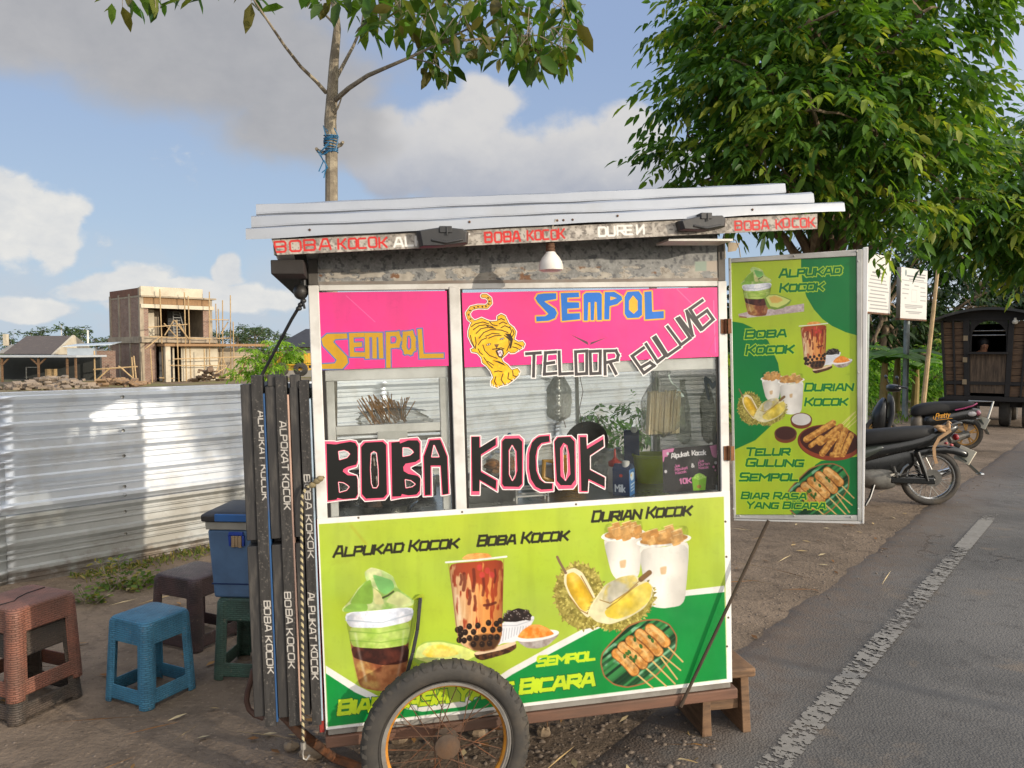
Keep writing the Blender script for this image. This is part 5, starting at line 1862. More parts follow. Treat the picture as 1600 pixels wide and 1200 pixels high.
nA, nT = len(aa), len(tt)
Vl = np.stack([L0[0] + ld[0] * TT + lr[0] * AA, L0[1] + ld[1] * TT + lr[1] * AA, np.full(TT.shape, 0.0195)], -1).reshape(-1, 3)
ii = np.arange(nA - 1)[:, None] * nT + np.arange(nT - 1)[None, :]
Fl = np.stack([ii, ii + 1, ii + nT + 1, ii + nT], -1)[keep[:-1, :-1]]
lob = np_mesh('road_marking', Vl, Fl.reshape(-1, 4), mat('road_paint', (136, 132, 125), 0.85, (112, 109, 103), 30, dirt=(110, 104, 98), damt=.4), smooth=False)
tag(lob, 'worn white edge line flaking off the asphalt', 'road marking', kind='structure')

# ------------------------------------------------------------------ loose stuff on the ground
def scatter_stones(name, label, pts, sizes, m, seed):
 rs = np.random.RandomState(seed)
 base = np.array([(0, 0, 1), (1, 0, 0), (0, 1, 0), (-1, 0, 0), (0, -1, 0), (.6, .6, .5), (-.6, .6, .5), (-.6, -.6, .5), (.6, -.6, .5)], float)
 tri = np.array([(0, 5, 6), (0, 6, 7), (0, 7, 8), (0, 8, 5), (5, 1, 2), (5, 2, 6), (6, 2, 3), (6, 3, 7), (7, 3, 4), (7, 4, 8), (8, 4, 1), (8, 1, 5)])
 Vs, Fs = [], []
 for i, (p, s_) in enumerate(zip(pts, sizes)):
  a = rs.rand() * 6.28
  v = base * np.array([1, .75, .55]) * (1 + .35 * (rs.rand(9, 1) - .5)) * s_
  ca, sa = math.cos(a), math.sin(a)
  v = v @ np.array([[ca, sa, 0], [-sa, ca, 0], [0, 0, 1]])
  Vs.append(v + np.array(p) - np.array([0, 0, s_ * .12]))
  Fs.append(tri + 9 * i)
 o = np_mesh(name, np.vstack(Vs), np.vstack(Fs), m, smooth=False)
 return tag(o, label, name.replace('_', ' '), kind='stuff')

rs = np.random.RandomState(2)
pts, sz = [], []
for i in range(2600):
 k = rs.rand()
 if k < .35:      # road edge
  t = rs.uniform(-1.5, 9)
  q = RP + RD * t + RN * rs.normal(-.05, .13)
  s_ = rs.uniform(.004, .014)
 elif k < .7:     # under the cart
  q = CO[:2] + CA[:2] * rs.uniform(-.4, 1.5) + CN[:2] * rs.uniform(-.5, 1.2)
  s_ = rs.uniform(.004, .02) * (1.4 if rs.rand() < .1 else 1)
 else:
  q = np.array([rs.uniform(-3, 1.0), rs.uniform(1.9, 5.0)])
  s_ = rs.uniform(.003, .010)
 if abs((q[0] - FG0[0]) * FN[0] + (q[1] - FG0[1]) * FN[1]) < .05:
  continue
 pts.append((q[0], q[1], float(gheight(np.array([q[0]]), np.array([q[1]]))[0]) + (.012 if ((q - RP) @ RN) > .1 else 0)))
 sz.append(s_)
scatter_stones('pebbles', 'small grey brown pebbles and grit strewn over the dirt', pts, sz, mat('pebble', (122, 108, 94), .9, (86, 78, 70), 30, bump=.001), 4)

# dry leaves and twigs
rs = np.random.RandomState(12)
Vs, Fs, Cs = [], [], []
k = 0
for i in range(300):
 if i < 100:
  q = RP + RD * rs.uniform(0, 8) + RN * rs.normal(-.45, .35)
 elif i < 220:
  q = np.array([rs.uniform(-2.6, .3), rs.uniform(2.6, 5.0)])
 else:
  q = CO[:2] + CA[:2] * rs.uniform(-.3, 1.5) + CN[:2] * rs.uniform(.0, 1.2)
 z = float(gheight(np.array([q[0]]), np.array([q[1]]))[0]) + .010
 L, Wd, a = rs.uniform(.02, .05), rs.uniform(.007, .014), rs.rand() * 6.28
 if rs.rand() < .3:
  L, Wd = rs.uniform(.08, .22), .0018
 e = np.array([math.cos(a), math.sin(a), 0])
 n = np.array([-e[1], e[0], 0])
 c0 = np.array([q[0], q[1], z])
 Vs += [c0 - e * L, c0 + n * Wd + [0, 0, .006], c0 + e * L + [0, 0, .004], c0 - n * Wd + [0, 0, .002]]
 Fs.append((k, k + 1, k + 2, k + 3))
 c = [(150, 112, 66), (120, 84, 50), (176, 150, 104), (186, 168, 130)][rs.randint(4)]
 Cs += [s2l(np.array(c, float))] * 4
 k += 4
o = np_mesh('dry_leaves', np.array(Vs), np.array(Fs), mat_paint('dry_leaf', .8, .2), col=np.array(Cs), smooth=False)
tag(o, 'dry leaves and straw litter lying on the dirt', 'litter', kind='stuff')

# bigger broken stones under the cart
M_STONE = mat('rough_stone', (150, 130, 104), .9, (98, 84, 70), 14, bump=.004, bscale=30, dirt=(74, 62, 52))

def stone(u, v, s_, seed, label):
 p = GP(u, v)
 t = thing('stone', label, 'stone', p, group='stones under the cart')
 rs = np.random.RandomState(seed)
 b = MB().ell((0, 0, s_ * .3), (s_ * .6, s_ * .45, s_ * .38), 9, 6)
 b.v = [tuple(np.array(q) * (1 + .32 * (rs.rand() - .5))) for q in b.v]
 b.build('rock', M_STONE, t, angle=20)

for (u, v, s_, sd, lb) in ((700, 1126, .12, 1, 'tan stone seen through the upper left spokes of the wheel'), (780, 1112, .10, 2, 'pale clod seen through the right spokes of the wheel'),
       (746, 1150, .06, 3, 'small flat stone just right of the wheel hub'), (850, 1150, .05, 4, 'small stone on the dirt right of the tyre'),
       (490, 1184, .09, 5, 'stone at the ground just right of the bungee hook'), (455, 1172, .05, 6, 'grey stone left of the bungee hook'), (622, 1160, .07, 8, 'brown stone seen through the left spokes of the wheel')):
 stone(u, v, s_, sd, lb)

# ------------------------------------------------------------------ corrugated fence
M_FNEW = mat('galvanised_sheet_new', (208, 213, 219), .34, (192, 198, 205), 2.2, .7, metal=.62, bump=.0015, bscale=3.5, dirt=(168, 162, 150), damt=.35, stretch=(1, 1, 1))
M_FOLD = mat('galvanised_sheet_old', (184, 186, 184), .38, (162, 164, 162), 2.6, .8, metal=.6, bump=.0015, bscale=4, dirt=(122, 114, 98), damt=.5, dscale=1.5, mud=((112, 96, 80), .16))
fence = thing('sheet_metal_fence', 'corrugated silver sheet metal fence along the back of the dirt shoulder', 'fence', (FG0[0], FG0[1], 0), math.atan2(FD[1], FD[0]))

def rib_profile(z0, z1, off):
 """(y, z) list: big trapezoid ribs every 0.177 m, two fine ridges between; y<0 is towards the street"""
 pr = []
 z = z0
 pr.append((0, z0))
 k0 = math.ceil((z0 - off) / 0.177) - 1
 for k in range(k0, k0 + 12):
  zc = off + k * 0.177
  for (dz, y) in ((-.044, 0), (-.014, -.030), (.008, -.030), (.018, 0), (.060, 0), (.069, -.009), (.075, -.009), (.079, 0), (.101, 0), (.110, -.009), (.116, -.009), (.120, 0)):
   zz = zc + dz
   if z0 + .002 < zz < z1 - .002:
    pr.append((y, zz))
 pr.append((0, z1))
 return pr

def fsheet(x0, x1, z0, z1, ydist, m, off, seed):
 pr = rib_profile(z0, z1, off)
 xs_ = np.linspace(x0, x1, max(4, int((x1 - x0) / .09)))
 X = np.repeat(xs_, len(pr))
 Y = np.tile([p[0] for p in pr], len(xs_))
 Z = np.tile([p[1] for p in pr], len(xs_))
 wob = .016 * (vnoise(X + 30, Z * 1.2 + 5, .8, seed, 2) - .5)
 Y = Y + ydist + wob
 Z = Z + .0015 * (vnoise(X + 11, Z * 0 + 2, 1.1, seed + 5, 2) - .5)
 n = len(pr)
 ii = np.arange(len(xs_) - 1)[:, None] * n + np.arange(n - 1)[None, :]
 Fq = np.stack([ii, ii + n, ii + n + 1, ii + 1], -1).reshape(-1, 4)
 o = np_mesh('sheet', np.stack([X, Y, Z], -1), Fq, m, fence)
 o.data.set_sharp_from_angle(angle=R(25))
 so = o.modifiers.new('solid', 'SOLIDIFY')
 so.thickness = .0012
 return o

for k, (a, c) in enumerate(((-3.0, .045), (.02, 3.05), (3.02, 5.6), (5.57, 7.75))):
 fsheet(a, c, .49, 1.275, -.004 * (k % 2), M_FNEW, .545, 3 + k)
 fsheet(a, c, .015, .52, .014 + .003 * (k % 2), M_FOLD, .475, 30 + k)
MB().box(-3.0, 7.75, -.016, .006, 1.262, 1.29).build('top_rail', M_FNEW, fence, bevel=.002)
for x in (-2.2, -.6, .72, 2.3, 3.9, 5.5, 7.1):
 MB().box(x, x + .05, .03, .08, -.1, 1.26).build('fence_post', mat('bamboo_dark', (128, 104, 72), .7), fence)
for z in (1.22, .98, .80, .58, .52, .40, .24):
 MB().lathe([(0, -.012), (.009, -.010), (.012, 0), (.012, .004)], 12, Matrix.Translation((.765, -.036, z + .01)) @ Matrix.Rotation(R(90), 4, 'X')).build('screw', M_STEEL, fence)

# ------------------------------------------------------------------ plastic stools
def mat_weave(name, c, c2):
 m = bpy.data.materials.new(name)
 m.use_nodes = True
 N = NT(m.node_tree)
 out = N.n('ShaderNodeOutputMaterial')
 p = N.n('ShaderNodeBsdfPrincipled')
 N.set(out, 0, p)
 t = N.n('ShaderNodeTexCoord')
 uv = (t, 'UV')
 br = N.n('ShaderNodeTexBrick')
 N.set(br, 'Vector', uv)
 br.inputs['Scale'].default_value = 1.0
 br.inputs['Brick Width'].default_value = .030
 br.inputs['Row Height'].default_value = .0095
 br.inputs['Mortar Size'].default_value = .0022
 br.inputs['Mortar Smooth'].default_value = .9
 nz = N.noise((t, 'Object'), 9, 6, .65)
 n2 = N.noise((t, 'Object'), 60, 3, .6)
 col = N.mix(N.sstep(nz, .38, .66), lin(c), lin(c2))
 col = N.mix(N.math('MULTIPLY', (br, 'Fac'), .45), col, lin(tuple(x * .55 for x in c2)))
 col = N.mix(N.math('MULTIPLY', N.sstep(n2, .6, .75), .3), col, lin((150, 130, 110)))
 N.set(p, 'Base Color', col)
 N.set(p, 'Roughness', N.math('ADD', .42, N.math('MULTIPLY', nz, .25)))
 b = N.n('ShaderNodeBump')
 b.inputs['Distance'].default_value = .004
 b.inputs['Strength'].default_value = .9
 N.set(b, 'Height', N.math('SUBTRACT', 1.0, (br, 'Fac')))
 N.set(p, 'Normal', b)
 return m

def stool(label, loc, yaw, hb, ht, h, m, z0=0.0, cat='stool', lean=0):
 t = thing('plastic_stool', label, cat, (loc[0], loc[1], z0), yaw, group='plastic stools on the dirt')
 # rounded-square shell: ring parameter list of (side fraction, corner) points
 ring = []
 for sdx in range(4):
  a0 = sdx * math.pi / 2
  for k in range(5):          # corner arc
   ring.append(('c', a0, k / 4.0))
  for k in (0.06, .10, .14, .3, .5, .7, .86, .90, .94):
   ring.append(('s', a0, k))
 rows = [0, .045, .075, .115, .19, .215, .24, .4, .6, .70, .735, .76, .85, .95, .985, 1.0]

 def pt(kind, a0, k, z):
  f = z / h
  a = hb + (ht - hb) * f
  r = .030
  inset = 0
  if f > .95:
   inset = (f - .95) / .05
   a -= .010 * inset ** 2
  ca, sa = math.cos(a0), math.sin(a0)
  if kind == 'c':
   th = -math.pi / 4 - math.pi / 4 + k * math.pi / 2 - math.pi / 2 + math.pi / 2
   x, y = a - r + r * math.cos(th), -(a - r) + r * math.sin(th)
  else:
   x = a
   y = -(a - r) + k * 2 * (a - r)
   if .10 <= k <= .90 and f < .97:
    x -= .006      # recessed side panel
  return (x * ca - y * sa, x * sa + y * ca, z)
 vs = [pt(*q, f * h) for f in rows for q in ring]
 n = len(ring)
 fs = []
 for i in range(len(rows) - 1):
  for j in range(n):
   j2 = (j + 1) % n
   k0, k1 = ring[j], ring[j2]
   side = k0[0] == 's' and k1[0] == 's' and k0[2] >= .13 and k1[2] <= .87
   wide = k0[0] == 's' and k1[0] == 's' and k0[2] >= .09 and k1[2] <= .91
   fz = (rows[i] + rows[i + 1]) / 2
   if side and .215 < fz < .735:
    continue
   if wide and fz < .06:
    continue
   fs.append((i * n + j, i * n + j2, (i + 1) * n + j2, (i + 1) * n + j))
 b = MB().add(vs, fs)
 # seat
 top = (len(rows) - 1) * n
 a = ht - .010
 vs2 = [vs[top + j] for j in range(n)]
 ins = [(x * .93, y * .93, h + .003) for (x, y, z) in vs2]
 b.add(vs2 + ins, [(j, (j + 1) % n, n + (j + 1) % n, n + j) for j in range(n)] + [tuple(range(n, 2 * n))])
 o = b.build('shell', m, t, angle=40)
 me = o.data
 uvl = me.uv_layers.new(name='UVMap')
 for pol in me.polygons:
  nrm_ = pol.normal
  for li in pol.loop_indices:
   co = me.vertices[me.loops[li].vertex_index].co
   if abs(nrm_.z) > .8:
    uvl.data[li].uv = (co.x + .5, co.y + .5)
   elif abs(nrm_.x) > abs(nrm_.y) + .05:
    uvl.data[li].uv = (co.y + .5, co.z)
   elif abs(nrm_.y) > abs(nrm_.x) + .05:
    uvl.data[li].uv = (co.x + .5, co.z)
   else:
    uvl.data[li].uv = (co.x + co.y + .5, co.z)
 so = o.modifiers.new('solid', 'SOLIDIFY')
 so.thickness = .006
 so.offset = -1
 bv = o.modifiers.new('bevel', 'BEVEL')
 bv.width = .0015
 bv.segments = 1
 return t

MW_BLUE = mat_weave('blue_woven_plastic', (66, 126, 154), (54, 106, 132))
MW_BRN = mat_weave('brown_woven_plastic', (138, 90, 72), (112, 78, 64))
MW_GRY = mat_weave('grey_woven_plastic', (84, 72, 62), (66, 60, 54))
MW_DBR = mat_weave('dark_brown_woven_plastic', (76, 54, 50), (54, 42, 40))
MW_GRN = mat_weave('faded_green_woven_plastic', (62, 90, 76), (52, 68, 58))
stool('blue woven plastic stool standing alone on the dirt', (-1.645, 3.435), R(64), .142, .125, .375, MW_BLUE)
stool('dusty grey plastic stool under the brown stool at the left edge', (-2.15, 3.325), R(68), .166, .138, .37, MW_GRY)
st_b = stool('brown woven plastic stool with cracked seat stacked on the grey stool', (-2.15, 3.325), R(68), .168, .150, .385, MW_BRN, z0=.098)
rs = random.Random(3)
MB().tube([(-.13, -.03, .389), (-.06, -.035, .389), (-.03, -.01, .3893), (.03, .015, .389), (.12, .02, .389)], .0028, 4).build('crack', M_DARK, st_b)
stool('dark brown woven plastic stool between the blue stool and the fence', (-1.71, 4.10), R(66), .170, .152, .375, MW_DBR)
stool('faded green plastic stool under the blue cool box', (-1.255, 3.71), R(-6), .155, .138, .385, MW_GRN)

# cool box
cb = thing('cool_box', 'blue cool box with grey rim and black lid standing on the green stool', 'cool box', (-1.235, 3.71, .389), R(-4))
M_CBL = mat('cool_box_blue', (76, 104, 134), .5, (60, 84, 112), 6, .8, dirt=(70, 84, 104), damt=.4)
a0, a1 = .165, .195
ringf = lambda w, d, z: [(sx * w - (0 if i else 0), sy * d, z) for i, (sx, sy) in enumerate(((-1, -1), (1, -1), (1, 1), (-1, 1)))]
MB().loft([ringf(.172, .125, 0), ringf(.176, .128, .07), ringf(.192, .142, .33)]).build('box', M_CBL, cb, bevel=.012, seg=3)
MB().loft([ringf(.178, .130, .066), ringf(.179, .131, .072)]).build('groove', mat('cool_box_dark', (16, 40, 84), .5), cb)
MB().loft([ringf(.197, .147, .331), ringf(.199, .149, .368)]).build('rim', mat('cool_box_grey', (150, 146, 134), .6, (124, 120, 110), 9, dirt=(90, 84, 74)), cb, bevel=.004)
MB().loft([ringf(.212, .160, .370), ringf(.215, .163, .402), ringf(.19, .14, .416)]).build('lid', M_BLACKP, cb, bevel=.006)
MB().box(-.145, .08, -.1655, -.1, .374, .408).build('lid_inlay', mat('cool_box_inlay', (40, 92, 150), .45), cb, bevel=.003)
b = MB()
b.box(-.085, -.015, -.1505, -.12, .305, .322)
b.box(-.085, -.073, -.1505, -.12, .255, .305)
b.box(-.022, -.010, -.1505, -.12, .255, .305)
b.build('latch_surround', mat('latch_blue', (24, 60, 150), .4), cb, bevel=.003)
b = MB()
for x0, x1, zz in ((-.072, -.055, .250), (-.054, -.040, .252), (-.039, -.023, .249)):
 b.box(x0, x1, -.152, -.125, zz, .304)
split_build(b, 'latch', mat('latch_tan', (160, 134, 100), .7, (110, 92, 72), 20), cb, bevel=.002)

# ------------------------------------------------------------------ folded wooden panels hung at the cart's left end
M_BLKW = mat('black_painted_wood', (50, 48, 46), .6, (36, 34, 33), 10, .7, bump=.0014, bscale=26, stretch=(3, 3, .5), dirt=(104, 98, 90), dscale=9, damt=.4)
MC = cart.matrix_world.copy()

def blkw(U, V):
 n1 = vnoise(U, V * .15, 3.0, 5, 3)[..., None]
 n2 = vnoise(U, V, 2.5, 9, 3)[..., None]
 c = np.array([54, 52, 50.]) + 26 * (n1 - .5)
 s_ = np.clip((n2 - .68) / .08, 0, 1)
 return c * (1 - .5 * s_) + np.array([132, 124, 114.]) * .5 * s_

def hung_panel(label, xb, xw, ztop, zbot, sheetc, sheetname, texts, btop, bbot, wb=.0325, ww=.0345):
 t = thing('folded_panel', label, 'wooden panel', group='folded black panels tied to the cart end')
 Mw = MC @ Matrix.Translation((xw, 0, zbot))
 t.matrix_world = Mw
 lx = lambda x: x - xw
 lz = lambda z: z - zbot
 # long edge board with lettering
 MB().box(0, ww, -.008, .05, 0, lz(ztop)).build('edge_board', M_BLKW, t, bevel=.002)
 quad = [PXY(CW(x, -.010, z)) for (x, z) in ((xw + .001, ztop - .003), (xw + ww - .001, ztop - .003), (xw + ww - .001, zbot + .003), (xw + .001, zbot + .003))]
 P = Paint(quad, 22, 620, blkw)
 for (tx, v0, v1, ub, hh, sd) in texts:
  P.text(tx, (ub, v0), (ub + (v1 - v0) * .055, v1), hh, (206, 200, 190), w=.15, up=(1, 0.0), box=False, jit=.06, seed=sd, gap=.32, op=.92)
 Ti = np.array(Mw.inverted())

 def pos(U, V):
  Wp = PL(U, V, CO + CN * -.0095, CN)
  return np.c_[Wp, np.ones(len(Wp))] @ Ti[:3].T
 paint_sheet('hand_lettering', P, pos, M_HAND, t)
 # battens with a break in the middle
 for (z0, z1) in ((.958, btop), (bbot, .938)):
  MB().box(lx(xb), lx(xb + wb), -.002, .05, lz(z0), lz(z1)).build('batten', M_BLKW, t, bevel=.002)
 # plywood leaf behind and its coloured laminate edge
 MB().box(lx(xb) + .004, ww - .004, .0505, .60, lz(bbot), lz(min(ztop, btop) - .01)).build('leaf', M_BLKW, t)
 MB().box(ww + .0005, ww + .0055, -.004, .58, lz(zbot + .012), lz(ztop - .06)).build('laminate_sheet', mat(sheetname, sheetc, .5, tuple(x * .8 for x in sheetc), 12, dirt=(110, 100, 90)), t)

hung_panel('outermost folded black panel, chalk lettered, with blue laminate edge', -.2255, -.1915, 1.490, .343, (44, 84, 130), 'blue_laminate',
   [('ALPUKAT KOCOK', 642, 782, 402, 11, 1), ('BOBA KOCOK', 938, 1053, 411, 11, 2)], 1.462, .378, wb=.0335)
hung_panel('middle folded black panel, chalk lettered, with pinkish laminate edge', -.1500, -.1170, 1.484, .336, (206, 170, 150), 'pink_laminate',
   [('ALPOKAT KOCOK', 658, 796, 436, 11, 3), ('BOBA KOCOK', 925, 1044, 444, 11, 4)], 1.452, .366)
hung_panel('innermost folded black panel beside the cart post with pale blue laminate edge', -.0750, -.0440, 1.468, .330, (170, 190, 206), 'pale_blue_laminate',
   [('BOBA KOKOK', 741, 872, 474, 10, 5), ('ALPUKAT KOCOK', 925, 1062, 480, 11, 6)], 1.448, .366, wb=.0275, ww=.030)
# dark packing blocks at the panel tops
for k, (u0, u1, v0, v1) in enumerate(((419, 438, 585, 604), (454, 469, 585, 608))):
 a_, c_ = CL(u0, v1, .02), CL(u1, v0, .02)
 o = MB().box(a_[0], c_[0], .0, .05, a_[2], c_[2]).build('packing_block', M_BLKW, cart, bevel=.003)

# bungee cord, hook, strap
def mat_cord():
 m = bpy.data.materials.new('bungee_cord')
 m.use_nodes = True
 N = NT(m.node_tree)
 out = N.n('ShaderNodeOutputMaterial')
 p = N.n('ShaderNodeBsdfPrincipled')
 N.set(out, 0, p)
 t = N.n('ShaderNodeTexCoord')
 w = N.n('ShaderNodeTexWave')
 w.bands_direction = 'DIAGONAL'
 N.set(w, 'Vector', (t, 'Object'))
 w.inputs['Scale'].default_value = 26
 w.inputs['Distortion'].default_value = .6
 N.set(p, 'Base Color', N.mix(N.sstep((w, 'Fac'), .42, .6), lin((180, 166, 128)), lin((58, 53, 48))))
 p.inputs['Roughness'].default_value = .8
 return m

cord = thing('bungee_cord', 'yellow and black bungee cord hanging from the cart post beside the panels', 'cord')
cord.matrix_world = MC @ Matrix.Translation((-.06, -.03, .29))
off = Vector((-.06, -.03, .29))
lc = lambda pts: [Vector(p) - off for p in pts]
pth = [CL(506, 745, -.012), CL(498, 752, -.025), CL(489, 757, -.03), CL(478, 762, -.028), CL(472, 775, -.026), CL(471, 810, -.026), CL(471.5, 900, -.026), CL(472.5, 1000, -.026), CL(473, 1090, -.026), CL(473.5, 1160, -.026)]
b = MB().tube(lc(pth), .0048, 8)
b.build('cord', mat_cord(), cord)
kn = MB()
for (u, v) in ((495, 752), (488, 758), (500, 748)):
 kn.ell(Vector(CL(u, v, -.028)) - off, (.012, .011, .010), 10, 6)
kn.build('knot', MATS.get('cordk') or mat('cord_knot', (150, 134, 98), .9, (60, 54, 46), 40), cord)
b = MB().tube(lc([CL(473.5, 1160, -.026), CL(474, 1170, -.026)]), .009, 8)
b.tube(lc([CL(474, 1168, -.026), CL(473, 1178, -.026), CL(474, 1185, -.026), CL(479, 1187, -.026), CL(484, 1180, -.026)]), .0035, 8)
b.build('hook', mat('hook_metal', (196, 190, 180), .35, metal=.6), cord)
strap = thing('black_strap', 'black rubber strap stretched from the round knob down to the folded panels', 'strap')
strap.matrix_world = MC @ Matrix.Translation((-.1, .1, 1.5))
off2 = Vector((-.1, .1, 1.5))
b = MB().tube([Vector(CL(474, 468, .0)) - off2, Vector(CL(455, 500, .05)) - off2, Vector(CL(408, 588, .14)) - off2, Vector(CL(400, 610, .16)) - off2], .0055, 7)
for (u, v) in ((474, 470), (470, 476), (467, 482)):
 b.ell(Vector(CL(u, v, .005)) - off2, (.010, .010, .008), 8, 6)
b.tube([Vector(CL(473, 470, .0)) - off2, Vector(CL(476, 482, -.005)) - off2], .004, 6)
b.build('strap', M_BLACKP, strap)

# rusty tow bar and hose at the cart's lower left
tb = thing('tow_bar', 'rusty steel tow bar slanting from under the cart to the ground', 'tow bar', GP(520, 1190))
o0 = np.array(GP(520, 1190))
MB().tube([np.array(CW(*CL(430, 1105, .20))) - o0, np.array(CW(*CL(470, 1145, .05))) - o0, np.array(GP(520, 1183, .03)) - o0, np.array(GP(600, 1215, .02)) - o0], .017, 10).build('bar', M_RUST, tb)
hs = thing('rubber_hose', 'brown rubber hose curling out from behind the folded panels', 'hose', GP(390, 1110))
o0 = np.array(GP(390, 1110))
MB().tube([np.array(AT(u, v, 2.95)) - o0 for (u, v) in ((396, 1046), (393, 1060), (387, 1080), (385, 1095), (389, 1108), (398, 1117), (412, 1122))], .011, 8).build('hose', mat('old_hose', (84, 56, 44), .7, (54, 40, 34), 20), hs)

# bulb under the roof
lb = thing('light_bulb', 'white lamp bulb hanging from the painted roof fascia', 'lamp')
BP = CL(861, 424, -.17)
lb.matrix_world = MC @ Matrix.Translation(tuple(BP))
MB().lathe([(0, .0), (.030, .0), (.039, .004), (.0395, .014), (.036, .030), (.028, .044), (.019, .055), (.014, .062), (.0, .063)], 28).build('bulb', mat('lamp_white', (222, 216, 206), .4, (200, 192, 180), 20), lb)
MB().lathe([(0, .0632), (.014, .0632), (.0155, .068), (.013, .073), (.0155, .078), (.013, .084), (.0145, .09), (.006, .096), (0, .097)], 18).build('socket', M_RUST, lb)
MB().tube([(0, 0, .096), (.004, -.008, .12), (.0, -.026, .135), (.012, -.036, .16)], .002, 5).build('wire', mat('pale_wire', (190, 180, 160)), lb)

# wooden bench propping up the cart's right end
bn = thing('wooden_bench', 'small weathered wooden bench propping up the right end of the cart', 'bench', (.86, 3.16, 0), CYAW)
MB().box(-.17, .100, -.14, .16, .247, .284).build('top', M_WOODB, bn, bevel=.008, seg=3)
for x in (-.10, .07):
 MB().loft([[(x - .018 + (.012 if x < 0 else -.004) * 0, -.13, 0), (x + .018, -.13, 0), (x + .018, .13, 0), (x - .018, .13, 0)], [(x - .018, -.10, .2465), (x + .018, -.10, .2465), (x + .018, .10, .2465), (x - .018, .10, .2465)]]).build('leg', M_WOODB, bn, bevel=.003)
MB().box(-.0815, .0515, -.09, -.06, .10, .175).build('stretcher', M_WOODB, bn, bevel=.003)
MB().box(-.081, .051, .06, .09, .10, .175).build('stretcher', M_WOODB, bn, bevel=.003)
MB().box(-.123, -.1185, -.128, -.105, .0, .246).build('side_lath', M_WOODB, bn)

# ------------------------------------------------------------------ things inside the cart (cart-local spots, z 1.0 is the counter)
def inside(name, label, cat, x, y, z=1.0005, rz=0.0, group=None):
 t = thing(name, label, cat, group=group)
 t.matrix_world = MC @ Matrix.Translation((x, y, z)) @ Matrix.Rotation(rz, 4, 'Z')
 return t

def lx_(u, v, y):
 return float(CL(u, v, y)[0])

def lz_(u, v, y):
 return float(CL(u, v, y)[2])

M_WPL = mat('white_plastic', (220, 218, 212), .45, (198, 194, 186), 10)
M_YEL = mat('yellow_plastic', (206, 152, 26), .4, (180, 128, 20), 8)

def carton(label, x, y, rz, w, d, h, front, side):
 t = inside('milk_carton', label, 'milk carton', x, y, rz=rz, group='milk cartons on the counter')
 # printed faces: dark blue front, lighter side
 b = MB()
 b.box(-w / 2, w / 2, -d / 2, d / 2, 0, h)
 m1, m2 = mat('carton_' + front[0], front[1], .35, tuple(q * .8 for q in front[1]), 14), mat('carton_' + side[0], side[1], .35, tuple(q * .85 for q in side[1]), 30, .8)
 b.m = [0, 0, 0, 1, 0, 1]
 b.build('box', [m1, m2], t, bevel=.002)
 MB().prism([(-d / 2, h), (d / 2, h), (d / 2 * .2, h + .018), (-d / 2 * .2, h + .018)], -w / 2, w / 2, Matrix(((0, 0, 1, 0), (1, 0, 0, 0), (0, 1, 0, 0), (0, 0, 0, 1)))).build('gable', m1, t)
 MB().lathe([(0, h + .004), (.013, h + .004), (.0135, h + .028), (.011, h + .03), (0, h + .03)], 16, Matrix.Translation((w * .18, -d * .12, 0))).build('cap', M_WPL, t)
 return t, w, d, h

t, w, d, h = carton('blue milk carton lettered Milk on the counter, in front of the green bucket', lx_(975, 768, .13), .13, R(-38), .066, .062, .098, ('navy', (34, 54, 92)), ('sky', (66, 124, 190)))
# lettering on the front and a glass-of-milk picture on the side
Pm = Paint([(0, 0), (66, 0), (66, 98), (0, 98)], 66, 98, (34, 54, 92), alpha=0)
Pm.al[:] = 0
Pm.text('Milk', (8, 84), (50, 84), 30, (210, 216, 226), w=.16, box=False)
Pm.ell(33, 22, 7, 6, (190, 60, 50))
paint_sheet('lettering', Pm, lambda U, V: np.stack([-w / 2 + U / 1000, np.full_like(U, -d / 2 - .0006), h - V / 1000], -1), M_STICK, t)
Pm = Paint([(0, 0), (62, 0), (62, 98), (0, 98)], 62, 98, (66, 124, 190), alpha=0)
Pm.al[:] = 0
Pm.poly([(8, 14), (30, 10), (50, 16), (44, 40), (20, 44), (6, 30)], (206, 220, 232), op=1)
Pm.ell(18, 22, 7, 5, (226, 186, 90))
Pm.poly([(10, 54), (54, 50), (54, 56), (10, 60)], (200, 214, 230))
Pm.poly([(10, 66), (48, 63), (48, 68), (10, 71)], (200, 214, 230))
Pm.poly([(10, 78), (52, 75), (52, 79), (10, 82)], (200, 214, 230))
paint_sheet('picture', Pm, lambda U, V: np.stack([np.full_like(U, w / 2 + .0006), -d / 2 + U / 1000, h - V / 1000], -1), M_STICK, t)
carton('tall navy milk carton standing behind, partly hidden by plastic bag', lx_(987, 700, .42), .42, R(-20), .062, .058, .190, ('navy2', (38, 58, 96)), ('navy3', (44, 70, 112)))

t = inside('sauce_bottle', 'white squeeze bottle with red nozzle cap beside the milk carton', 'bottle', lx_(962, 765, .19), .19)
MB().lathe([(0, 0), (.026, 0), (.029, .006), (.029, .085), (.024, .098), (0, .099)], 24).build('body', M_WPL, t)
MB().lathe([(.025, .0995), (.026, .104), (.026, .116), (.012, .124), (.0055, .134), (.003, .165), (0, .166)], 20).build('nozzle_cap', mat('red_plastic', (176, 54, 44), .4), t)

t = inside('green_bucket', 'lime green plastic bucket on the counter behind the price card', 'bucket', lx_(1019, 765, .36), .36)
MB().lathe([(0, 0), (.060, 0), (.074, .105), (.079, .107), (.079, .114), (.072, .114), (.059, .004), (0, .004)], 32).build('pail', mat('lime_plastic', (158, 172, 46), .4, (134, 148, 38), 7), t)

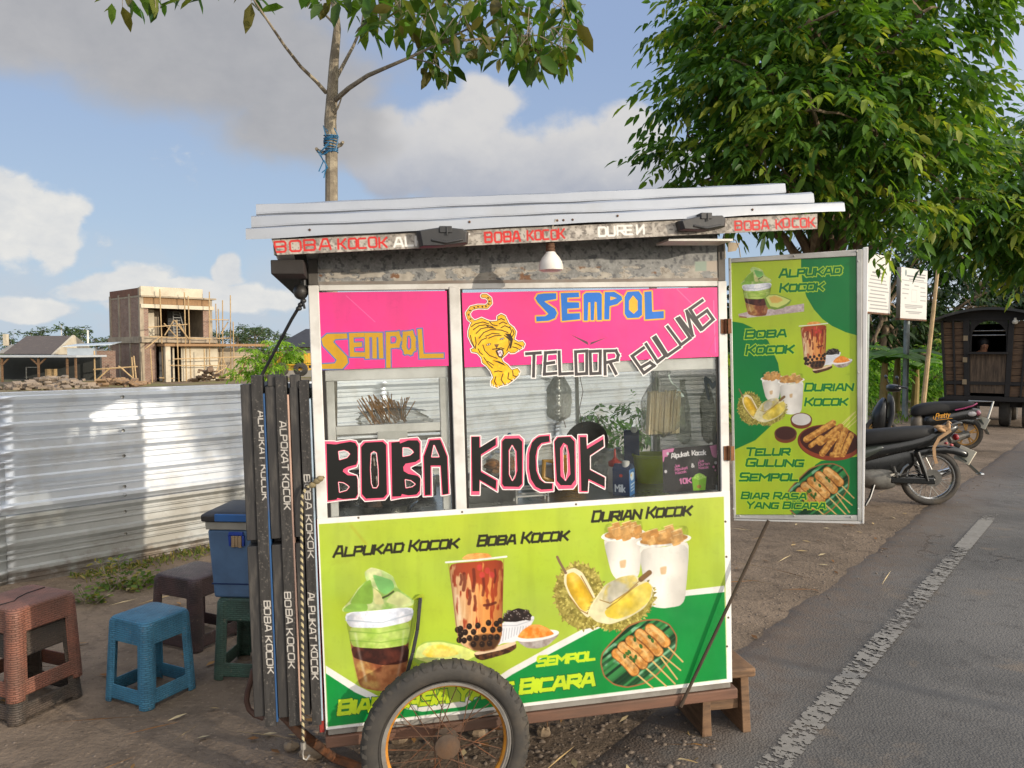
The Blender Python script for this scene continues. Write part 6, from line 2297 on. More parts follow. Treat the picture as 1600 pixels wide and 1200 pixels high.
# price card leaning on the front glass
t = inside('price_card', 'small black and pink price card reading Alpukat Kocok 10K inside the glass', 'price card', lx_(1080, 765, .05), .05)
Ti = np.array(t.matrix_world.inverted())
P = Paint([(1035, 702), (1120, 694), (1125, 764), (1037, 770)], 190, 150, (46, 43, 47))
P.T = (1 / 4.571, 1 / 4.571, 800, 560)
PK, PK2 = (226, 134, 182), (214, 118, 170)
P.poly([(1074, 655), (1160, 640), (1150, 668), (1120, 672), (1112, 700), (1090, 705), (1085, 735), (1072, 745)], PK)
P.poly([(1412, 625), (1466, 615), (1470, 712), (1440, 708), (1428, 690), (1420, 660)], PK)
for (x, y, r_) in ((1112, 680, 9), (1455, 745, 10), (1098, 808, 10), (1440, 775, 8), (1452, 800, 6)):
 P.ell(x, y, r_, r_ * 1.2, (228, 220, 226) if r_ > 8 else PK)
P.T = (1, 1, 0, 0)
q = lambda x, y: (x / 4.571 + 800, y / 4.571 + 560)
P.text('Alpukat', q(1136, 716), q(1270, 696), 8.5, (240, 234, 236), w=.2, box=False, gap=.25)
P.text('Kocok', q(1284, 695), q(1388, 690), 8.5, (240, 234, 236), w=.2, box=False, gap=.25)
for (tx, a_, b_) in (('Jus', (1160, 780), (1200, 774)), ('Alpukat', (1162, 805), (1258, 790)), ('Kocok', (1168, 830), (1248, 816)), ('Jus', (1330, 745), (1372, 740)), ('Durian', (1332, 768), (1414, 760)), ('Kocok', (1334, 792), (1406, 786))):
 P.text(tx, q(*a_), q(*b_), 4.8, PK2, w=.22, box=False, gap=.3)
P.text('&', q(1280, 780), q(1304, 778), 6.5, (240, 234, 236), w=.2, box=False)
P.text('10K', q(1196, 900), q(1286, 892), 9.5, PK, w=.24, box=False, gap=.3)
P.T = (1 / 4.571, 1 / 4.571, 800, 560)
P.poly([(1284, 850), (1390, 842), (1380, 955), (1296, 955)], (134, 190, 50))
P.poly([(1288, 856), (1310, 830), (1340, 818), (1372, 832), (1388, 852), (1340, 868)], spk((150, 206, 70), (196, 226, 120), 1.6, 5))
P.ell(1336, 915, 16, 13, (176, 130, 60))
P.segs([[(1430, 850), (1430, 900), (1460, 905), (1462, 850)]], 1.0, (90, 86, 90))

def ppos(U, V):
 Wp = PL(U, V, CO + CN * .052, CN)
 return np.c_[Wp, np.ones(len(Wp))] @ Ti[:3].T

paint_sheet('card', P, ppos, M_STICK, t, back=(0, .002, 0), edge=(210, 206, 200))

# wok hung by wire at the back
wx, wz = lx_(916, 692, .56), lz_(916, 692, .56)
t = inside('wok', 'dark iron wok hanging upright at the back of the cart', 'wok', wx, .56, wz)
MB().lathe([(0, .045), (.04, .040), (.07, .024), (.092, 0), (.097, -.002), (.094, .002), (.07, .028), (.04, .044), (0, .049)], 36, Matrix.Rotation(R(-78), 4, 'X')).build('bowl', mat('wok_iron', (58, 58, 58), .4, (36, 36, 36), 8, metal=.5), t)
MB().tube([(-.01, 0, .096), (-.002, 0, .115), (.006, 0, .096)], .004, 6).build('handle', M_STEEL, t)
b = MB()
for pp in ([(880, 588), (883, 610), (876, 640), (884, 668)], [(906, 588), (911, 612), (905, 640), (910, 668)]):
 b.tube([CL(u, v, .56) for (u, v) in pp], .0015, 5)
split_build(b, 'hanging_wire', mat('red_brown_wire', (112, 76, 60), .6), cart)
c0, c1 = CL(901, 584, .64), CL(902, 668, .64)
MB().box(c0[0] - .007, c0[0] + .007, .636, .65, 1.031, 1.744).build('rear_mid_post', M_WHITE, cart)

def bag_mesh(w_, d_, h_, seed, neck=.25, n=26, m=22, crumple=.16, tie=True):
 rs = np.random.RandomState(seed)
 ph = rs.rand(6) * 6.28
 b = MB()
 rings = []
 for i in range(m):
  f = i / (m - 1)
  k = math.sin(min(1, f / .12) * math.pi / 2) * (1 - (1 - neck) * smooth01(f, .55, .95))
  if f > .95:
   k *= 1 + (f - .95) * 6
  ring = []
  for j in range(n):
   a = 2 * math.pi * j / n
   c = 1 + crumple * (math.sin(3 * a + ph[0] + 5 * f) * .4 + math.sin(7 * a + ph[1] - 9 * f) * .3 + math.sin(11 * a + ph[2] + 14 * f) * .25 * (1 + f)) + crumple * .3 * (rs.rand() - .5)
   ring.append((w_ / 2 * k * c * math.cos(a), d_ / 2 * k * c * math.sin(a), h_ * f + .006 * math.sin(4 * a + ph[3])))
  rings.append(ring)
 b.loft(rings)
 return b

# straws in a bag hanging from the rail
bx, bz0, bz1 = lx_(1036, 680, .20), lz_(1036, 682, .20), lz_(1036, 588, .20)
t = inside('bag_of_straws', 'clear plastic bag of pale drinking straws hanging behind the right glass', 'bag of straws', bx, .20, bz0)
b = MB()
rs = random.Random(9)
for i in range(90):
 x, y = rs.uniform(-.066, .060), rs.uniform(-.022, .022)
 L = .160 + rs.uniform(-.004, .004)
 tl = .012 + rs.uniform(-.004, .004)
 b.tube([(x, y, .012), (x + tl, y, .012 + L)], .0032, 6)
o = b.build('straws', mat('straw_plastic', (246, 230, 192), .45, (232, 206, 158), 40), t)
o['kind'] = 'stuff'
bm_ = bag_mesh(.172, .07, bz1 - bz0 + .02, 4, neck=.35, crumple=.14)
bm_.build('bag', M_BAG, t)
t = inside('crumpled_bag', 'dark crumpled clear bag hanging just right of the straws', 'plastic bag', lx_(1068, 690, .24), .24, lz_(1068, 694, .24))
bag_mesh(.055, .05, .25, 14, neck=.3, crumple=.3).build('bag', mat_glass('smoky_bag', tint=(240, 240, 236), refl=.5, rough=.2, haze=.5, hazec=(188, 188, 182)), t)

# bag hung in the middle
t = inside('hanging_bag', 'half filled grey plastic bag knotted and hanging in the middle of the cart', 'plastic bag', lx_(874, 655, .40), .40, lz_(874, 657, .40))
bag_mesh(.098, .07, .205, 8, neck=.3, crumple=.12).build('bag', mat_glass('grey_bag', tint=(244, 244, 240), refl=.2, rough=.3, haze=1.0, hazec=(214, 212, 206)), t)
MB().loft([[(-.03, -.003, .150), (-.02, -.003, .165), (-.02, .003, .165), (-.03, .003, .150)], [(-.075, -.003, .172), (-.06, -.003, .178), (-.06, .003, .178), (-.075, .003, .172)], [(-.115, -.002, .182), (-.10, -.002, .187), (-.10, .002, .187), (-.115, .002, .182)]]).build('handle_flap', M_BAG, t)
# grey bag lying on the counter
t = inside('counter_bag', 'slumped translucent grey plastic bag lying behind the milk cartons', 'plastic bag', lx_(950, 760, .48), .48)
bag_mesh(.20, .15, .125, 21, neck=.5, crumple=.22).build('bag', mat_glass('grey_bag2', tint=(240, 240, 236), refl=.7, rough=.25, haze=.9, hazec=(206, 208, 204)), t)

# yellow jug, tubs, bottles, trays behind the letters
t = inside('yellow_jug', 'yellow plastic jug half hidden behind the letters KOCOK', 'jug', lx_(890, 765, .32), .32)
MB().lathe([(0, 0), (.055, 0), (.062, .01), (.068, .09), (.064, .125), (.060, .125), (.062, .09), (.056, .012), (0, .01)], 30).build('jug_body', M_YEL, t)
MB().tube([(-.062, 0, .11), (-.10, 0, .115), (-.105, 0, .05), (-.064, 0, .03)], .010, 8).build('handle', M_YEL, t)
t = inside('white_tub', 'white plastic tub on the counter behind the letter C', 'tub', lx_(850, 755, .42), .42)
MB().loft([[(-.055, -.05, 0), (.055, -.05, 0), (.055, .05, 0), (-.055, .05, 0)], [(-.065, -.06, .085), (.065, -.06, .085), (.065, .06, .085), (-.065, .06, .085)]]).build('tub', M_WPL, t, bevel=.008)
MB().loft([[(-.069, -.064, .0855), (.069, -.064, .0855), (.069, .064, .0855), (-.069, .064, .0855)], [(-.069, -.064, .094), (.069, -.064, .094), (.069, .064, .094), (-.069, .064, .094)]]).build('lid', mat('pale_lid', (196, 206, 212), .4), t, bevel=.003)
t = inside('teal_bottle', 'teal plastic bottle standing behind the letter O', 'bottle', lx_(825, 755, .46), .46)
MB().lathe([(0, 0), (.026, 0), (.028, .01), (.026, .12), (.012, .15), (.011, .165), (0, .166)], 20).build('body', mat('teal_plastic', (56, 150, 144), .35), t)
t = inside('squeeze_bottle', 'clear bottle with a round blue stopper behind the letter O', 'bottle', lx_(798, 755, .40), .40)
MB().lathe([(0, 0), (.024, 0), (.026, .008), (.024, .13), (.008, .16), (.006, .18), (0, .18)], 20).build('body', M_BAG, t)
MB().ell((0, 0, .205), (.011, .011, .018), 12, 8).tube([(0, 0, .17), (0, 0, .2)], .005, 6).build('stopper', mat('blue_plastic', (40, 96, 150), .4), t)
t = inside('snack_bag', 'clear bag of orange brown fried skewers behind the first K', 'bag of food', lx_(786, 752, .36), .36, 1.06)
b = MB()
rs = random.Random(5)
for i in range(14):
 a = rs.uniform(-1, 1)
 b.ell((rs.uniform(-.06, .05), rs.uniform(-.03, .03), rs.uniform(.015, .06)), (.028, .012, .012), 10, 6, Matrix.Rotation(a, 4, 'Z'))
o = b.build('skewers', mat('fried_batter', (188, 128, 62), .7, (150, 92, 40), 30, bump=.002), t)
o['kind'] = 'stuff'
bag_mesh(.16, .10, .10, 31, neck=.5).build('bag', M_BAG, t)
t = inside('steel_tray', 'stainless steel food tray at the foot of the letter K', 'tray', lx_(765, 780, .22), .22)
MB().loft([[(-.085, -.07, 0), (.085, -.07, 0), (.085, .07, 0), (-.085, .07, 0)], [(-.10, -.085, .058), (.10, -.085, .058), (.10, .085, .058), (-.10, .085, .058)]], cap=False).box(-.085, .085, -.07, .07, 0, .003).build('tray', M_STEEL, t)
MB().loft([[(-.08, -.066, .03), (.08, -.066, .03), (.08, .066, .03), (-.08, .066, .03)], [(-.03, -.02, .045), (.05, -.02, .05), (.04, .03, .042), (-.02, .03, .05)]]).build('food', mat('brown_sauce', (122, 84, 56), .5, (160, 110, 66), 24, bump=.002), t)
t = inside('wire_rack', 'small white wire rack standing on the counter below the letter O', 'rack', lx_(832, 780, .10), .10)
b = MB()
for x in (-.058, .058):
 for y in (0, .05):
  b.box(x - .003, x + .003, y - .003, y + .003, 0, .05)
for y in (0, .05):
 for z in (.024, .05):
  b.box(-.058, .058, y - .003, y + .003, z - .003, z + .003)
b.build('frame', M_WPL, t)

# left case: bag of bamboo skewers on the shelf, pan and stove below
t = inside('bag_of_skewers', 'clear bag of bamboo skewers lying on the shelf of the left case', 'bag of skewers', lx_(605, 664, .18), .18, 1.2845)
b = MB()
rs = random.Random(15)
for i in range(70):
 x0 = rs.uniform(-.06, .07)
 a = R(rs.uniform(100, 128)) if rs.random() < .75 else R(rs.uniform(60, 100))
 L = rs.uniform(.075, .115)
 y = rs.uniform(-.05, .05)
 z0 = .012 + rs.uniform(0, .02)
 b.tube([(x0, y, z0), (x0 + L * math.cos(a), y + rs.uniform(-.01, .01), z0 + L * math.sin(a) * (1 - max(0, x0) * 3))], .0017, 4)
o = b.build('skewers', mat('bamboo_skewer', (176, 132, 80), .7, (140, 98, 56), 30), t)
o['kind'] = 'stuff'
bg_ = bag_mesh(.10, .25, .12, 41, neck=.75, crumple=.2)
bg_.v = [(.02 + (v[1]), v[0] * .8, max(.002, v[2] * (.35 + .25 * math.cos(v[1] * 9)))) for v in bg_.v]
bg_.build('bag', M_BAG, t)
t = inside('gas_stove', 'stainless steel stove box on the counter behind the letters BOBA', 'stove', .235, .40)
MB().box(-.18, .18, -.12, .16, .012, .085).build('box', M_STEEL, t, bevel=.006)
for x in (-.1, .1):
 MB().lathe([(.05, .086), (.055, .086), (.055, .100), (.05, .100)], 24, Matrix.Translation((x, .02, 0)), closed=True).build('burner', M_BLACKP, t)
 MB().lathe([(0, 0), (.016, 0), (.014, .018), (0, .018)], 16, Matrix.Translation((x, -.1205, .05)) @ Matrix.Rotation(R(90), 4, 'X')).build('knob', M_BLACKP, t)
t = inside('frying_pan', 'wide shallow steel pan at the foot of the left glass', 'pan', lx_(605, 800, .13), .135)
MB().lathe([(0, 0), (.085, 0), (.106, .026), (.111, .029), (.108, .031), (.083, .004), (0, .004)], 40).build('pan', M_CHROME, t)
t = inside('brown_bottle', 'brown sauce bottle standing behind the letter O of BOBA', 'bottle', lx_(584, 775, .20), .20)
MB().lathe([(0, 0), (.027, 0), (.029, .006), (.029, .13), (.014, .165), (.013, .19), (0, .191)], 22).build('body', mat('brown_bottle', (92, 66, 48), .25, (70, 50, 36), 12), t)
t = inside('storage_box', 'dark plastic box at the right end of the counter beside the glass', 'box', lx_(1100, 700, .45), .45)
MB().box(-.07, .07, -.06, .06, 0, .155).build('box', M_BLACKP, t, bevel=.006)
MB().box(-.074, .074, -.064, .064, .1555, .172).build('lid', mat('red_lid', (110, 44, 40), .4), t, bevel=.004)
# blue paint mark on the right-hand glass
pts = [CL(u, v, .25) for (u, v) in ((1099, 592), (1103, 608), (1108, 626))]
b = MB()
for pl in ([(1101, 590), (1103, 605), (1108, 624)], [(1101, 591), (1109, 597), (1113, 604), (1118, 598)]):
 q = []
 for (u, v) in pl:
  d_ = ray(u, v)
  # where the sight line meets the side glass (cart-local x = 1.4345)
  nrm_ = CA
  p_ = PL(u, v, CO + CA * 1.4345, nrm_)
  l_ = p_ - CO
  q.append((l_ @ CA, l_ @ CN, l_ @ CB))
 b.tube(q, .012, 6)
b.v = [(1.4345 + (v[0] - 1.4345) * .04, v[1], v[2]) for v in b.v]
split_build(b, 'paint_mark', mat('blue_mark', (44, 72, 96), .6), cart)

# ------------------------------------------------------------------ trees
LEAF_T = np.array([0, .30, .30, .30, .68, .68, .68, 1.0])
LEAF_S = np.array([0, -.46, 0, .46, -.38, 0, .38, 0])
LEAF_F = np.array([(0, 1, 2), (0, 2, 3), (1, 4, 5), (1, 5, 2), (2, 5, 6), (2, 6, 3), (4, 7, 5), (5, 7, 6)])

def leaves(P0, Dr, L, Wd, Cc, droop=.25, fold=.16, rs=None):
 """P0 (N,3) bases, Dr (N,3) directions, L,Wd (N,), Cc (N,3) srgb"""
 N = len(P0)
 rs = rs or np.random.RandomState(1)
 D = Dr / (np.linalg.norm(Dr, axis=1, keepdims=True) + 1e-9)
 up = np.tile(np.array([0, 0, 1.0]), (N, 1)) + rs.normal(0, .45, (N, 3))
 S = np.cross(D, up)
 S /= (np.linalg.norm(S, axis=1, keepdims=True) + 1e-9)
 Nn = np.cross(S, D)
 t, s = LEAF_T[None, :, None], LEAF_S[None, :, None]
 V = P0[:, None, :] + D[:, None, :] * (t * L[:, None, None]) + S[:, None, :] * (s * Wd[:, None, None])
 V = V + Nn[:, None, :] * (np.abs(s) * Wd[:, None, None] * fold * 2)
 V[:, :, 2] -= (LEAF_T ** 2)[None, :] * (L * droop)[:, None]
 F = (LEAF_F[None] + (np.arange(N) * 8)[:, None, None]).reshape(-1, 3)
 C = np.repeat(s2l(Cc), 8, axis=0)
 return V.reshape(-1, 3), F, C

def sprays(org, dirs, Ls, nl, ll, lw, rs, pal, droop=.3):
 """twigs with alternate drooping leaves"""
 N = len(org)
 d = dirs / np.linalg.norm(dirs, axis=1, keepdims=True)
 P0, Dr, L, Wd, C = [], [], [], [], []
 side = np.cross(d, [0, 0, 1.0])
 side /= (np.linalg.norm(side, axis=1, keepdims=True) + 1e-6)
 tw = pal[rs.randint(len(pal), size=N)]
 for k in range(nl):
  f = (k + .6) / nl
  p = org + d * (Ls * f)[:, None]
  p[:, 2] -= .28 * Ls * f * f
  sg = 1 if k % 2 else -1
  dd = d * .55 + side * (sg * .75) + rs.normal(0, .22, (N, 3))
  dd[:, 2] -= .35
  if k == nl - 1:
   dd = d + rs.normal(0, .2, (N, 3))
   dd[:, 2] -= .4
  P0.append(p)
  Dr.append(dd)
  q = rs.uniform(.55, 1.25, N)
  L.append(ll * q)
  Wd.append(lw * q)
  C.append(np.clip(tw + rs.normal(0, 7, (N, 1)) * np.array([1, 1, .4]), 4, 255))
 return leaves(np.vstack(P0), np.vstack(Dr), np.concatenate(L), np.concatenate(Wd), np.vstack(C), droop, rs=rs)

M_LEAF = mat_leaf('tree_leaf', .42, .45, .25)
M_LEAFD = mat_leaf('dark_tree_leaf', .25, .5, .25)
M_LEAFB = mat_leaf('bright_leaf', .45, .5, .25)
M_BARK = mat('tree_bark', (132, 112, 88), .9, (92, 78, 62), 7, .8, bump=.006, bscale=22, stretch=(2, 2, .5), dirt=(168, 152, 126), dscale=5, damt=.5)
M_BARK2 = mat('smooth_bark', (140, 128, 108), .85, (98, 88, 74), 16, .8, bump=.002, bscale=50, dirt=(176, 164, 140), dscale=18, damt=.6)

def limb(b, p0, p1, r0, r1, rs, n=5, sag=.12, seg=7):
 p0, p1 = np.array(p0, float), np.array(p1, float)
 L = np.linalg.norm(p1 - p0)
 pts = []
 for i in range(n + 1):
  f = i / n
  q = p0 + (p1 - p0) * f
  q = q + rs.normal(0, L * .02, 3) * (0 if i in (0, n) else 1)
  q[2] += sag * L * math.sin(f * math.pi) * .5
  pts.append(q)
 b.tube(pts, [r0 + (r1 - r0) * i / n for i in range(n + 1)], seg)
 return pts

def leafy_tree(name, label, cat, base, blobs, trunk_top, tr_r, n_sp, ll, lw, nl, pal, seed, m=None, bark=None, group=None, spl=.4, limbs=True, shell=(.55, 1.0), trunk_kink=.05, flat=.8):
 """blobs: list of (x,y,z,rx,ry,rz) in world; sprays on their shells"""
 rs = np.random.RandomState(seed)
 base = np.array(base, float)
 t = thing(name, label, cat, base, group=group)
 b = MB()
 top = np.array(trunk_top, float) - base
 pts = [np.array([0, 0, -.1])]
 for i in range(1, 7):
  pts.append(top * i / 6 + (rs.normal(0, trunk_kink, 3) * [1, 1, 0] if i < 6 else 0))
 b.tube(pts, [tr_r * (1.25 if i == 0 else 1 - .07 * i) for i in range(7)], 12)
 if limbs:
  for (x, y, z, rx, ry, rz) in blobs:
   c = np.array([x, y, z]) - base
   k = rs.randint(3, 7)
   limb(b, pts[k], c, tr_r * .42, tr_r * .12, rs, 5)
   for j in range(4):
    u = rs.normal(0, 1, 3)
    u /= np.linalg.norm(u)
    limb(b, c, c + u * np.array([rx, ry, rz]) * .75, tr_r * .12, tr_r * .04, rs, 3, seg=5)
 b.build('trunk', bark or M_BARK, t)
 O, Dd, LL = [], [], []
 vol = np.array([q[3] * q[4] + q[3] * q[5] for q in blobs])
 cnt = np.maximum(1, (n_sp * vol / vol.sum()).astype(int))
 for (x, y, z, rx, ry, rz), k in zip(blobs, cnt):
  u = rs.normal(0, 1, (k, 3))
  u[:, 2] = u[:, 2] * .8 + .15
  u /= np.linalg.norm(u, axis=1, keepdims=True)
  f = rs.uniform(*shell, (k, 1)) ** .6
  O.append(np.array([x, y, z]) - base + u * f * np.array([rx, ry, rz]) - u * spl * .3)
  dd = u * np.array([1, 1, flat * .5]) + rs.normal(0, .35, (k, 3))
  dd[:, 2] = dd[:, 2] * flat - .08
  Dd.append(dd)
  LL.append(rs.uniform(.7, 1.2, k) * spl)
 V, F, C = sprays(np.vstack(O), np.vstack(Dd), np.concatenate(LL), nl, ll, lw, rs, pal)
 np_mesh('crown', V, F, m or M_LEAF, t, C, smooth=False)
 return t

PAL = np.array([(77, 113, 43), (87, 123, 47), (66, 100, 41), (103, 134, 49), (58, 88, 40), (130, 148, 58), (73, 107, 45), (148, 156, 68), (83, 117, 49), (66, 100, 47)], float)
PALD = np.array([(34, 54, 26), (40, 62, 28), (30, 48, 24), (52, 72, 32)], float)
PALB = np.array([(112, 152, 44), (136, 172, 52), (92, 134, 40), (150, 176, 70)], float)

# big tree behind the banner door
rs = np.random.RandomState(6)
bl_ = []
for (u, v, Y, r) in ((1130, 40, 6.3, .46), (1180, -40, 6.5, .55), (1105, 140, 6.2, .38), (1080, 235, 6.4, .32), (1095, 285, 6.5, .30), (1190, 120, 5.9, .46), (1190, 235, 5.9, .38), (1260, 40, 5.8, .5),
      (1270, 170, 5.6, .46), (1240, 285, 6.0, .34), (1350, 90, 5.8, .5), (1370, 210, 5.8, .42), (1340, 290, 6.2, .34), (1440, 20, 6.0, .5), (1450, 150, 6.0, .42), (1450, 255, 6.2, .38),
      (1400, 320, 5.9, .24), (1520, 230, 6.6, .30), (1490, 310, 6.4, .26), (1392, 376, 5.8, .10),
      (1210, 180, 7.2, .6), (1310, 130, 7.4, .7), (1420, 190, 7.3, .6), (1270, 300, 7.2, .42), (1170, 60, 7.3, .55), (1360, -60, 6.6, .7), (1240, -90, 6.4, .7), (1180, -110, 6.6, .5), (1480, -70, 6.4, .6),
      (1180, 330, 6.8, .28), (1110, 310, 6.7, .25), (1340, 350, 6.6, .22)):
 p = AT(u, v, Y)
 bl_.append((p[0], p[1], p[2], r * 1.1, r * 1.0, r * .72))
leafy_tree('roadside_tree', 'large leafy green tree standing at the road edge behind the banner door', 'tree', (3.06, 7.6, 0), bl_, (2.85, 6.9, 4.3), .12, 3300, .102, .044, 9, PAL, 11, spl=.34)

# second crown further along on the right
bl_ = []
for (u, v, Y, r) in ((1590, 250, 10.5, .9), (1560, 330, 10.4, .8), (1620, 340, 10.2, 1.0), (1530, 370, 10.6, .6), (1600, 370, 10.6, .6), (1660, 230, 10.6, 1.0), (1650, 390, 10.4, .7), (1520, 300, 10.8, .3)):
 p = AT(u, v, Y)
 bl_.append((p[0], p[1], p[2], r, r, r * .75))
leafy_tree('roadside_tree', 'second green tree further along the road at the right edge', 'tree', (8.6, 11.0, 0), bl_, (7.6, 10.8, 3.4), .13, 900, .17, .068, 8, PAL, 12, spl=.45)

# slim young tree with hanging leaves behind the cart
T0 = GP(517, 845)
Yt = 4.0
rs = np.random.RandomState(31)
bt = AT(517, 1000, Yt)
bt[2] = 0
t = thing('young_tree', 'slim bare-stemmed young tree with large hanging leaves behind the cart roof', 'tree', bt)
b = MB()
at_ = lambda u, v, dy=0: AT(u, v, Yt + dy) - bt
main = [np.array([0, 0, -.05])] + [at_(u, v) for (u, v) in ((516, 700), (517, 420), (518, 310), (518, 240), (516, 190), (519, 150), (522, 95), (527, 45), (522, 0), (515, -70), (520, -160))]
b.tube(main, [.045, .036, .034, .032, .031, .031, .029, .024, .019, .017, .013, .007], 10)
for pl, r in (([(510, 145, 0), (495, 128, -.05), (470, 104, -.1), (445, 72, -.2), (420, 35, -.3), (398, 2, -.35), (380, -40, -.4)], .011),
    ([(522, 158, 0), (545, 138, -.1), (575, 118, -.2), (605, 105, -.25), (640, 90, -.3), (690, 66, -.35), (740, 40, -.4)], .014),
    ([(522, 128, 0), (538, 98, .1), (552, 72, .15), (565, 42, .2), (570, 5, .25), (580, -50, .3)], .011),
    ([(519, 182, 0), (528, 168, -.05), (534, 152, -.07)], .008),
    ([(527, 42, 0), (505, 20, .1), (490, -10, .15)], .008),
    ([(640, 90, -.3), (680, 100, -.35), (700, 118, -.4), (697, 140, -.42)], .004),
    ([(690, 66, -.35), (760, 60, -.3), (840, 55, -.25), (890, 80, -.2)], .007)):
 b.tube([at_(*q) for q in pl], [r * (1 - .7 * i / (len(pl) - 1)) for i in range(len(pl))], 7)
for (u, v) in ((494, 236), (536, 226), (514, 205)):
 b.tube([at_(517, v + 6), at_(u + (3 if u < 517 else -3), v), at_(u, v - 4, -.02)], [.012, .010, .008], 7)
b.build('trunk', M_BARK2, t)
b = MB()
rr = random.Random(2)
for i in range(9):
 v = 212 + i * 3.4
 c = at_(517, v)
 b.tube([c + np.array([.036 * math.cos(a), .036 * math.sin(a), .006 * math.sin(a + i)]) for a in np.linspace(0, 6.0, 14)], .0028, 5)
for pl in ([(514, 222), (500, 238), (505, 252), (498, 268)], [(514, 225), (498, 240), (510, 258), (506, 278)], [(512, 205), (505, 196), (509, 212)], [(522, 200), (529, 214), (524, 236)], [(496, 236), (504, 242), (512, 238)], [(506, 250), (512, 262), (503, 270)]):
 b.tube([at_(u, v, -.045) for (u, v) in pl], .0032, 5)
split_b = b.build('plastic_tie', mat('blue_plastic_strip', (46, 112, 150), .5, (30, 84, 124), 30), t)
PALH = np.array([(68, 94, 34), (78, 104, 36), (88, 108, 40), (58, 82, 32), (104, 112, 46), (96, 90, 44), (66, 98, 36), (74, 110, 40)], float)
PO, DO = [], []

def inside_poly(u, v, poly):
 c = False
 for i in range(len(poly)):
  (x1, y1), (x2, y2) = poly[i], poly[i - 1]
  if (y1 > v) != (y2 > v) and u < (x2 - x1) * (v - y1) / (y2 - y1) + x1:
   c = not c
 return c

REG = [([(560, -40), (910, -40), (905, 70), (880, 95), (835, 85), (790, 95), (760, 88), (720, 75), (690, 85), (650, 70), (600, 40), (575, 50)], 430, .5),
  ([(162, -30), (268, -30), (258, 14), (235, 22), (205, 12), (172, 10)], 26, .2), ([(285, -30), (322, -30), (318, 4), (288, 4)], 9, .1), ([(365, -30), (412, -30), (408, 8), (370, 4)], 8, .1),
  ([(432, -30), (600, -30), (590, 40), (560, 36), (540, 6), (500, 10), (470, -5), (440, 18)], 60, .4),
  ([(640, 60), (720, 60), (700, 118), (685, 125), (655, 95)], 16, .2), ([(780, 60), (900, 60), (895, 105), (850, 96), (830, 100), (800, 92)], 46, .3),
  ([(140, -330), (900, -330), (920, -30), (150, -30)], 260, .9), ([(690, 120), (702, 120), (700, 140), (688, 140)], 3, .05), ([(650, 92), (690, 92), (680, 112), (655, 108)], 6, .1), ([(800, 100), (850, 98), (845, 122), (815, 122)], 6, .1)]
for poly, n, dy in REG:
 us, vs_ = [q[0] for q in poly], [q[1] for q in poly]
 k = 0
 while k < n:
  u, v = rs.uniform(min(us), max(us)), rs.uniform(min(vs_), max(vs_))
  if not inside_poly(u, v, poly):
   continue
  PO.append(at_(u, v, rs.uniform(-dy, dy) * .8 - .15))
  DO.append([rs.normal(0, .7), rs.normal(0, .7), -1.0 + rs.normal(.3, .5)])
  k += 1
PO, DO = np.array(PO), np.array(DO)
n = len(PO)
L = rs.uniform(.06, .145, n)
V, F, C = leaves(PO, DO, L, L * rs.uniform(.38, .5, n), np.clip(PALH[rs.randint(len(PALH), size=n)] + rs.normal(0, 6, (n, 1)), 5, 255), .05, .2, rs)
# short leaf stalks reach up from each leaf
np_mesh('crown', V, F, M_LEAF, t, C, smooth=False)
b = MB()
for i in range(0, n, 3):
 p = PO[i]
 k = np.argsort(((PO - p) ** 2).sum(1))[1 + i % 5]
 b.tube([p, p + np.array([rs.normal(0, .02), rs.normal(0, .02), .04]), PO[k] + np.array([0, 0, .06 + .05 * rs.rand()])], [.0013, .0018, .0024], 4)
b.build('twigs', M_BARK2, t)['kind'] = 'stuff'

# a tree across the road whose shadow falls on the fence
bl_ = [(6.5, .46, 3.45, .34, .34, .36), (6.7, .55, 3.95, .5, .42, .4), (6.3, .75, 3.3, .22, .22, .2), (6.6, .5, 3.0, .16, .16, .14)]
leafy_tree('roadside_tree', 'leafy tree on the road side out to the right, shading the fence', 'tree', (6.62, .42, 0), bl_, (6.55, .46, 3.3), .05, 330, .14, .06, 8, PAL, 15, spl=.24)

# two leafy shrubs between the cart and the fence
for (u, v, Y, hgt, sd, lb) in ((945, 668, 4.6, 1.20, 3, 'leafy green shrub seen through the cart glass left of the straw bag'), (1003, 655, 4.9, 1.30, 4, 'taller leafy shrub seen through the cart glass just behind the straw bag')):
 p = AT(u, v, Y)
 b_ = [(p[0] + dx, Y + dy, p[2] + dz, .10, .10, .09) for (dx, dy, dz) in ((0, 0, 0), (.06, .05, -.12), (-.07, 0, -.10), (.02, 0, -.25), (-.03, .05, .05))]
 leafy_tree('leafy_shrub', lb, 'shrub', (p[0], Y, 0), b_, (p[0], Y, p[2] - .1), .012, 70, .05, .02, 7, np.array([(62, 98, 50), (78, 114, 60), (52, 84, 44)], float), 40 + sd, m=M_LEAFB, spl=.12, trunk_kink=.02)

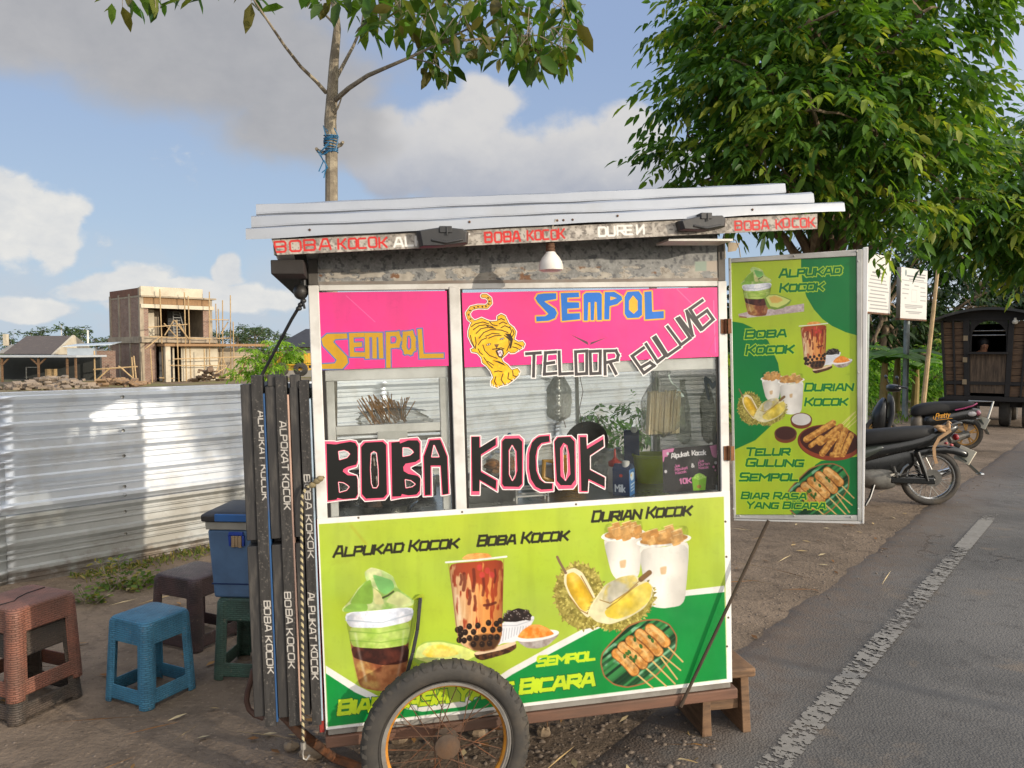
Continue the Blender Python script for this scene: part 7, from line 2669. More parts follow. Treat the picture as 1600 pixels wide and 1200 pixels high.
# weeds along the fence foot
rs = np.random.RandomState(77)
for i, (u, v, hh, nn_, lb) in enumerate(((178, 925, .22, 26, 'tallest green weed at the fence foot behind the blue stool'), (140, 945, .12, 22, 'low green weed at the fence foot beside the brown stool'),
           (215, 925, .12, 24, 'green weed at the fence foot right above the blue stool'), (248, 915, .10, 16, 'small weed at the fence foot beside the dark brown stool'))):
 p = GP(u, v)
 t = thing('weed', lb, 'weed', p, group='weeds along the fence foot')
 n = nn_ * 4
 P0 = np.stack([rs.normal(0, .07, n), rs.normal(0, .04, n), rs.uniform(.0, hh, n)], -1)
 Dd = np.stack([rs.normal(0, 1, n), rs.normal(0, 1, n), rs.uniform(-.2, .8, n)], -1)
 L = rs.uniform(.03, .06, n)
 pal = np.array([(92, 116, 52), (112, 128, 56), (76, 98, 44), (140, 132, 66)], float)
 V, F, C = leaves(P0, Dd, L, L * .5, pal[rs.randint(4, size=n)], .2, .1, rs)
 np_mesh('leaves', V, F, M_LEAFB, t, C, smooth=False)
 b = MB()
 for k in range(6):
  b.tube([(rs.normal(0, .03), rs.normal(0, .02), -.02), (rs.normal(0, .06), rs.normal(0, .03), hh)], .002, 4)
 b.build('stems', M_BARK2, t)['kind'] = 'stuff'
# low ground cover strip
n = 1500
s_ = rs.uniform(.4, 3.2, n)
dn = np.abs(rs.normal(0, .13, n))
P0 = np.stack([FG0[0] + FD[0] * s_ - FN[0] * (dn + .03), FG0[1] + FD[1] * s_ - FN[1] * (dn + .03), np.zeros(n)], -1)
P0[:, 2] = gheight(P0[:, 0], P0[:, 1])
Dd = np.stack([rs.normal(0, .6, n), rs.normal(0, .6, n), np.ones(n)], -1)
L = rs.uniform(.025, .075, n)
V, F, C = leaves(P0, Dd, L, L * .22, np.array([(96, 112, 50), (120, 118, 62), (80, 96, 42), (150, 134, 84)], float)[rs.randint(4, size=n)], .3, .05, rs)
tag(np_mesh('grass', V, F, M_LEAFB, None, C, smooth=False), 'short green grass along the foot of the fence', 'grass', kind='stuff')

# ------------------------------------------------------------------ the far left: building site and neighbours
GZ0 = -.62

def far_box(t, name, x0, x1, y0, y1, z0, z1, m, **k):
 return MB().box(x0, x1, y0, y1, z0, z1).build(name, m, t, **k)

def mat_brick(name, c, c2, mortar, sc_=1.0):
 m = bpy.data.materials.new(name)
 m.use_nodes = True
 N = NT(m.node_tree)
 out = N.n('ShaderNodeOutputMaterial')
 p = N.n('ShaderNodeBsdfPrincipled')
 N.set(out, 0, p)
 t = N.n('ShaderNodeTexCoord')
 sp = N.n('ShaderNodeSeparateXYZ')
 N.set(sp, 0, (t, 'Object'))
 cb_ = N.n('ShaderNodeCombineXYZ')
 N.set(cb_, 0, N.math('ADD', (sp, 0), (sp, 1)))
 N.set(cb_, 1, (sp, 2))
 br = N.n('ShaderNodeTexBrick')
 N.set(br, 'Vector', cb_)
 br.inputs['Scale'].default_value = sc_
 br.inputs['Brick Width'].default_value = .22
 br.inputs['Row Height'].default_value = .085
 br.inputs['Mortar Size'].default_value = .012
 br.inputs['Color1'].default_value = lin(c)
 br.inputs['Color2'].default_value = lin(c2)
 br.inputs['Mortar'].default_value = lin(mortar)
 nz = N.noise((t, 'Object'), 1.6, 6, .65)
 col = N.mix(N.math('MULTIPLY', N.sstep(nz, .42, .66), .5), br, lin(tuple(x * .75 for x in c)))
 N.set(p, 'Base Color', col)
 p.inputs['Roughness'].default_value = .95
 return m

M_BRICK = mat_brick('raw_brick', (140, 106, 90), (120, 90, 78), (152, 142, 128))
M_CONC = mat('raw_concrete', (166, 152, 130), .9, (134, 122, 106), 2.5, .7, dirt=(110, 100, 88), dscale=1.2)
M_PLAST = mat('pale_plaster', (198, 188, 166), .9, (176, 166, 146), 1.5, .6, dirt=(150, 136, 116), dscale=1.0)
M_FORM = mat('formwork_boards', (156, 122, 86), .85, (112, 86, 60), 5, .8, stretch=(6, 6, .4))
M_BAMB = mat('bamboo', (184, 156, 114), .65, (142, 118, 84), 9, .7)
bs = thing('unfinished_building', 'two storey unfinished brick and concrete house beyond the fence', 'building', AT(222, 597, 50.0), R(46.2))
S, L_, H = 5.4, 4.75, 6.15
fx = lambda u: (u - 222) / 108 * L_
fz = lambda v: (597 - v) * 50.0 / 1200
far_box(bs, 'side_wall', 0.0, .16, .3, S, 0, H - .15, M_BRICK)
far_box(bs, 'back_wall', .165, L_, S - .15, S, 0, H - .5, M_BRICK)
far_box(bs, 'far_wall', L_ - .16, L_, .3, S - .16, 0, H - .55, M_CONC)
for k, y in enumerate((0, 1.7, 3.6, 5.25)):
 far_box(bs, 'concrete_column', -.05, .19, y, y + .26, 0, H - (.0 if k == 0 else .35), M_CONC)
far_box(bs, 'concrete_column', L_ - .22, L_ + .03, 0, .26, 0, H - .6, M_CONC)
far_box(bs, 'floor_slab', -.10, L_ + .2, -.35, S + .05, fz(535), fz(526), M_CONC)
far_box(bs, 'slab_edge', -.12, -.101, .0, S + .3, fz(536), fz(527), M_CONC)
far_box(bs, 'ring_beam', .0, L_ + .1, -.12, .14, fz(481), fz(475), M_PLAST)
far_box(bs, 'formwork', .2, L_ - .1, .0, .1, fz(474.5), fz(464), M_FORM)
far_box(bs, 'parapet', .0, fx(315), -.1, .06, fz(463), fz(447.5), M_PLAST)
far_box(bs, 'roof_slab', -.02, L_ + .25, -.2, S, fz(464), fz(461.5), M_CONC)
far_box(bs, 'parapet', -.03, .1, .07, S, fz(461), fz(447.5) - .1, mat('brown_parapet', (120, 84, 66), .9, (96, 68, 56), 2))
far_box(bs, 'inner_wall', .19, fx(233), .0, .14, fz(526), fz(482), M_BRICK)
far_box(bs, 'inner_wall', fx(236), fx(252), 1.2, 1.35, fz(526), fz(482), M_PLAST)
far_box(bs, 'inner_wall', fx(256), fx(268), 2.2, 2.3, fz(526), fz(482), M_CONC)
far_box(bs, 'inner_wall', fx(316), L_ - .22, .0, .14, fz(526), fz(482), M_BRICK)
far_box(bs, 'inner_wall', fx(285), fx(312), 2.6, 2.75, fz(526), fz(482), mat('dark_grey_wall', (84, 84, 84), .9, (66, 66, 68), 2))
far_box(bs, 'ground_wall', .19, fx(243), .0, .14, 0, fz(536), M_BRICK)
far_box(bs, 'porch_column', fx(246), fx(246) + .32, -1.2, -.9, 0, fz(541), M_PLAST)
far_box(bs, 'porch_roof', fx(244), 8.4, -1.3, .0, fz(541), fz(536.8), M_FORM)
far_box(bs, 'white_wall', fx(276), fx(333), -.5, -.36, 0, fz(542), M_PLAST)
far_box(bs, 'door_post', fx(262), fx(264.5), -.6, -.45, 0, fz(541), M_PLAST)
far_box(bs, 'dark_room', fx(253), fx(275), .6, .7, 0, fz(541), mat('dark_grey_wall', (84, 84, 84), .9))
far_box(bs, 'grey_wall', fx(334), 8.2, .6, .75, 0, fz(543), M_CONC)
b = MB()
for i in range(9):
 b.box(fx(287) + .05, fx(287) + .5, 1.9, 1.94, fz(526) + .15 + i * .2, fz(526) + .19 + i * .2)
b.bar((fx(287) + .05, 1.9, fz(526)), (fx(287) + .05, 2.0, fz(484)), .05, .05)
b.bar((fx(287) + .9, 1.9, fz(526)), (fx(287) + .5, 2.0, fz(484)), .05, .05)
b.build('ladder', mat('ladder_metal', (150, 150, 148), .5), bs)
# scaffold
sf = thing('bamboo_scaffold', 'bamboo pole scaffold lashed against the unfinished building', 'scaffold', AT(222, 597, 50.0), R(46.2))
rs = random.Random(4)
poles = []
for (u, v1, y) in ((336, 470, -.2), (346, 478, .3), (352, 500, -1.2), (290, 460, -.5), (246.5, 452, -.7), (280, 455, -.8), (316, 452, -.8), (342, 464, -.4), (349.6, 456, -.9), (262, 500, -1.5), (300, 545, -1.6), (330, 470, .6), (228, 545, -1.0)):
 poles.append(((fx(u), y, 0), (fx(u) + rs.uniform(-.12, .12), y, fz(v1))))
for (u0, u1, v0, v1, y) in ((224, 282, 512, 506, -.9), (318, 350, 497, 497, -.7), (226, 320, 526, 529, -.9), (252, 372, 561, 558, -1.7), (252, 340, 571, 573, -1.2), (330, 352, 528, 527, -.7), (300, 352, 590, 594, -1.9), (320, 380, 592, 588, -2.0), (238, 260, 590, 592, -1.0)):
 poles.append(((fx(u0), y, fz(v0)), (fx(u1), y, fz(v1))))
for (u0, v0, u1, v1, y) in ((219, 545, 240, 527, -1.0), (248, 524, 262, 500, -.9), (262, 500, 282, 528, -1.0), (313, 592, 322, 560, -1.9), (337, 592, 326, 560, -1.9), (338, 520, 350, 500, -.6), (300, 592, 330, 575, -2.0), (355, 583, 372, 558, -1.5), (250, 505, 270, 528, -.6), (285, 530, 272, 505, -.7)):
 poles.append(((fx(u0), y, fz(v0)), (fx(u1), y, fz(v1))))
for a_, c_ in poles:
 MB().tube([a_, c_], .038, 6).build('pole', M_BAMB, sf)
MB().bar((fx(356), -1.4, fz(592)), (fx(374), -1.3, fz(559)), .3, .06).build('plank', M_FORM, sf)

# trestle of bamboo in front of the building
tz = thing('bamboo_trestle', 'low bamboo trestle frame standing left of the brick house', 'trestle', AT(180, 598, 46), R(20))
m_ = lambda u, v: ((u - 180) / 1200 * 46, 0, (598 - v) / 1200 * 46)
for a_, c_ in ((m_(152, 598), m_(152, 548)), (m_(206, 596), m_(204, 558)), (m_(210, 597), m_(207, 556)), (m_(150, 577), m_(212, 573)), (m_(152, 596), m_(172, 576)), (m_(188, 574), m_(209, 595)), (m_(185, 572), m_(193, 578))):
 MB().tube([a_, c_], .045, 6).build('pole', M_BAMB, tz)

# rubble heaps
M_RUB = mat('rubble', (150, 134, 116), .95, (108, 96, 84), 3, .8, bump=.05, bscale=6, dirt=(104, 92, 80), dscale=2)

def heap(label, u, v, Y, w_, h_, seed, m, n=46):
 p = AT(u, v, Y)
 t = thing('rubble_heap', label, 'rubble heap', (p[0], p[1], p[2]))
 rs = np.random.RandomState(seed)
 b = MB()
 for i in range(n):
  x = rs.normal(0, w_ * .28)
  y = rs.normal(0, w_ * .16)
  z = max(0, h_ * (1 - abs(x) / w_ * 1.4) * rs.uniform(.1, 1))
  M_ = Matrix.Translation((x, y, z)) @ Matrix.Rotation(rs.rand() * 6, 4, 'Z') @ Matrix.Rotation(rs.normal(0, .5), 4, 'X')
  s_ = rs.uniform(.5, 1.3)
  b.box(-.17 * s_, .17 * s_, -.10 * s_, .10 * s_, -.05, .05, M=M_)
 o = b.build('rubble', m, t, smooth=False)
 o['kind'] = 'stuff'

heap('grey rubble heap beyond the fence near the shed posts', 82, 605, 36, 3.0, .55, 1, M_RUB, 150)
heap('broken boards and rubble heaped before the bamboo trestle', 185, 602, 38, 2.4, .35, 2, mat('broken_boards', (150, 122, 92), .9, (104, 84, 64), 4, dirt=(80, 66, 54)), 110)
heap('dark sand heap at the foot of the pale wall', 325, 596, 44, 1.6, .9, 3, mat('sand', (120, 98, 78), .95, (96, 80, 64), 8), 40)
heap('low pale rubble heap at the left end of the field', 45, 608, 33, 1.6, .3, 4, M_RUB, 60)

# open shed with tiled roof
sh = thing('open_shed', 'open shed with pale metal awning on wooden posts at the far left', 'shed', AT(60, 596, 44))
k44 = 44 / 1200
sx_ = lambda u: (u - 60) * k44
sz_ = lambda v: (596 - v) * k44
far_box(sh, 'awning', sx_(-40), sx_(139), -1.2, 2.0, sz_(558), sz_(555), mat('pale_awning', (176, 180, 182), .5, (150, 152, 154), 1))
far_box(sh, 'back_wall', sx_(-40), sx_(122), 2.4, 2.6, 0, sz_(558), mat('shed_dark', (58, 60, 58), .9, (44, 46, 44), 1.5))
for u in (20, 76, 133, 120):
 MB().bar((sx_(u), -.9, 0), (sx_(u), -.9, sz_(558)), .09, .09).build('post', M_WOODB, sh)
for (u0, u1) in ((20, 9), (20, 31), (76, 64), (76, 88)):
 MB().bar((sx_(u0), -.9, sz_(570)), (sx_(u1), -.9, sz_(559)), .07, .07).build('brace', M_WOODB, sh)
far_box(sh, 'crate', sx_(64), sx_(77), .4, .8, sz_(588), sz_(577), M_BAMB)
b = MB().tube([(sx_(38), .2, sz_(592)), (sx_(38), .2, sz_(574)), (sx_(57), .2, sz_(574)), (sx_(57), .2, sz_(592))], .03, 5)
b.build('rack_frame', M_STEEL, sh)
hs_ = thing('tiled_house', 'low house with grey tiled gable roof behind the open shed', 'house', AT(50, 594, 52))
k52 = 52 / 1200
q = lambda u, v, y: ((u - 50) * k52, y, (594 - v) * k52)
M_TILE = mat('grey_roof_tiles', (92, 84, 80), .9, (70, 64, 62), 3, .8, stretch=(1, 1, 5), dirt=(120, 110, 100))
MB().loft([[q(14, 553, -.6), q(14, 524, 2.0), q(14, 553, 4.6)], [q(93, 553, -.6), q(89, 524, 2.0), q(93, 553, 4.6)]]).build('roof', M_TILE, hs_)
MB().loft([[q(92, 554, -.8), q(88, 523, 2.0), q(92, 554, 4.8)], [q(96, 554, -.8), q(92, 523, 2.0), q(96, 554, 4.8)]]).build('verge', M_PLAST, hs_)
MB().box((-30) * k52, (43) * k52, 0, 4.0, 0, 41 * k52).build('wall', mat('grey_wall', (150, 146, 138), .9, (126, 122, 116), 1.2), hs_)
MB().loft([[q(4, 552, -.6), q(4, 538, 1.0), q(4, 552, 2)], [q(14, 552, -.6), q(14, 538, 1.0), q(14, 552, 2)]]).build('gable_patch', mat('grey_wall', (150, 146, 138), .9), hs_)
MB().bar(q(8, 540, .2), q(8, 522, .2), .25, .25).build('chimney', M_PLAST, hs_)
ms = thing('metal_shed', 'small pale blue grey metal shed left of the brick house', 'shed', AT(140, 594, 47), R(18))
k47 = 47 / 1200
MB().box(-30 * k47, 8 * k47, 0, 3, 0, 50 * k47).build('wall', mat('shed_metal', (176, 186, 194), .5, (150, 160, 170), 1, metal=.2), ms)
MB().loft([[(-34 * k47, -.3, 52 * k47), (34 * k47, -.3, 55 * k47), (34 * k47, 3.2, 60 * k47), (-34 * k47, 3.2, 56 * k47)], [(-34 * k47, -.3, 53 * k47), (34 * k47, -.3, 56.5 * k47), (34 * k47, 3.2, 61 * k47), (-34 * k47, 3.2, 57 * k47)]]).build('roof', mat('shed_roof', (196, 206, 212), .4, (170, 180, 188), 1, metal=.2), ms)
MB().box(8.2 * k47, 34 * k47, .6, .8, 0, 46 * k47).build('brick_wall', M_BRICK, ms)
dh = thing('dark_roofed_house', 'grey house with steep black hipped roof behind the cart post', 'house', AT(475, 592, 60))
k60 = 60 / 1200
q = lambda u, v, y: ((u - 475) * k60, y, (592 - v) * k60)
MB().add([q(436, 541, -1), q(520, 541, -1), q(520, 541, 6), q(436, 541, 6), q(468, 513, 2), q(500, 513, 2)], [(0, 1, 5, 4), (1, 2, 5), (2, 3, 4, 5), (3, 0, 4), (0, 3, 2, 1)]).build('roof', mat('black_roof', (54, 54, 58), .7, (42, 42, 46), 2), dh, smooth=False)
MB().box(-32 * k60, 42 * k60, 0, 5, 0, 50.5 * k60).build('wall', mat('grey_wall', (150, 146, 138), .9), dh)
for u in (462, 476):
 MB().box((u - 475) * k60, (u - 465) * k60, -.06, -.005, 16 * k60, 28 * k60).build('window', M_DARK, dh)
# yellow truck with green netting
yt = thing('yellow_truck', 'small yellow truck bed loaded with green leaves beside the bush', 'truck', AT(455, 588, 40))
k40 = 40 / 1200
q = lambda u, v: ((u - 455) * k40, (588 - v) * k40)
for (u0, u1, v0, v1) in ((429, 431.5, 578, 550), (431.6, 478, 579, 576), (431.6, 478, 571, 569), (475, 478, 568, 552)):
 a_, c_ = q(u0, v0), q(u1, v1)
 MB().box(a_[0], c_[0], 0, 1.2, a_[1], c_[1]).build('bed_rail', mat('truck_yellow', (206, 160, 40), .5, (170, 130, 34), 3), yt)
MB().box(q(432, 0)[0], q(474, 0)[0], .1, 1.1, q(0, 575.5)[1], q(0, 571.5)[1]).build('bed', mat('truck_yellow', (206, 160, 40)), yt)
for u in (440, 470):
 MB().lathe([(.30, -.1), (.36, -.08), (.36, .08), (.30, .1), (.12, .1), (.12, -.1)], 24, Matrix.Translation((q(u, 0)[0], .0, .36)) @ Matrix.Rotation(R(90), 4, 'X'), closed=True).build('wheel', M_RUBBER, yt)
rs = np.random.RandomState(9)
n = 500
P0 = np.stack([rs.uniform(q(436, 0)[0], q(476, 0)[0], n), rs.uniform(.1, 1.1, n), q(0, 568)[1] + rs.uniform(-.05, .35, n)], -1)
V, F, C = leaves(P0, rs.normal(0, 1, (n, 3)), np.full(n, .22), np.full(n, .1), PALB[rs.randint(4, size=n)], .2, .1, rs)
np_mesh('leaf_load', V, F, M_LEAFB, yt, C, smooth=False)['kind'] = 'stuff'
# bright bush
bl_ = []
for (u, v, r) in ((390, 560, .4), (410, 555, .45), (438, 552, .5), (455, 548, .5), (400, 575, .6), (425, 570, .5), (375, 583, .55), (415, 590, .6), (395, 545, .35), (430, 535, .5)):
 p = AT(u, v, 30)
 bl_.append((p[0], p[1], p[2], r, r * .8, r * .5))
p = AT(418, 598, 30)
leafy_tree('feathery_bush', 'bright yellow green feathery bush beyond the fence by the truck', 'bush', p, bl_, AT(420, 560, 30), .06, 260, .20, .06, 7, PALB, 52, m=M_LEAFB, spl=.4, shell=(.2, 1.0))

# tree line on the horizon
HZ = [(150, 530, 14, 95), (55, 527, 16, 100), (105, 526, 20, 98), (15, 530, 14, 100), (125, 527, 18, 94), (170, 532, 10, 99), (342, 529, 16, 96), (372, 524, 15, 92), (398, 521, 18, 88), (412, 526, 15, 94), (438, 525, 14, 96), (330, 531, 12, 99), (385, 528, 18, 97)]
WHERE = ['above the right half of the metal shed', 'above the tiled roof, in its middle', 'right of the tiled roof', 'at the left picture edge', 'above the metal shed roof, left one', 'above the metal shed roof beside the brick house', 'right beside the scaffold, nearest to it', 'left in the tall group right of the scaffold', 'tallest in the group right of the scaffold', 'right in the tall group right of the scaffold', 'just left of the black strap', 'behind the scaffold right poles', 'low between the tallest and the scaffold']
for i, ((u, v, r, Y), wh) in enumerate(zip(HZ, WHERE)):
 r = r * 1.12
 p = AT(u, v, Y)
 k = Y / 1200
 rs = np.random.RandomState(100 + i)
 g0 = GZ0
 zt = (545 - (v - r)) * k + CAMH
 bl_ = []
 for j in range(9):
  a = rs.uniform(0, 6.28)
  f = rs.uniform(0, 1)
  bl_.append((p[0] + r * k * f * 1.0 * math.cos(a), Y + r * k * .6 * math.sin(a), p[2] + r * k * rs.uniform(-.75, .75), r * k * .48, r * k * .48, r * k * .36))
 for j in range(4):
  bl_.append((p[0] + rs.uniform(-1, 1) * r * k, Y, GZ0 + rs.uniform(.4, 2.4), r * k * .5, r * k * .5, r * k * .5))
 leafy_tree('distant_tree', 'dark green tree on the horizon ' + wh, 'tree', (p[0], Y, g0), bl_, (p[0], Y, p[2]), r * k * .06, 300, r * k * .16, r * k * .11, 4, np.array([(62, 80, 52), (72, 92, 58), (54, 70, 46), (84, 100, 64)], float), 200 + i, m=M_LEAFD, spl=r * k * .25, group='trees along the horizon')
# the rest of the tree line, too far and too close-grown to count
rs = np.random.RandomState(500)
n = 9000
aa_ = rs.uniform(R(-12), R(36), n)
dd_ = rs.uniform(100, 125, n)
top_ = 4.2 + 3.2 * vnoise(aa_ * 60 + 9, aa_ * 0 + 3, 1.0, 8, 3)
P0 = np.stack([np.sin(aa_) * dd_, np.cos(aa_) * dd_, GZ0 + top_ * rs.rand(n) ** .7 - 1.2], -1)
V, F, C = leaves(P0, rs.normal(0, 1, (n, 3)), rs.uniform(.9, 1.7, n), rs.uniform(.7, 1.2, n), np.array([(62, 80, 52), (72, 92, 58), (54, 70, 46)], float)[rs.randint(3, size=n)], .2, .1, rs)
tag(np_mesh('far_wood', V, F, M_LEAFD, None, C, smooth=False), 'low dark line of far trees along the horizon behind the cart', 'wood', kind='stuff')
mp = thing('radio_mast', 'thin pale mast on the horizon left of the brick house', 'mast', AT(96.5, 545, 110))
MB().tube([(0, 0, -2), (0, 0, 3.5)], [.09, .05], 6).build('pole', M_WHITE, mp)
mp = thing('utility_pole', 'white utility pole above the metal shed roof', 'pole', AT(137.5, 540, 70))
MB().tube([(0, 0, -2), (0, 0, 1.4)], [.10, .08], 6).build('pole', M_WHITE, mp)

# ------------------------------------------------------------------ right-hand side: signs, bamboo, plants, wagon, motorbikes
def flat_board(name, label, cat, quadpx, Y0, Y1, th, post_px, post_w, paint_fn, nx, ny, edge=(150, 140, 126)):
 """board standing in a vertical plane through two sight lines; post below"""
 (u0, va, vb), (u1, vc, vd) = quadpx
 A, B = AT(u0, va, Y0), AT(u1, vc, Y1)
 A2, B2 = AT(u0, vb, Y0), AT(u1, vd, Y1)
 base = np.array([(A[0] + B[0]) / 2, (A[1] + B[1]) / 2, 0])
 yaw = math.atan2(B[1] - A[1], B[0] - A[0])
 t = thing(name, label, cat, base, yaw)
 W_ = math.hypot(B[0] - A[0], B[1] - A[1])
 z0, z1 = (A2[2] + B2[2]) / 2, (A[2] + B[2]) / 2
 P = Paint([(0, 0), (100 * W_, 0), (100 * W_, 100 * (z1 - z0)), (0, 100 * (z1 - z0))], nx, ny, (196, 194, 188))
 paint_fn(P, 100 * W_, 100 * (z1 - z0))
 paint_sheet('board', P, lambda U, V: np.stack([-W_ / 2 + U / 100, np.zeros_like(U) - th / 2, z1 - V / 100], -1), M_HAND, t, back=(0, th, 0), edge=edge)
 b = MB()
 b.box(-W_ / 2 - .02, W_ / 2 + .02, -th / 2, th / 2 + .01, z0 - .035, z0 - .002)
 b.build('bottom_rail', M_RUST, t)
 px_ = post_px
 MB().tube([(px_, .07, -.1), (px_, .07, z1 - .1)], post_w, 12).build('post', mat('galvanised_post', (140, 148, 144), .5, (112, 120, 118), 5, .8, metal=.4, dirt=(96, 90, 82)), t)
 return t

def tlines(P, W_, H_, rows, seed):
 rs = random.Random(seed)
 for (y, x0, x1, h) in rows:
  x = x0 * W_
  while x < x1 * W_:
   w_ = rs.uniform(2.2, 6.5)
   P.segs([[(x, y * H_), (min(x + w_, x1 * W_), y * H_)]], h, (96, 96, 98), raw=True, op=.8)
   x += w_ + 1.6

def sign1(P, W_, H_):
 tlines(P, W_, H_, [(.32, .3, .66, 3.0)] + [(.38 + i * .062, max(.05, .24 - .03 * (i % 4)), min(.97, .78 + .035 * (i % 5)), 1.7) for i in range(10)], 3)

def sign2(P, W_, H_):
 tlines(P, W_, H_, [(.10, .5, .92, 2.6), (.155, .22, .9, 3.0), (.215, .3, .86, 1.8), (.34, .14, .3, 2.0), (.34, .5, .66, 1.6), (.36, .74, .9, 1.6), (.42, .06, .3, 1.5), (.45, .74, .95, 1.5), (.51, .06, .28, 1.5), (.53, .74, .95, 1.5), (.60, .14, .2, 1.5), (.62, .74, .95, 1.6), (.73, .16, .84, 1.4), (.76, .16, .84, 1.4), (.79, .18, .6, 1.4), (.86, .2, .8, 1.6), (.89, .3, .72, 1.3)], 5)
 P.ell(.17 * W_, .10 * H_, 5, 7, (120, 130, 128))
 P.segs([[(.03 * W_, .25 * H_), (.97 * W_, .25 * H_)]], 1.2, (110, 112, 114), raw=True)
 P.segs([[(.40 * W_, .42 * H_), (.40 * W_, .66 * H_), (.60 * W_, .66 * H_), (.60 * W_, .42 * H_), (.40 * W_, .42 * H_)]], .8, (150, 152, 154), raw=True)

flat_board('notice_board', 'white notice board of small printed lines on a grey post, nearest the banner door', 'sign', ((1349, 391, 483), (1390.5, 404, 493)), 15.0, 16.0, .05, -.30, .062, sign1, 120, 130)
flat_board('notice_board', 'white notice board with a printed table on a grey post, next to the bamboo pole', 'sign', ((1405, 417, 496), (1446, 424, 500.5)), 16.6, 17.5, .09, -.06, .062, sign2, 120, 130)

bp = thing('bamboo_pole', 'thin leaning bamboo pole standing right of the notice boards', 'pole', AT(1443, 626, 15.5))
o0 = AT(1443, 626, 15.5)
MB().tube([AT(u, v, 15.5) - o0 for (u, v) in ((1443, 660), (1443, 626), (1450, 560), (1458, 490), (1466, 415))], [.055, .05, .045, .04, .03], 8).build('pole', M_BAMB, bp)

# banana plants and greenery behind the signs
rs = np.random.RandomState(61)

def banana(label, u, v, Y, hgt, nl, seed):
 p = AT(u, v, Y)
 p[2] = 0
 t = thing('banana_plant', label, 'banana plant', p, group='banana plants behind the notice boards')
 rr = np.random.RandomState(seed)
 b = MB().tube([(0, 0, -.05), (.02, 0, hgt * .35), (.04, .02, hgt * .55)], [.10, .085, .06], 10)
 b.build('stem', mat('banana_stem', (142, 122, 70), .8, (106, 96, 52), 6, dirt=(150, 104, 56)), t)
 V, F, C = [], [], []
 k = 0
 for i in range(nl):
  a = 6.28 * i / nl + rr.uniform(-.3, .3)
  L = hgt * rr.uniform(.32, .52)
  w_ = L * .2
  lift = rr.uniform(.6, 1.25)
  dry = False
  col = np.array([(86, 124, 50), (104, 140, 56), (70, 106, 46)][rr.randint(3)], float) if not dry else np.array([158, 116, 60.])
  n = 9
  for j in range(n + 1):
   f = j / n
   r_ = L * f * math.cos(lift * (1 - f * .7))
   z = hgt * .55 + L * (math.sin(lift) * f - 1.05 * f * f * (.7 if not dry else 1.5))
   ww = w_ * math.sin(math.pi * min(1, .08 + f * .92)) ** .6 * (1 if f < .98 else .1)
   c = np.array([math.cos(a) * r_, math.sin(a) * r_, z])
   s = np.array([-math.sin(a), math.cos(a), 0])
   V += [c + s * ww - [0, 0, ww * .3], c, c - s * ww - [0, 0, ww * .3]]
   C += [s2l(col * rr.uniform(.85, 1.1))] * 3
   if j:
    for q in (0, 1):
     F.append((k + q, k + q + 1, k + q - 2, k + q - 3))
   k += 3
 np_mesh('leaves', np.array(V), np.array(F), M_LEAFB, t, np.array(C), smooth=True)

banana('banana plant right behind the first notice board post', 1378, 690, 17.5, 2.3, 9, 3)
banana('banana plant between the two notice board posts, with drooping leaves', 1398, 690, 18.5, 2.5, 9, 5)
banana('low banana plant just behind the second notice board post', 1428, 680, 20, 1.9, 7, 8)

GRB = np.array([(84, 128, 42), (104, 148, 50), (66, 104, 38), (124, 158, 64)], float)
for (u, v, Y, w_, h_, lb, sd, pal) in ((1455, 650, 21, 1.3, 1.5, 'bright green bush between the bamboo pole and the wagon', 3, GRB), (1400, 655, 22, 1.6, 1.3, 'green bush low behind the notice board posts', 4, GRB),
          (1350, 660, 20, 1.4, 1.6, 'green bush at the edge of the banner door', 5, GRB), (1475, 640, 24, 1.2, 2.2, 'tall green bush hard against the wagon', 6, PAL),
          (1060, 640, 13, 1.0, 1.1, 'green bush seen through the cart side glass', 7, PAL), (1110, 640, 15, 1.5, 1.5, 'dusty green bush seen past the right post of the cart', 8, PAL)):
 p = AT(u, v, Y)
 r_ = np.random.RandomState(sd)
 bl_ = [(p[0] + r_.uniform(-.5, .5) * w_, Y + r_.uniform(-.4, .4) * w_, h_ * r_.uniform(.15, .9), w_ * .36, w_ * .36, h_ * .26) for _ in range(9)]
 leafy_tree('green_bush', lb, 'bush', (p[0], Y, 0), bl_, (p[0], Y, h_ * .6), .03, 260, .15, .06, 6, pal, 300 + sd, m=M_LEAFB, spl=.26)

# dark trees closing the view behind the wagon
DK = ((1380, 470, 26, 2.6, 'dark tree behind the notice boards'), (1450, 470, 28, 2.6, 'dark tree behind the bamboo pole'), (1530, 440, 30, 3.2, 'dark tree behind the wagon roof, left one'), (1610, 440, 31, 3.4, 'dark tree behind the wagon roof, right one'),
  (1680, 480, 30, 3.2, 'dark tree past the right picture edge'), (1150, 520, 30, 2.2, 'dark tree behind the right cart post'), (1075, 540, 32, 1.8, 'small dark tree seen through the right end of the cart'))
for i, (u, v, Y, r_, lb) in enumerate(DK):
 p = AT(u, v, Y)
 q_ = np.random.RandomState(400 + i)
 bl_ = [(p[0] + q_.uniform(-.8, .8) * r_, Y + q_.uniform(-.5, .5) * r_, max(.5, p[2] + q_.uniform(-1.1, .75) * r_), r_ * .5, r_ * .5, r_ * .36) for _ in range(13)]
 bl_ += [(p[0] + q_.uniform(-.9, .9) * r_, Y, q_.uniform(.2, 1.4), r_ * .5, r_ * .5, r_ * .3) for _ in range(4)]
 leafy_tree('dark_tree', lb, 'tree', (p[0], Y, 0), bl_, (p[0], Y, p[2]), .16, 620, .30, .13, 6, PALD, 420 + i, m=M_LEAFD, spl=.5, group='dark trees behind the wagon')

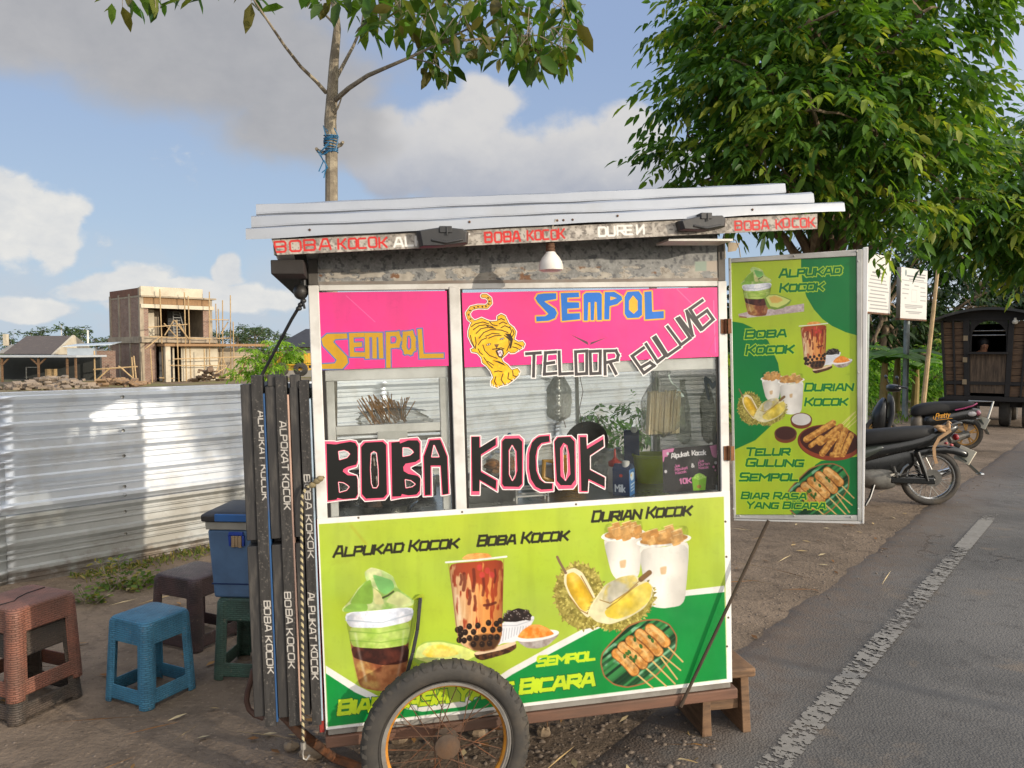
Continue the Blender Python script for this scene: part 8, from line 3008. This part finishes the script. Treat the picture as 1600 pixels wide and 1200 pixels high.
# dirt-side grass on the right
rs = np.random.RandomState(88)
n = 3500
P0 = np.stack([rs.uniform(4.0, 14, n), rs.uniform(13.5, 24, n), np.zeros(n)], -1)
ok = ((P0[:, :2] - RP) @ RN) < -2.2
P0 = P0[ok]
n = len(P0)
Dd = np.stack([rs.normal(0, .5, n), rs.normal(0, .5, n), np.ones(n)], -1)
L = rs.uniform(.10, .28, n)
V, F, C = leaves(P0, Dd, L, L * .16, np.array([(96, 122, 46), (120, 132, 58), (80, 108, 42)], float)[rs.randint(3, size=n)], .35, .05, rs)
tag(np_mesh('grass', V, F, M_LEAFB, None, C, smooth=False), 'tufts of long green grass below the notice boards', 'grass', kind='stuff')

# ---- wooden wagon
WY = 15.3
kw = WY / 1200
wg = thing('wooden_wagon', 'dark wooden food wagon with curved black roof and arched hatch at the right edge', 'wagon', AT(1541, 668, WY), R(-37))
wz = lambda v: (668 - v) * kw
wx_ = lambda u: (u - 1541) * kw * .86
M_WPLK = mat('wagon_planks', (106, 82, 60), .85, (68, 52, 40), 4, .8, stretch=(1, 1, 9), dirt=(56, 42, 32), dscale=4, damt=.6)
M_WDOOR = mat('worn_door_planks', (104, 86, 68), .85, (56, 46, 38), 4, .9, stretch=(9, 9, .8), dirt=(40, 32, 26), dscale=3, damt=.6)
M_WBLK = mat('wagon_black_timber', (34, 30, 28), .75, (22, 20, 19), 6)
zb, zt = wz(619), wz(500)
tilt = lambda z: .17 * (1 - (z - zb) / (zt - zb))

def wq(xl, xr, z0, z1, y0, y1):
 """panel between two outlines that lean inwards towards the floor"""
 def xs(u, z):
  return wx_(u) * (1 - tilt(z) * .78 / 1.0 * .9)
 return [[(xs(xl, z), y, z) for y in (y0, y1)] + [(xs(xr, z), y, z) for y in (y1, y0)] for z in (z0, z1)]

for (a_, c_) in ((1465, 1502), (1580, 1617)):
 b = MB()
 n = 9
 for i in range(n):
  z0 = zb + .30 + (zt - zb - .32) * i / n
  z1 = zb + .30 + (zt - zb - .32) * (i + 1) / n - .012
  b.loft(wq(a_, c_, z0, z1, .0 + .006 * (i % 2), .05))
 b.build('plank_wall', M_WPLK, wg)
for (a_, c_) in ((1463, 1467.5), (1482, 1485.5), (1500, 1510), (1571, 1580), (1597, 1600.5), (1614.5, 1619)):
 MB().loft(wq(a_, c_, zb, zt, -.035, .06)).build('timber_post', M_WBLK, wg, bevel=.006)
for (v0, v1) in ((596, 601), (500, 497)):
 z0, z1 = sorted((wz(v0), wz(v1)))
 MB().loft(wq(1466, 1616, z0, z1, -.03, .055)).build('timber_rail', M_WBLK, wg)
MB().loft(wq(1464, 1618, zb - .09, zb, -.06, 2.9)).build('floor_beam', M_WBLK, wg)
for (a_, c_) in ((1467, 1500), (1580, 1615)):
 MB().loft(wq(a_, c_, zb + .01, wz(602), .0, .05)).build('lower_panel', M_WPLK, wg)
MB().loft(wq(1510.5, 1570.5, wz(614), wz(553), -.01, .04)).build('door', M_WDOOR, wg)
MB().loft(wq(1507, 1573, wz(553), wz(549.5), -.10, .06)).build('hatch_sill', M_WBLK, wg)
# arched hatch surround
b = MB()
arc = [(wx_(1541) + 27 * kw * .86 * math.cos(a), wz(527) + 26 * kw * math.sin(a)) for a in np.linspace(0, math.pi, 17)]
out = [(1570.5, 549), (1570.5, 498), (1511, 498), (1511, 549)]
outl = [(wx_(u) * .97, wz(v)) for (u, v) in out]
inn = [(arc[0][0], wz(549))] + arc + [(arc[-1][0], wz(549))]
ring_o = [outl[0]] + [(outl[1][0] + (outl[2][0] - outl[1][0]) * i / 16, outl[1][1] if 0 < i < 16 else outl[1][1]) for i in range(17)] + [outl[3]]
vs = [(x, -.01, z) for x, z in inn] + [(x, -.01, z) for x, z in ring_o] + [(x, .05, z) for x, z in inn] + [(x, .05, z) for x, z in ring_o]
n = len(inn)
fs = []
for i in range(n - 1):
 fs += [(i, i + 1, n + i + 1, n + i), (2 * n + i, 3 * n + i, 3 * n + i + 1, 2 * n + i + 1), (i, 2 * n + i, 2 * n + i + 1, i + 1), (n + i, n + i + 1, 3 * n + i + 1, 3 * n + i)]
b.add(vs, fs)
b.build('hatch_surround', M_WBLK, wg, angle=30)
for z in (wz(523.5), wz(516.5)):
 MB().tube([(wx_(1512), .03, z), (wx_(1566), .03, z)], .010, 6).build('hatch_bar', M_STEEL, wg)
for v in (528, 562, 597):
 MB().box(wx_(1501.5), wx_(1508.5), -.050, -.036, wz(v + 4), wz(v - 4)).build('hinge_plate', mat('pale_hinge', (150, 132, 104), .7), wg)
# shell behind: sides, back, inside dark
MB().loft(wq(1465.5, 1468, zb, zt, .061, 2.8)).build('side_wall', M_WPLK, wg)
MB().loft(wq(1615, 1617.5, zb, zt, .061, 2.8)).build('side_wall', M_WPLK, wg)
MB().loft(wq(1468, 1614, zb, zt, 2.75, 2.8)).build('back_wall', M_WBLK, wg)
# curved roof
rp = []
for i in range(21):
 u = 1452 + (1630 - 1452) * i / 20
 f = (u - 1541) / 89
 rp.append((wx_(u), wz(480.5 + 17 * abs(f) ** 2.0)))
vs = []
for y in (-.22, 3.0):
 vs += [(x, y, z) for x, z in rp] + [(x, y, z - .05) for x, z in rp]
n = 21
fs = []
for i in range(n - 1):
 fs += [(i, i + 1, 2 * n + i + 1, 2 * n + i), (n + i, 3 * n + i, 3 * n + i + 1, n + i + 1), (i, n + i, n + i + 1, i + 1), (2 * n + i, 2 * n + i + 1, 3 * n + i + 1, 3 * n + i)]
fs += [(0, 2 * n, 3 * n, n), (n - 1, 2 * n - 1, 4 * n - 1, 3 * n - 1)]
MB().add(vs, fs).build('roof', mat('black_roof_felt', (52, 52, 50), .6, (38, 38, 38), 3, dirt=(84, 84, 80)), wg, angle=40)
# gable infill under the roof
gv = [(x, -.005, z - .052) for x, z in rp[2:-2]]
b = MB()
m_ = len(gv)
b.add(gv + [(x, -.005, zt - .01) for (x, y, z) in gv] + [(x, .05, z) for (x, y, z) in gv] + [(x, .05, zt - .01) for (x, y, z) in gv],
  [q for i in range(m_ - 1) for q in ((i, m_ + i, m_ + i + 1, i + 1), (2 * m_ + i, 2 * m_ + i + 1, 3 * m_ + i + 1, 3 * m_ + i))])
b.build('gable', M_WBLK, wg, smooth=False)
MB().lathe([(0, -.055), (.040, -.045), (.055, -.01), (.04, .02), (.02, .04), (.02, .07), (0, .07)], 16, Matrix.Translation((wx_(1581), -.10, wz(503)))).build('wall_lamp', mat('lamp_glass', (214, 206, 190), .3), wg)
MB().bar((wx_(1581), -.10, wz(497)), (wx_(1581), .0, wz(497)), .02, .02).build('lamp_arm', M_WBLK, wg)
for (u, y) in ((1566, .5), (1499, .5), (1566, 2.3), (1499, 2.3), (1602, .4)):
 b = MB().lathe([(.20, -.09), (.29, -.09), (.31, -.05), (.31, .05), (.29, .09), (.20, .09), (.06, .05), (.06, -.05)], 28, Matrix.Translation((wx_(u), y, .31)) @ Matrix.Rotation(R(90), 4, 'Y'), closed=True)
 b.build('wheel', M_RUBBER, wg)
MB().box(-.9, .85, .3, 2.5, zb - .22, zb - .091).build('chassis', M_WBLK, wg)
MB().tube([(wx_(1515), -.3, wz(626)), (wx_(1553), -.3, wz(626)), (wx_(1543), -.55, .02)], .022, 8).tube([(wx_(1530), -.5, wz(652)), (wx_(1547), -.48, wz(652))], .018, 6).build('tow_frame', M_STEEL, wg)

# person leaning inside the hatch
def skinned(name, joints, edges, m, parent, sub=2):
 me = bpy.data.meshes.new(name)
 me.from_pydata([j[0] for j in joints], edges, [])
 me.materials.append(m)
 o = bpy.data.objects.new(name, me)
 COL.objects.link(o)
 o.parent = parent
 sk_ = o.modifiers.new('skin', 'SKIN')
 sk_.use_smooth_shade = True
 for v, j in zip(me.skin_vertices[0].data, joints):
  v.radius = (j[1], j[2] if len(j) > 2 else j[1])
  v.use_root = False
 me.skin_vertices[0].data[0].use_root = True
 ss = o.modifiers.new('sub', 'SUBSURF')
 ss.levels = ss.render_levels = sub
 return o

pr = thing('person', 'person in a dark top bending over inside the wagon hatch', 'person')
pr.matrix_world = Matrix.Translation(Vector(tuple(AT(1541, 668, WY)))) @ Matrix.Rotation(R(-37), 4, 'Z') @ Matrix.Translation((wx_(1527), .52, zb + .02))
M_SKIN = mat('skin', (186, 132, 100), .55, (166, 112, 84), 20)
M_TOP = mat('dark_cloth', (44, 44, 50), .9, (32, 32, 36), 20)
hz = AT(1531, 540, WY + .30)[2] - (zb + .02)
hx, hy = .05, -.22
body = [((0, .10, .02), .13, .16), ((0, .08, .18), .16, .13), ((-.02, -.02, .36), .16, .12), ((-.01, -.12, hz - .20), .13, .10), ((hx * .5, hy * .8, hz - .12), .055), ((hx, hy, hz - .02), .075, .085), ((hx + .01, hy - .01, hz + .06), .085, .09),
  ((-.20, -.08, hz - .22), .06), ((-.30, -.22, hz - .34), .045), ((-.16, -.36, hz - .30), .035), ((-.08, -.40, hz - .29), .028),
  ((.18, -.06, hz - .22), .06), ((.26, -.20, hz - .36), .045), ((.15, -.34, hz - .36), .035), ((.08, -.40, hz - .34), .028)]
skinned('body', body, [(0, 1), (1, 2), (2, 3), (3, 4), (4, 5), (5, 6), (3, 7), (7, 8), (8, 9), (9, 10), (3, 11), (11, 12), (12, 13), (13, 14)], M_SKIN, pr)
top_ = [((0, .10, .02), .15, .18), ((0, .08, .18), .18, .15), ((-.02, -.02, .36), .18, .14), ((-.01, -.11, hz - .20), .15, .12), ((-.20, -.08, hz - .22), .075), ((-.30, -.22, hz - .34), .058), ((-.21, -.31, hz - .31), .05), ((.18, -.06, hz - .22), .075), ((.26, -.20, hz - .36), .058)]
skinned('dark_top', top_, [(0, 1), (1, 2), (2, 3), (3, 4), (4, 5), (5, 6), (3, 7), (7, 8)], M_TOP, pr)
MB().ell((hx - .015, hy + .035, hz + .05), (.105, .105, .115), 18, 12).ell((hx - .05, hy + .06, hz - .03), (.06, .07, .10), 14, 9).build('hair', mat('black_hair', (26, 22, 22), .6), pr)
b = MB()
b.ell((hx + .02, hy - .088, hz + .0), (.012, .022, .02), 8, 6)
b.build('nose', M_SKIN, pr)
for s in (-1, 1):
 MB().ell((hx + .02 + s * .032, hy - .078, hz + .03), (.012, .008, .007), 8, 5).build('eye', M_DARK, pr)
 for k in range(5):
  fx_ = (-.08 if s < 0 else .08) + (k - 2) * .014 * (1 if k else 1.4)
  MB().tube([(fx_, -.41, hz - .29 - .03 * (s > 0)), (fx_ + .004 * s, -.45 + .004 * abs(k - 2), hz - .305 - .03 * (s > 0)), (fx_ + .004 * s, -.462 + .006 * abs(k - 2), hz - .33 - .03 * (s > 0))], [.009, .008, .006], 6).build('finger', M_SKIN, pr)
MB().ell((hx + .02, hy - .082, hz - .035), (.022, .006, .006), 8, 5).build('mouth', mat('lips', (140, 76, 66), .5), pr)

# ---- motorbikes
M_BIKE = mat('bike_black', (20, 22, 22), .28, (13, 14, 15), 4, coat=.25, dirt=(50, 46, 42), dscale=6, damt=.2)
M_BIKEG = mat('bike_grey_green', (62, 68, 62), .3, (46, 52, 48), 4, coat=.4, dirt=(84, 78, 68), damt=.3)
M_SEAT = mat('bike_seat', (28, 28, 29), .7, (20, 20, 20), 14, bump=.001)
M_ENG = mat('engine_metal', (122, 120, 114), .5, (58, 56, 54), 10, metal=.6, dirt=(74, 62, 50))
M_REDL = mat('tail_light_red', (150, 30, 34), .25, (110, 20, 26), 8, coat=.4)
M_PLATE = mat('number_plate', (222, 214, 190), .5, (198, 190, 168), 10)
M_GOLD = mat('gold_wheel', (176, 132, 70), .4, (134, 98, 52), 9, metal=.5)
RX = Matrix.Rotation(R(90), 4, 'X')

def bike_wheel(parent, x, z, r, tw, spoked, rim_m, front=False):
 w = bpy.data.objects.new('wheel', None)
 COL.objects.link(w)
 w.parent = parent
 w.location = (x, 0, z)
 pr_ = []
 for i in range(14):
  t = 2 * math.pi * i / 14
  pr_.append((r - tw * .8 + tw * .8 * math.cos(t), tw * .75 * math.sin(t)))
 MB().lathe(pr_, 60, RX, closed=True).build('tyre', M_RUBBER, w)
 ri = r - tw * 1.65
 MB().lathe([(ri, -.02), (ri + .012, -.02), (ri + .012, .02), (ri, .02), (ri - .012, .008), (ri - .012, -.008)], 60, RX, closed=True).build('rim', rim_m, w)
 MB().lathe([(0, -.05), (.03, -.05), (.05, -.03), (.052, .03), (.03, .05), (0, .05)], 20, RX).build('hub', M_ENG, w)
 if spoked:
  for i in range(28):
   a = 2 * math.pi * i / 28
   s = -1 if i % 2 else 1
   da = .5 if (i // 2) % 2 else -.5
   MB().tube([(.045 * math.cos(a + da * 2), s * .03, .045 * math.sin(a + da * 2)), (ri * math.cos(a), 0, ri * math.sin(a))], .0022, 4).build('spoke', M_STEEL, w)
 else:
  for i in range(5):
   a = 2 * math.pi * i / 5 + .3
   for d_ in (-.16, .16):
    MB().bar((.04 * math.cos(a), 0, .04 * math.sin(a)), ((ri - .005) * math.cos(a + d_), 0, (ri - .005) * math.sin(a + d_)), .022, .018, up=(0, 1, 0)).build('spoke', rim_m, w)
 return w

def body_loft(st, m, name, parent, sub=1, **kw):
 """stations (x, z_low, z_high, half_width) -> closed rounded body"""
 rings = []
 for (x, z0, z1, hw) in st:
  zc, hh = (z0 + z1) / 2, (z1 - z0) / 2
  rings.append([(x, hw * math.copysign(abs(math.cos(a)) ** .6, math.cos(a)), zc + hh * math.copysign(abs(math.sin(a)) ** .7, math.sin(a))) for a in np.linspace(0, 2 * math.pi, 17)[:-1]])
 return MB().loft(rings).build(name, m, parent, sub=sub, **kw)

KB = 7.9 / 1200
b0 = GP(1452, 789)
mb = thing('motorbike', 'black underbone motorbike with spoked wheels parked beside the banner door', 'motorbike', (b0[0], b0[1], 0), R(170))
bx = lambda u: (1452 - u) * KB          # forwards is to the left
bz = lambda v: (789 - v) * KB
bike_wheel(mb, 0, .282, .285, .042, True, M_CHROME)
bike_wheel(mb, 1.22, .285, .285, .036, True, M_CHROME)
body_loft([(bx(1456), bz(676), bz(667), .05), (bx(1448), bz(684), bz(667), .11), (bx(1425), bz(690), bz(668), .13), (bx(1395), bz(693), bz(671), .125), (bx(1370), bz(697), bz(673), .11), (bx(1352), bz(700), bz(677), .09), (bx(1340), bz(700), bz(682), .05)], M_SEAT, 'seat', mb)
body_loft([(bx(1490), bz(672), bz(664), .03), (bx(1478), bz(684), bz(664), .06), (bx(1455), bz(698), bz(672), .10), (bx(1420), bz(706), bz(686), .12), (bx(1385), bz(716), bz(692), .115), (bx(1355), bz(726), bz(696), .10), (bx(1335), bz(738), bz(700), .08)], M_BIKE, 'tail_fairing', mb)
body_loft([(bx(1386), bz(700), bz(696), .118), (bx(1370), bz(712), bz(697), .121), (bx(1350), bz(724), bz(700), .118), (bx(1335), bz(732), bz(706), .10)], M_BIKEG, 'side_cover', mb)
body_loft([(bx(1436), bz(722), bz(700), .05), (bx(1415), bz(742), bz(700), .07), (bx(1390), bz(752), bz(704), .08), (bx(1360), bz(750), bz(712), .08), (bx(1338), bz(745), bz(715), .06)], M_BIKE, 'frame_cover', mb)
body_loft([(bx(1506), bz(716), bz(708), .03), (bx(1494), bz(714), bz(700), .055), (bx(1470), bz(706), bz(696), .07), (bx(1440), bz(712), bz(700), .07), (bx(1415), bz(722), bz(706), .06)], M_BIKE, 'rear_fender', mb)
MB().loft([[(bx(1497), -.05, bz(716)), (bx(1497), .05, bz(716)), (bx(1490), .05, bz(712)), (bx(1490), -.05, bz(712))], [(bx(1521), -.04, bz(738)), (bx(1521), .04, bz(738)), (bx(1517), .04, bz(738)), (bx(1517), -.04, bz(738))]]).build('mud_flap', M_BIKEG, mb)
MB().ell((bx(1522), 0, bz(739)), (.035, .05, .016), 14, 8).build('reflector', M_CHROME, mb)
b = MB().box(-.010, .004, -.085, .085, -.075, .075, M=Matrix.Translation((bx(1500), 0, bz(711))) @ Matrix.Rotation(R(-28), 4, 'Y') @ Matrix.Rotation(R(38), 4, 'Z'))
b.build('number_plate', M_PLATE, mb, bevel=.003)
MB().ell((bx(1486), 0, bz(684)), (.030, .06, .035), 14, 9).build('tail_light', M_REDL, mb)
MB().ell((bx(1477), -.07, bz(695)), (.018, .02, .014), 12, 8).build('indicator', mat('indicator_pink', (190, 90, 90), .3), mb)
MB().ell((bx(1477), .07, bz(695)), (.018, .02, .014), 12, 8).build('indicator', mat('indicator_pink', (190, 90, 90), .3), mb)
MB().tube([(bx(1462), .075, bz(676)), (bx(1478), .078, bz(664)), (bx(1488), .06, bz(661)), (bx(1494), 0, bz(663)), (bx(1488), -.06, bz(661)), (bx(1478), -.078, bz(664)), (bx(1462), -.075, bz(676))], .012, 8).build('grab_rail', mat('grab_rail', (96, 94, 90), .4, metal=.6), mb)
st_ = thing('strap_bundle', 'tan strap hanging over the tail of the front motorbike', 'strap', (b0[0], b0[1], bz(690)), R(170))
b = MB()
pl = [(bx(1462), .13, bz(668) - bz(690)), (bx(1472), .14, bz(672) - bz(690)), (bx(1456), .142, bz(684) - bz(690)), (bx(1449), .145, bz(698) - bz(690)), (bx(1450), .148, bz(712) - bz(690)), (bx(1453), .15, bz(722) - bz(690))]
for a_, c_ in zip(pl[:-1], pl[1:]):
 b.bar(a_, c_, .03, .006, up=(0, 1, 0))
b.build('strap', mat('tan_strap', (176, 142, 104), .8, (146, 112, 80), 14), st_)
b = MB()
for i, (u, v, y) in enumerate(((1458, 668, .10), (1464, 670, .06), (1470, 668, .10), (1477, 665, .02), (1460, 672, .12))):
 b.ell((bx(u), y, bz(v) - bz(690)), (.045, .035, .022), 10, 7, Matrix.Rotation(i * .7, 4, 'Y'))
b.build('wrapped_cloth', mat('tan_cloth', (190, 152, 108), .85, (150, 112, 76), 24), st_)
for s in (-1, 1):
 MB().bar((0, s * .07, .285), (bx(1390), s * .07, bz(752)), .03, .045).build('swing_arm', M_BIKE, mb)
 MB().tube([(bx(1428), s * .10, bz(706)), (bx(1440), s * .095, bz(738))], .026, 10).tube([(bx(1440), s * .095, bz(738)), (bx(1444), s * .09, bz(750))], .017, 8).build('shock_absorber', M_BIKE, mb)
MB().box(bx(1455), bx(1392), .078, .100, bz(755), bz(745)).build('chain_cover', M_BIKE, mb, bevel=.012)
MB().tube([(bx(1392), -.12, bz(760)), (bx(1420), -.14, bz(760)), (bx(1475), -.15, bz(744)), (bx(1490), -.15, bz(738))], [.02, .03, .04, .035], 12).build('exhaust', M_CHROME, mb)
MB().lathe([(.03, -.004), (.085, -.004), (.085, .004), (.03, .004)], 28, Matrix.Translation((0, .07, .0)) @ Matrix.Translation((0, 0, .285)) @ RX, closed=True).build('sprocket', M_ENG, mb)
MB().tube([(bx(1396), .11, bz(745)), (bx(1425), .10, bz(735)), (bx(1450), .08, bz(748))], .006, 5).build('brake_cable', M_BLACKP, mb)
body_loft([(bx(1405), bz(762), bz(738), .07), (bx(1390), bz(768), bz(730), .11), (bx(1365), bz(768), bz(732), .12), (bx(1340), bz(760), bz(736), .09), (bx(1322), bz(752), bz(738), .06)], M_ENG, 'engine', mb)
MB().tube([(bx(1398), -.2, bz(738)), (bx(1398), .2, bz(738))], .012, 8).tube([(bx(1402), .14, bz(742)), (bx(1408), .14, bz(730)), (bx(1414), .15, bz(724))], .011, 6).tube([(bx(1400), .12, bz(745)), (bx(1394), .14, bz(728))], .010, 6).build('footrest', M_STEEL, mb)
MB().tube([(bx(1368), .10, bz(758)), (bx(1360), .16, bz(776)), (bx(1352), .2, .01)], .013, 8).build('side_stand', M_BIKE, mb)
body_loft([(bx(1345), bz(735), bz(700), .05), (bx(1325), bz(738), bz(690), .07), (bx(1300), bz(736), bz(668), .10), (bx(1288), bz(728), bz(650), .14), (bx(1275), bz(715), bz(645), .12)], M_BIKE, 'leg_shield', mb)
MB().tube([(bx(1300), 0, bz(650)), (bx(1262), .0, .285)], .03, 8).build('front_fork', M_ENG, mb)
MB().tube([(bx(1312), -.33, bz(652)), (bx(1300), -.15, bz(648)), (bx(1300), .15, bz(648)), (bx(1312), .33, bz(652))], .012, 8).build('handlebar', M_BIKE, mb)
body_loft([(bx(1305), bz(652), bz(644), .10), (bx(1295), bz(662), bz(640), .14), (bx(1282), bz(664), bz(642), .10)], M_BIKE, 'headlight_cowl', mb)
body_loft([(bx(1285), bz(742), bz(738), .06), (bx(1262), bz(745), bz(735), .06), (bx(1235), bz(742), bz(736), .055)], M_BIKE, 'front_fender', mb)

# scooter behind
KS = 12.0 / 1200
s0 = GP(1508, 703)
sc_ = thing('scooter', 'black scooter with gold script on its side parked behind the front motorbike', 'scooter', (s0[0], s0[1], 0), R(172))
sxx = lambda u: (1508 - u) * KS
szz = lambda v: (703 - v) * KS
bike_wheel(sc_, 0, .255, .255, .05, False, M_GOLD)
bike_wheel(sc_, 1.25, .255, .255, .045, False, M_GOLD)
body_loft([(sxx(1520), szz(634), szz(628), .06), (sxx(1508), szz(640), szz(626), .12), (sxx(1480), szz(645), szz(627), .14), (sxx(1455), szz(648), szz(628), .13), (sxx(1436), szz(652), szz(632), .11), (sxx(1427), szz(652), szz(638), .08)], M_SEAT, 'seat', sc_)
body_loft([(sxx(1530), szz(650), szz(640), .04), (sxx(1520), szz(654), szz(636), .09), (sxx(1500), szz(656), szz(638), .13), (sxx(1475), szz(664), szz(642), .15), (sxx(1450), szz(668), szz(648), .15), (sxx(1440), szz(666), szz(650), .12)], M_BIKE, 'side_fairing', sc_)
body_loft([(sxx(1445), szz(668), szz(650), .10), (sxx(1436), szz(672), szz(650), .11), (sxx(1428), szz(672), szz(652), .09)], mat('grey_beige_plastic', (118, 108, 94), .5), 'under_seat_panel', sc_)
MB().tube([(sxx(1486), .148, szz(640)), (sxx(1500), .13, szz(637)), (sxx(1514), .10, szz(633)), (sxx(1521), .05, szz(630))], .012, 6).build('pink_trim', mat('pink_trim', (176, 60, 110), .35), sc_)
MB().ell((sxx(1522), 0, szz(645)), (.06, .11, .055), 14, 9).build('tail_light', mat('tail_light_pink', (176, 96, 110), .25, coat=.4), sc_)
MB().ell((sxx(1512), .10, szz(646)), (.07, .03, .04), 12, 8).build('indicator', mat('pale_lens', (206, 200, 196), .3), sc_)
MB().box(-.01, .005, -.085, .085, -.085, .085, M=Matrix.Translation((sxx(1531), .02, szz(660))) @ Matrix.Rotation(R(-25), 4, 'Y') @ Matrix.Rotation(R(35), 4, 'Z')).build('number_plate', M_PLATE, sc_, bevel=.003)
MB().bar((sxx(1527), 0, szz(654)), (sxx(1540), 0, szz(678)), .10, .015, up=(1, 0, 0)).build('mud_flap', M_BIKEG, sc_)
body_loft([(sxx(1522), szz(668), szz(654), .06), (sxx(1505), szz(660), szz(652), .08), (sxx(1485), szz(664), szz(654), .08)], M_BIKE, 'rear_fender', sc_)
MB().tube([(0, .10, .255), (sxx(1480), .11, szz(686))], [.05, .07], 10).build('swing_arm', M_ENG, sc_)
body_loft([(sxx(1440), szz(690), szz(676), .13), (sxx(1415), szz(692), szz(680), .15), (sxx(1396), szz(692), szz(680), .14)], M_BIKE, 'floorboard', sc_)
MB().loft([[(sxx(1392), -.16, szz(684)), (sxx(1392), .16, szz(684)), (sxx(1384), .16, szz(684)), (sxx(1384), -.16, szz(684))], [(sxx(1404), -.20, szz(646)), (sxx(1404), .20, szz(646)), (sxx(1398), .20, szz(646)), (sxx(1398), -.20, szz(646))],
   [(sxx(1398), -.15, szz(612)), (sxx(1398), .15, szz(612)), (sxx(1391), .15, szz(612)), (sxx(1391), -.15, szz(612))]]).build('leg_shield', mat('grey_shield', (96, 94, 90), .4, (72, 70, 68), 6), sc_, sub=1)
body_loft([(sxx(1392), szz(682), szz(614), .12), (sxx(1380), szz(680), szz(626), .13), (sxx(1368), szz(672), szz(648), .07)], M_BIKE, 'front_cowl', sc_)
body_loft([(sxx(1412), szz(612), szz(604), .12), (sxx(1402), szz(614), szz(600), .16), (sxx(1390), szz(614), szz(602), .10)], M_BIKE, 'headlight_cowl', sc_)
MB().tube([(sxx(1410), -.34, szz(606)), (sxx(1402), -.14, szz(604)), (sxx(1402), .14, szz(604)), (sxx(1410), .34, szz(606))], .016, 8).build('handlebar', M_BIKE, sc_)
for s in (-1, 1):
 MB().tube([(sxx(1402), s * .2, szz(604)), (sxx(1398), s * .24, szz(594))], .007, 6).ell((sxx(1397), s * .25, szz(591)), (.02, .06, .035), 12, 8).build('mirror', M_BIKE, sc_)
MB().tube([(sxx(1392), 0, szz(630)), (sxx(1383), 0, .255)], .03, 8).build('front_fork', M_ENG, sc_)
body_loft([(sxx(1400), szz(680), szz(674), .07), (sxx(1383), szz(676), szz(668), .075), (sxx(1366), szz(682), szz(674), .06)], M_BIKE, 'front_fender', sc_)
MB().tube([(sxx(1440), .12, szz(690)), (sxx(1432), .2, .01)], .014, 6).build('side_stand', M_BIKE, sc_)
Pg = Paint([(0, 0), (30, 0), (30, 12), (0, 12)], 120, 48, (206, 146, 50), alpha=0)
Pg.al[:] = 0
Pg.text('Pretty', (4, 9), (25, 6), 8.5, (214, 150, 48), w=.13, shear=.35, box=False)
Pg.segs([[(2, 5), (1, 8), (6, 11), (16, 9.5), (29, 7.5)]], .7, (214, 150, 48), raw=True)
u0_, v0_ = 1452, 645
paint_sheet('gold_script', Pg, lambda U, V: np.stack([sxx(1453) - U / 100, np.full_like(U, .158), szz(645) - V / 100], -1), M_STICK, sc_)
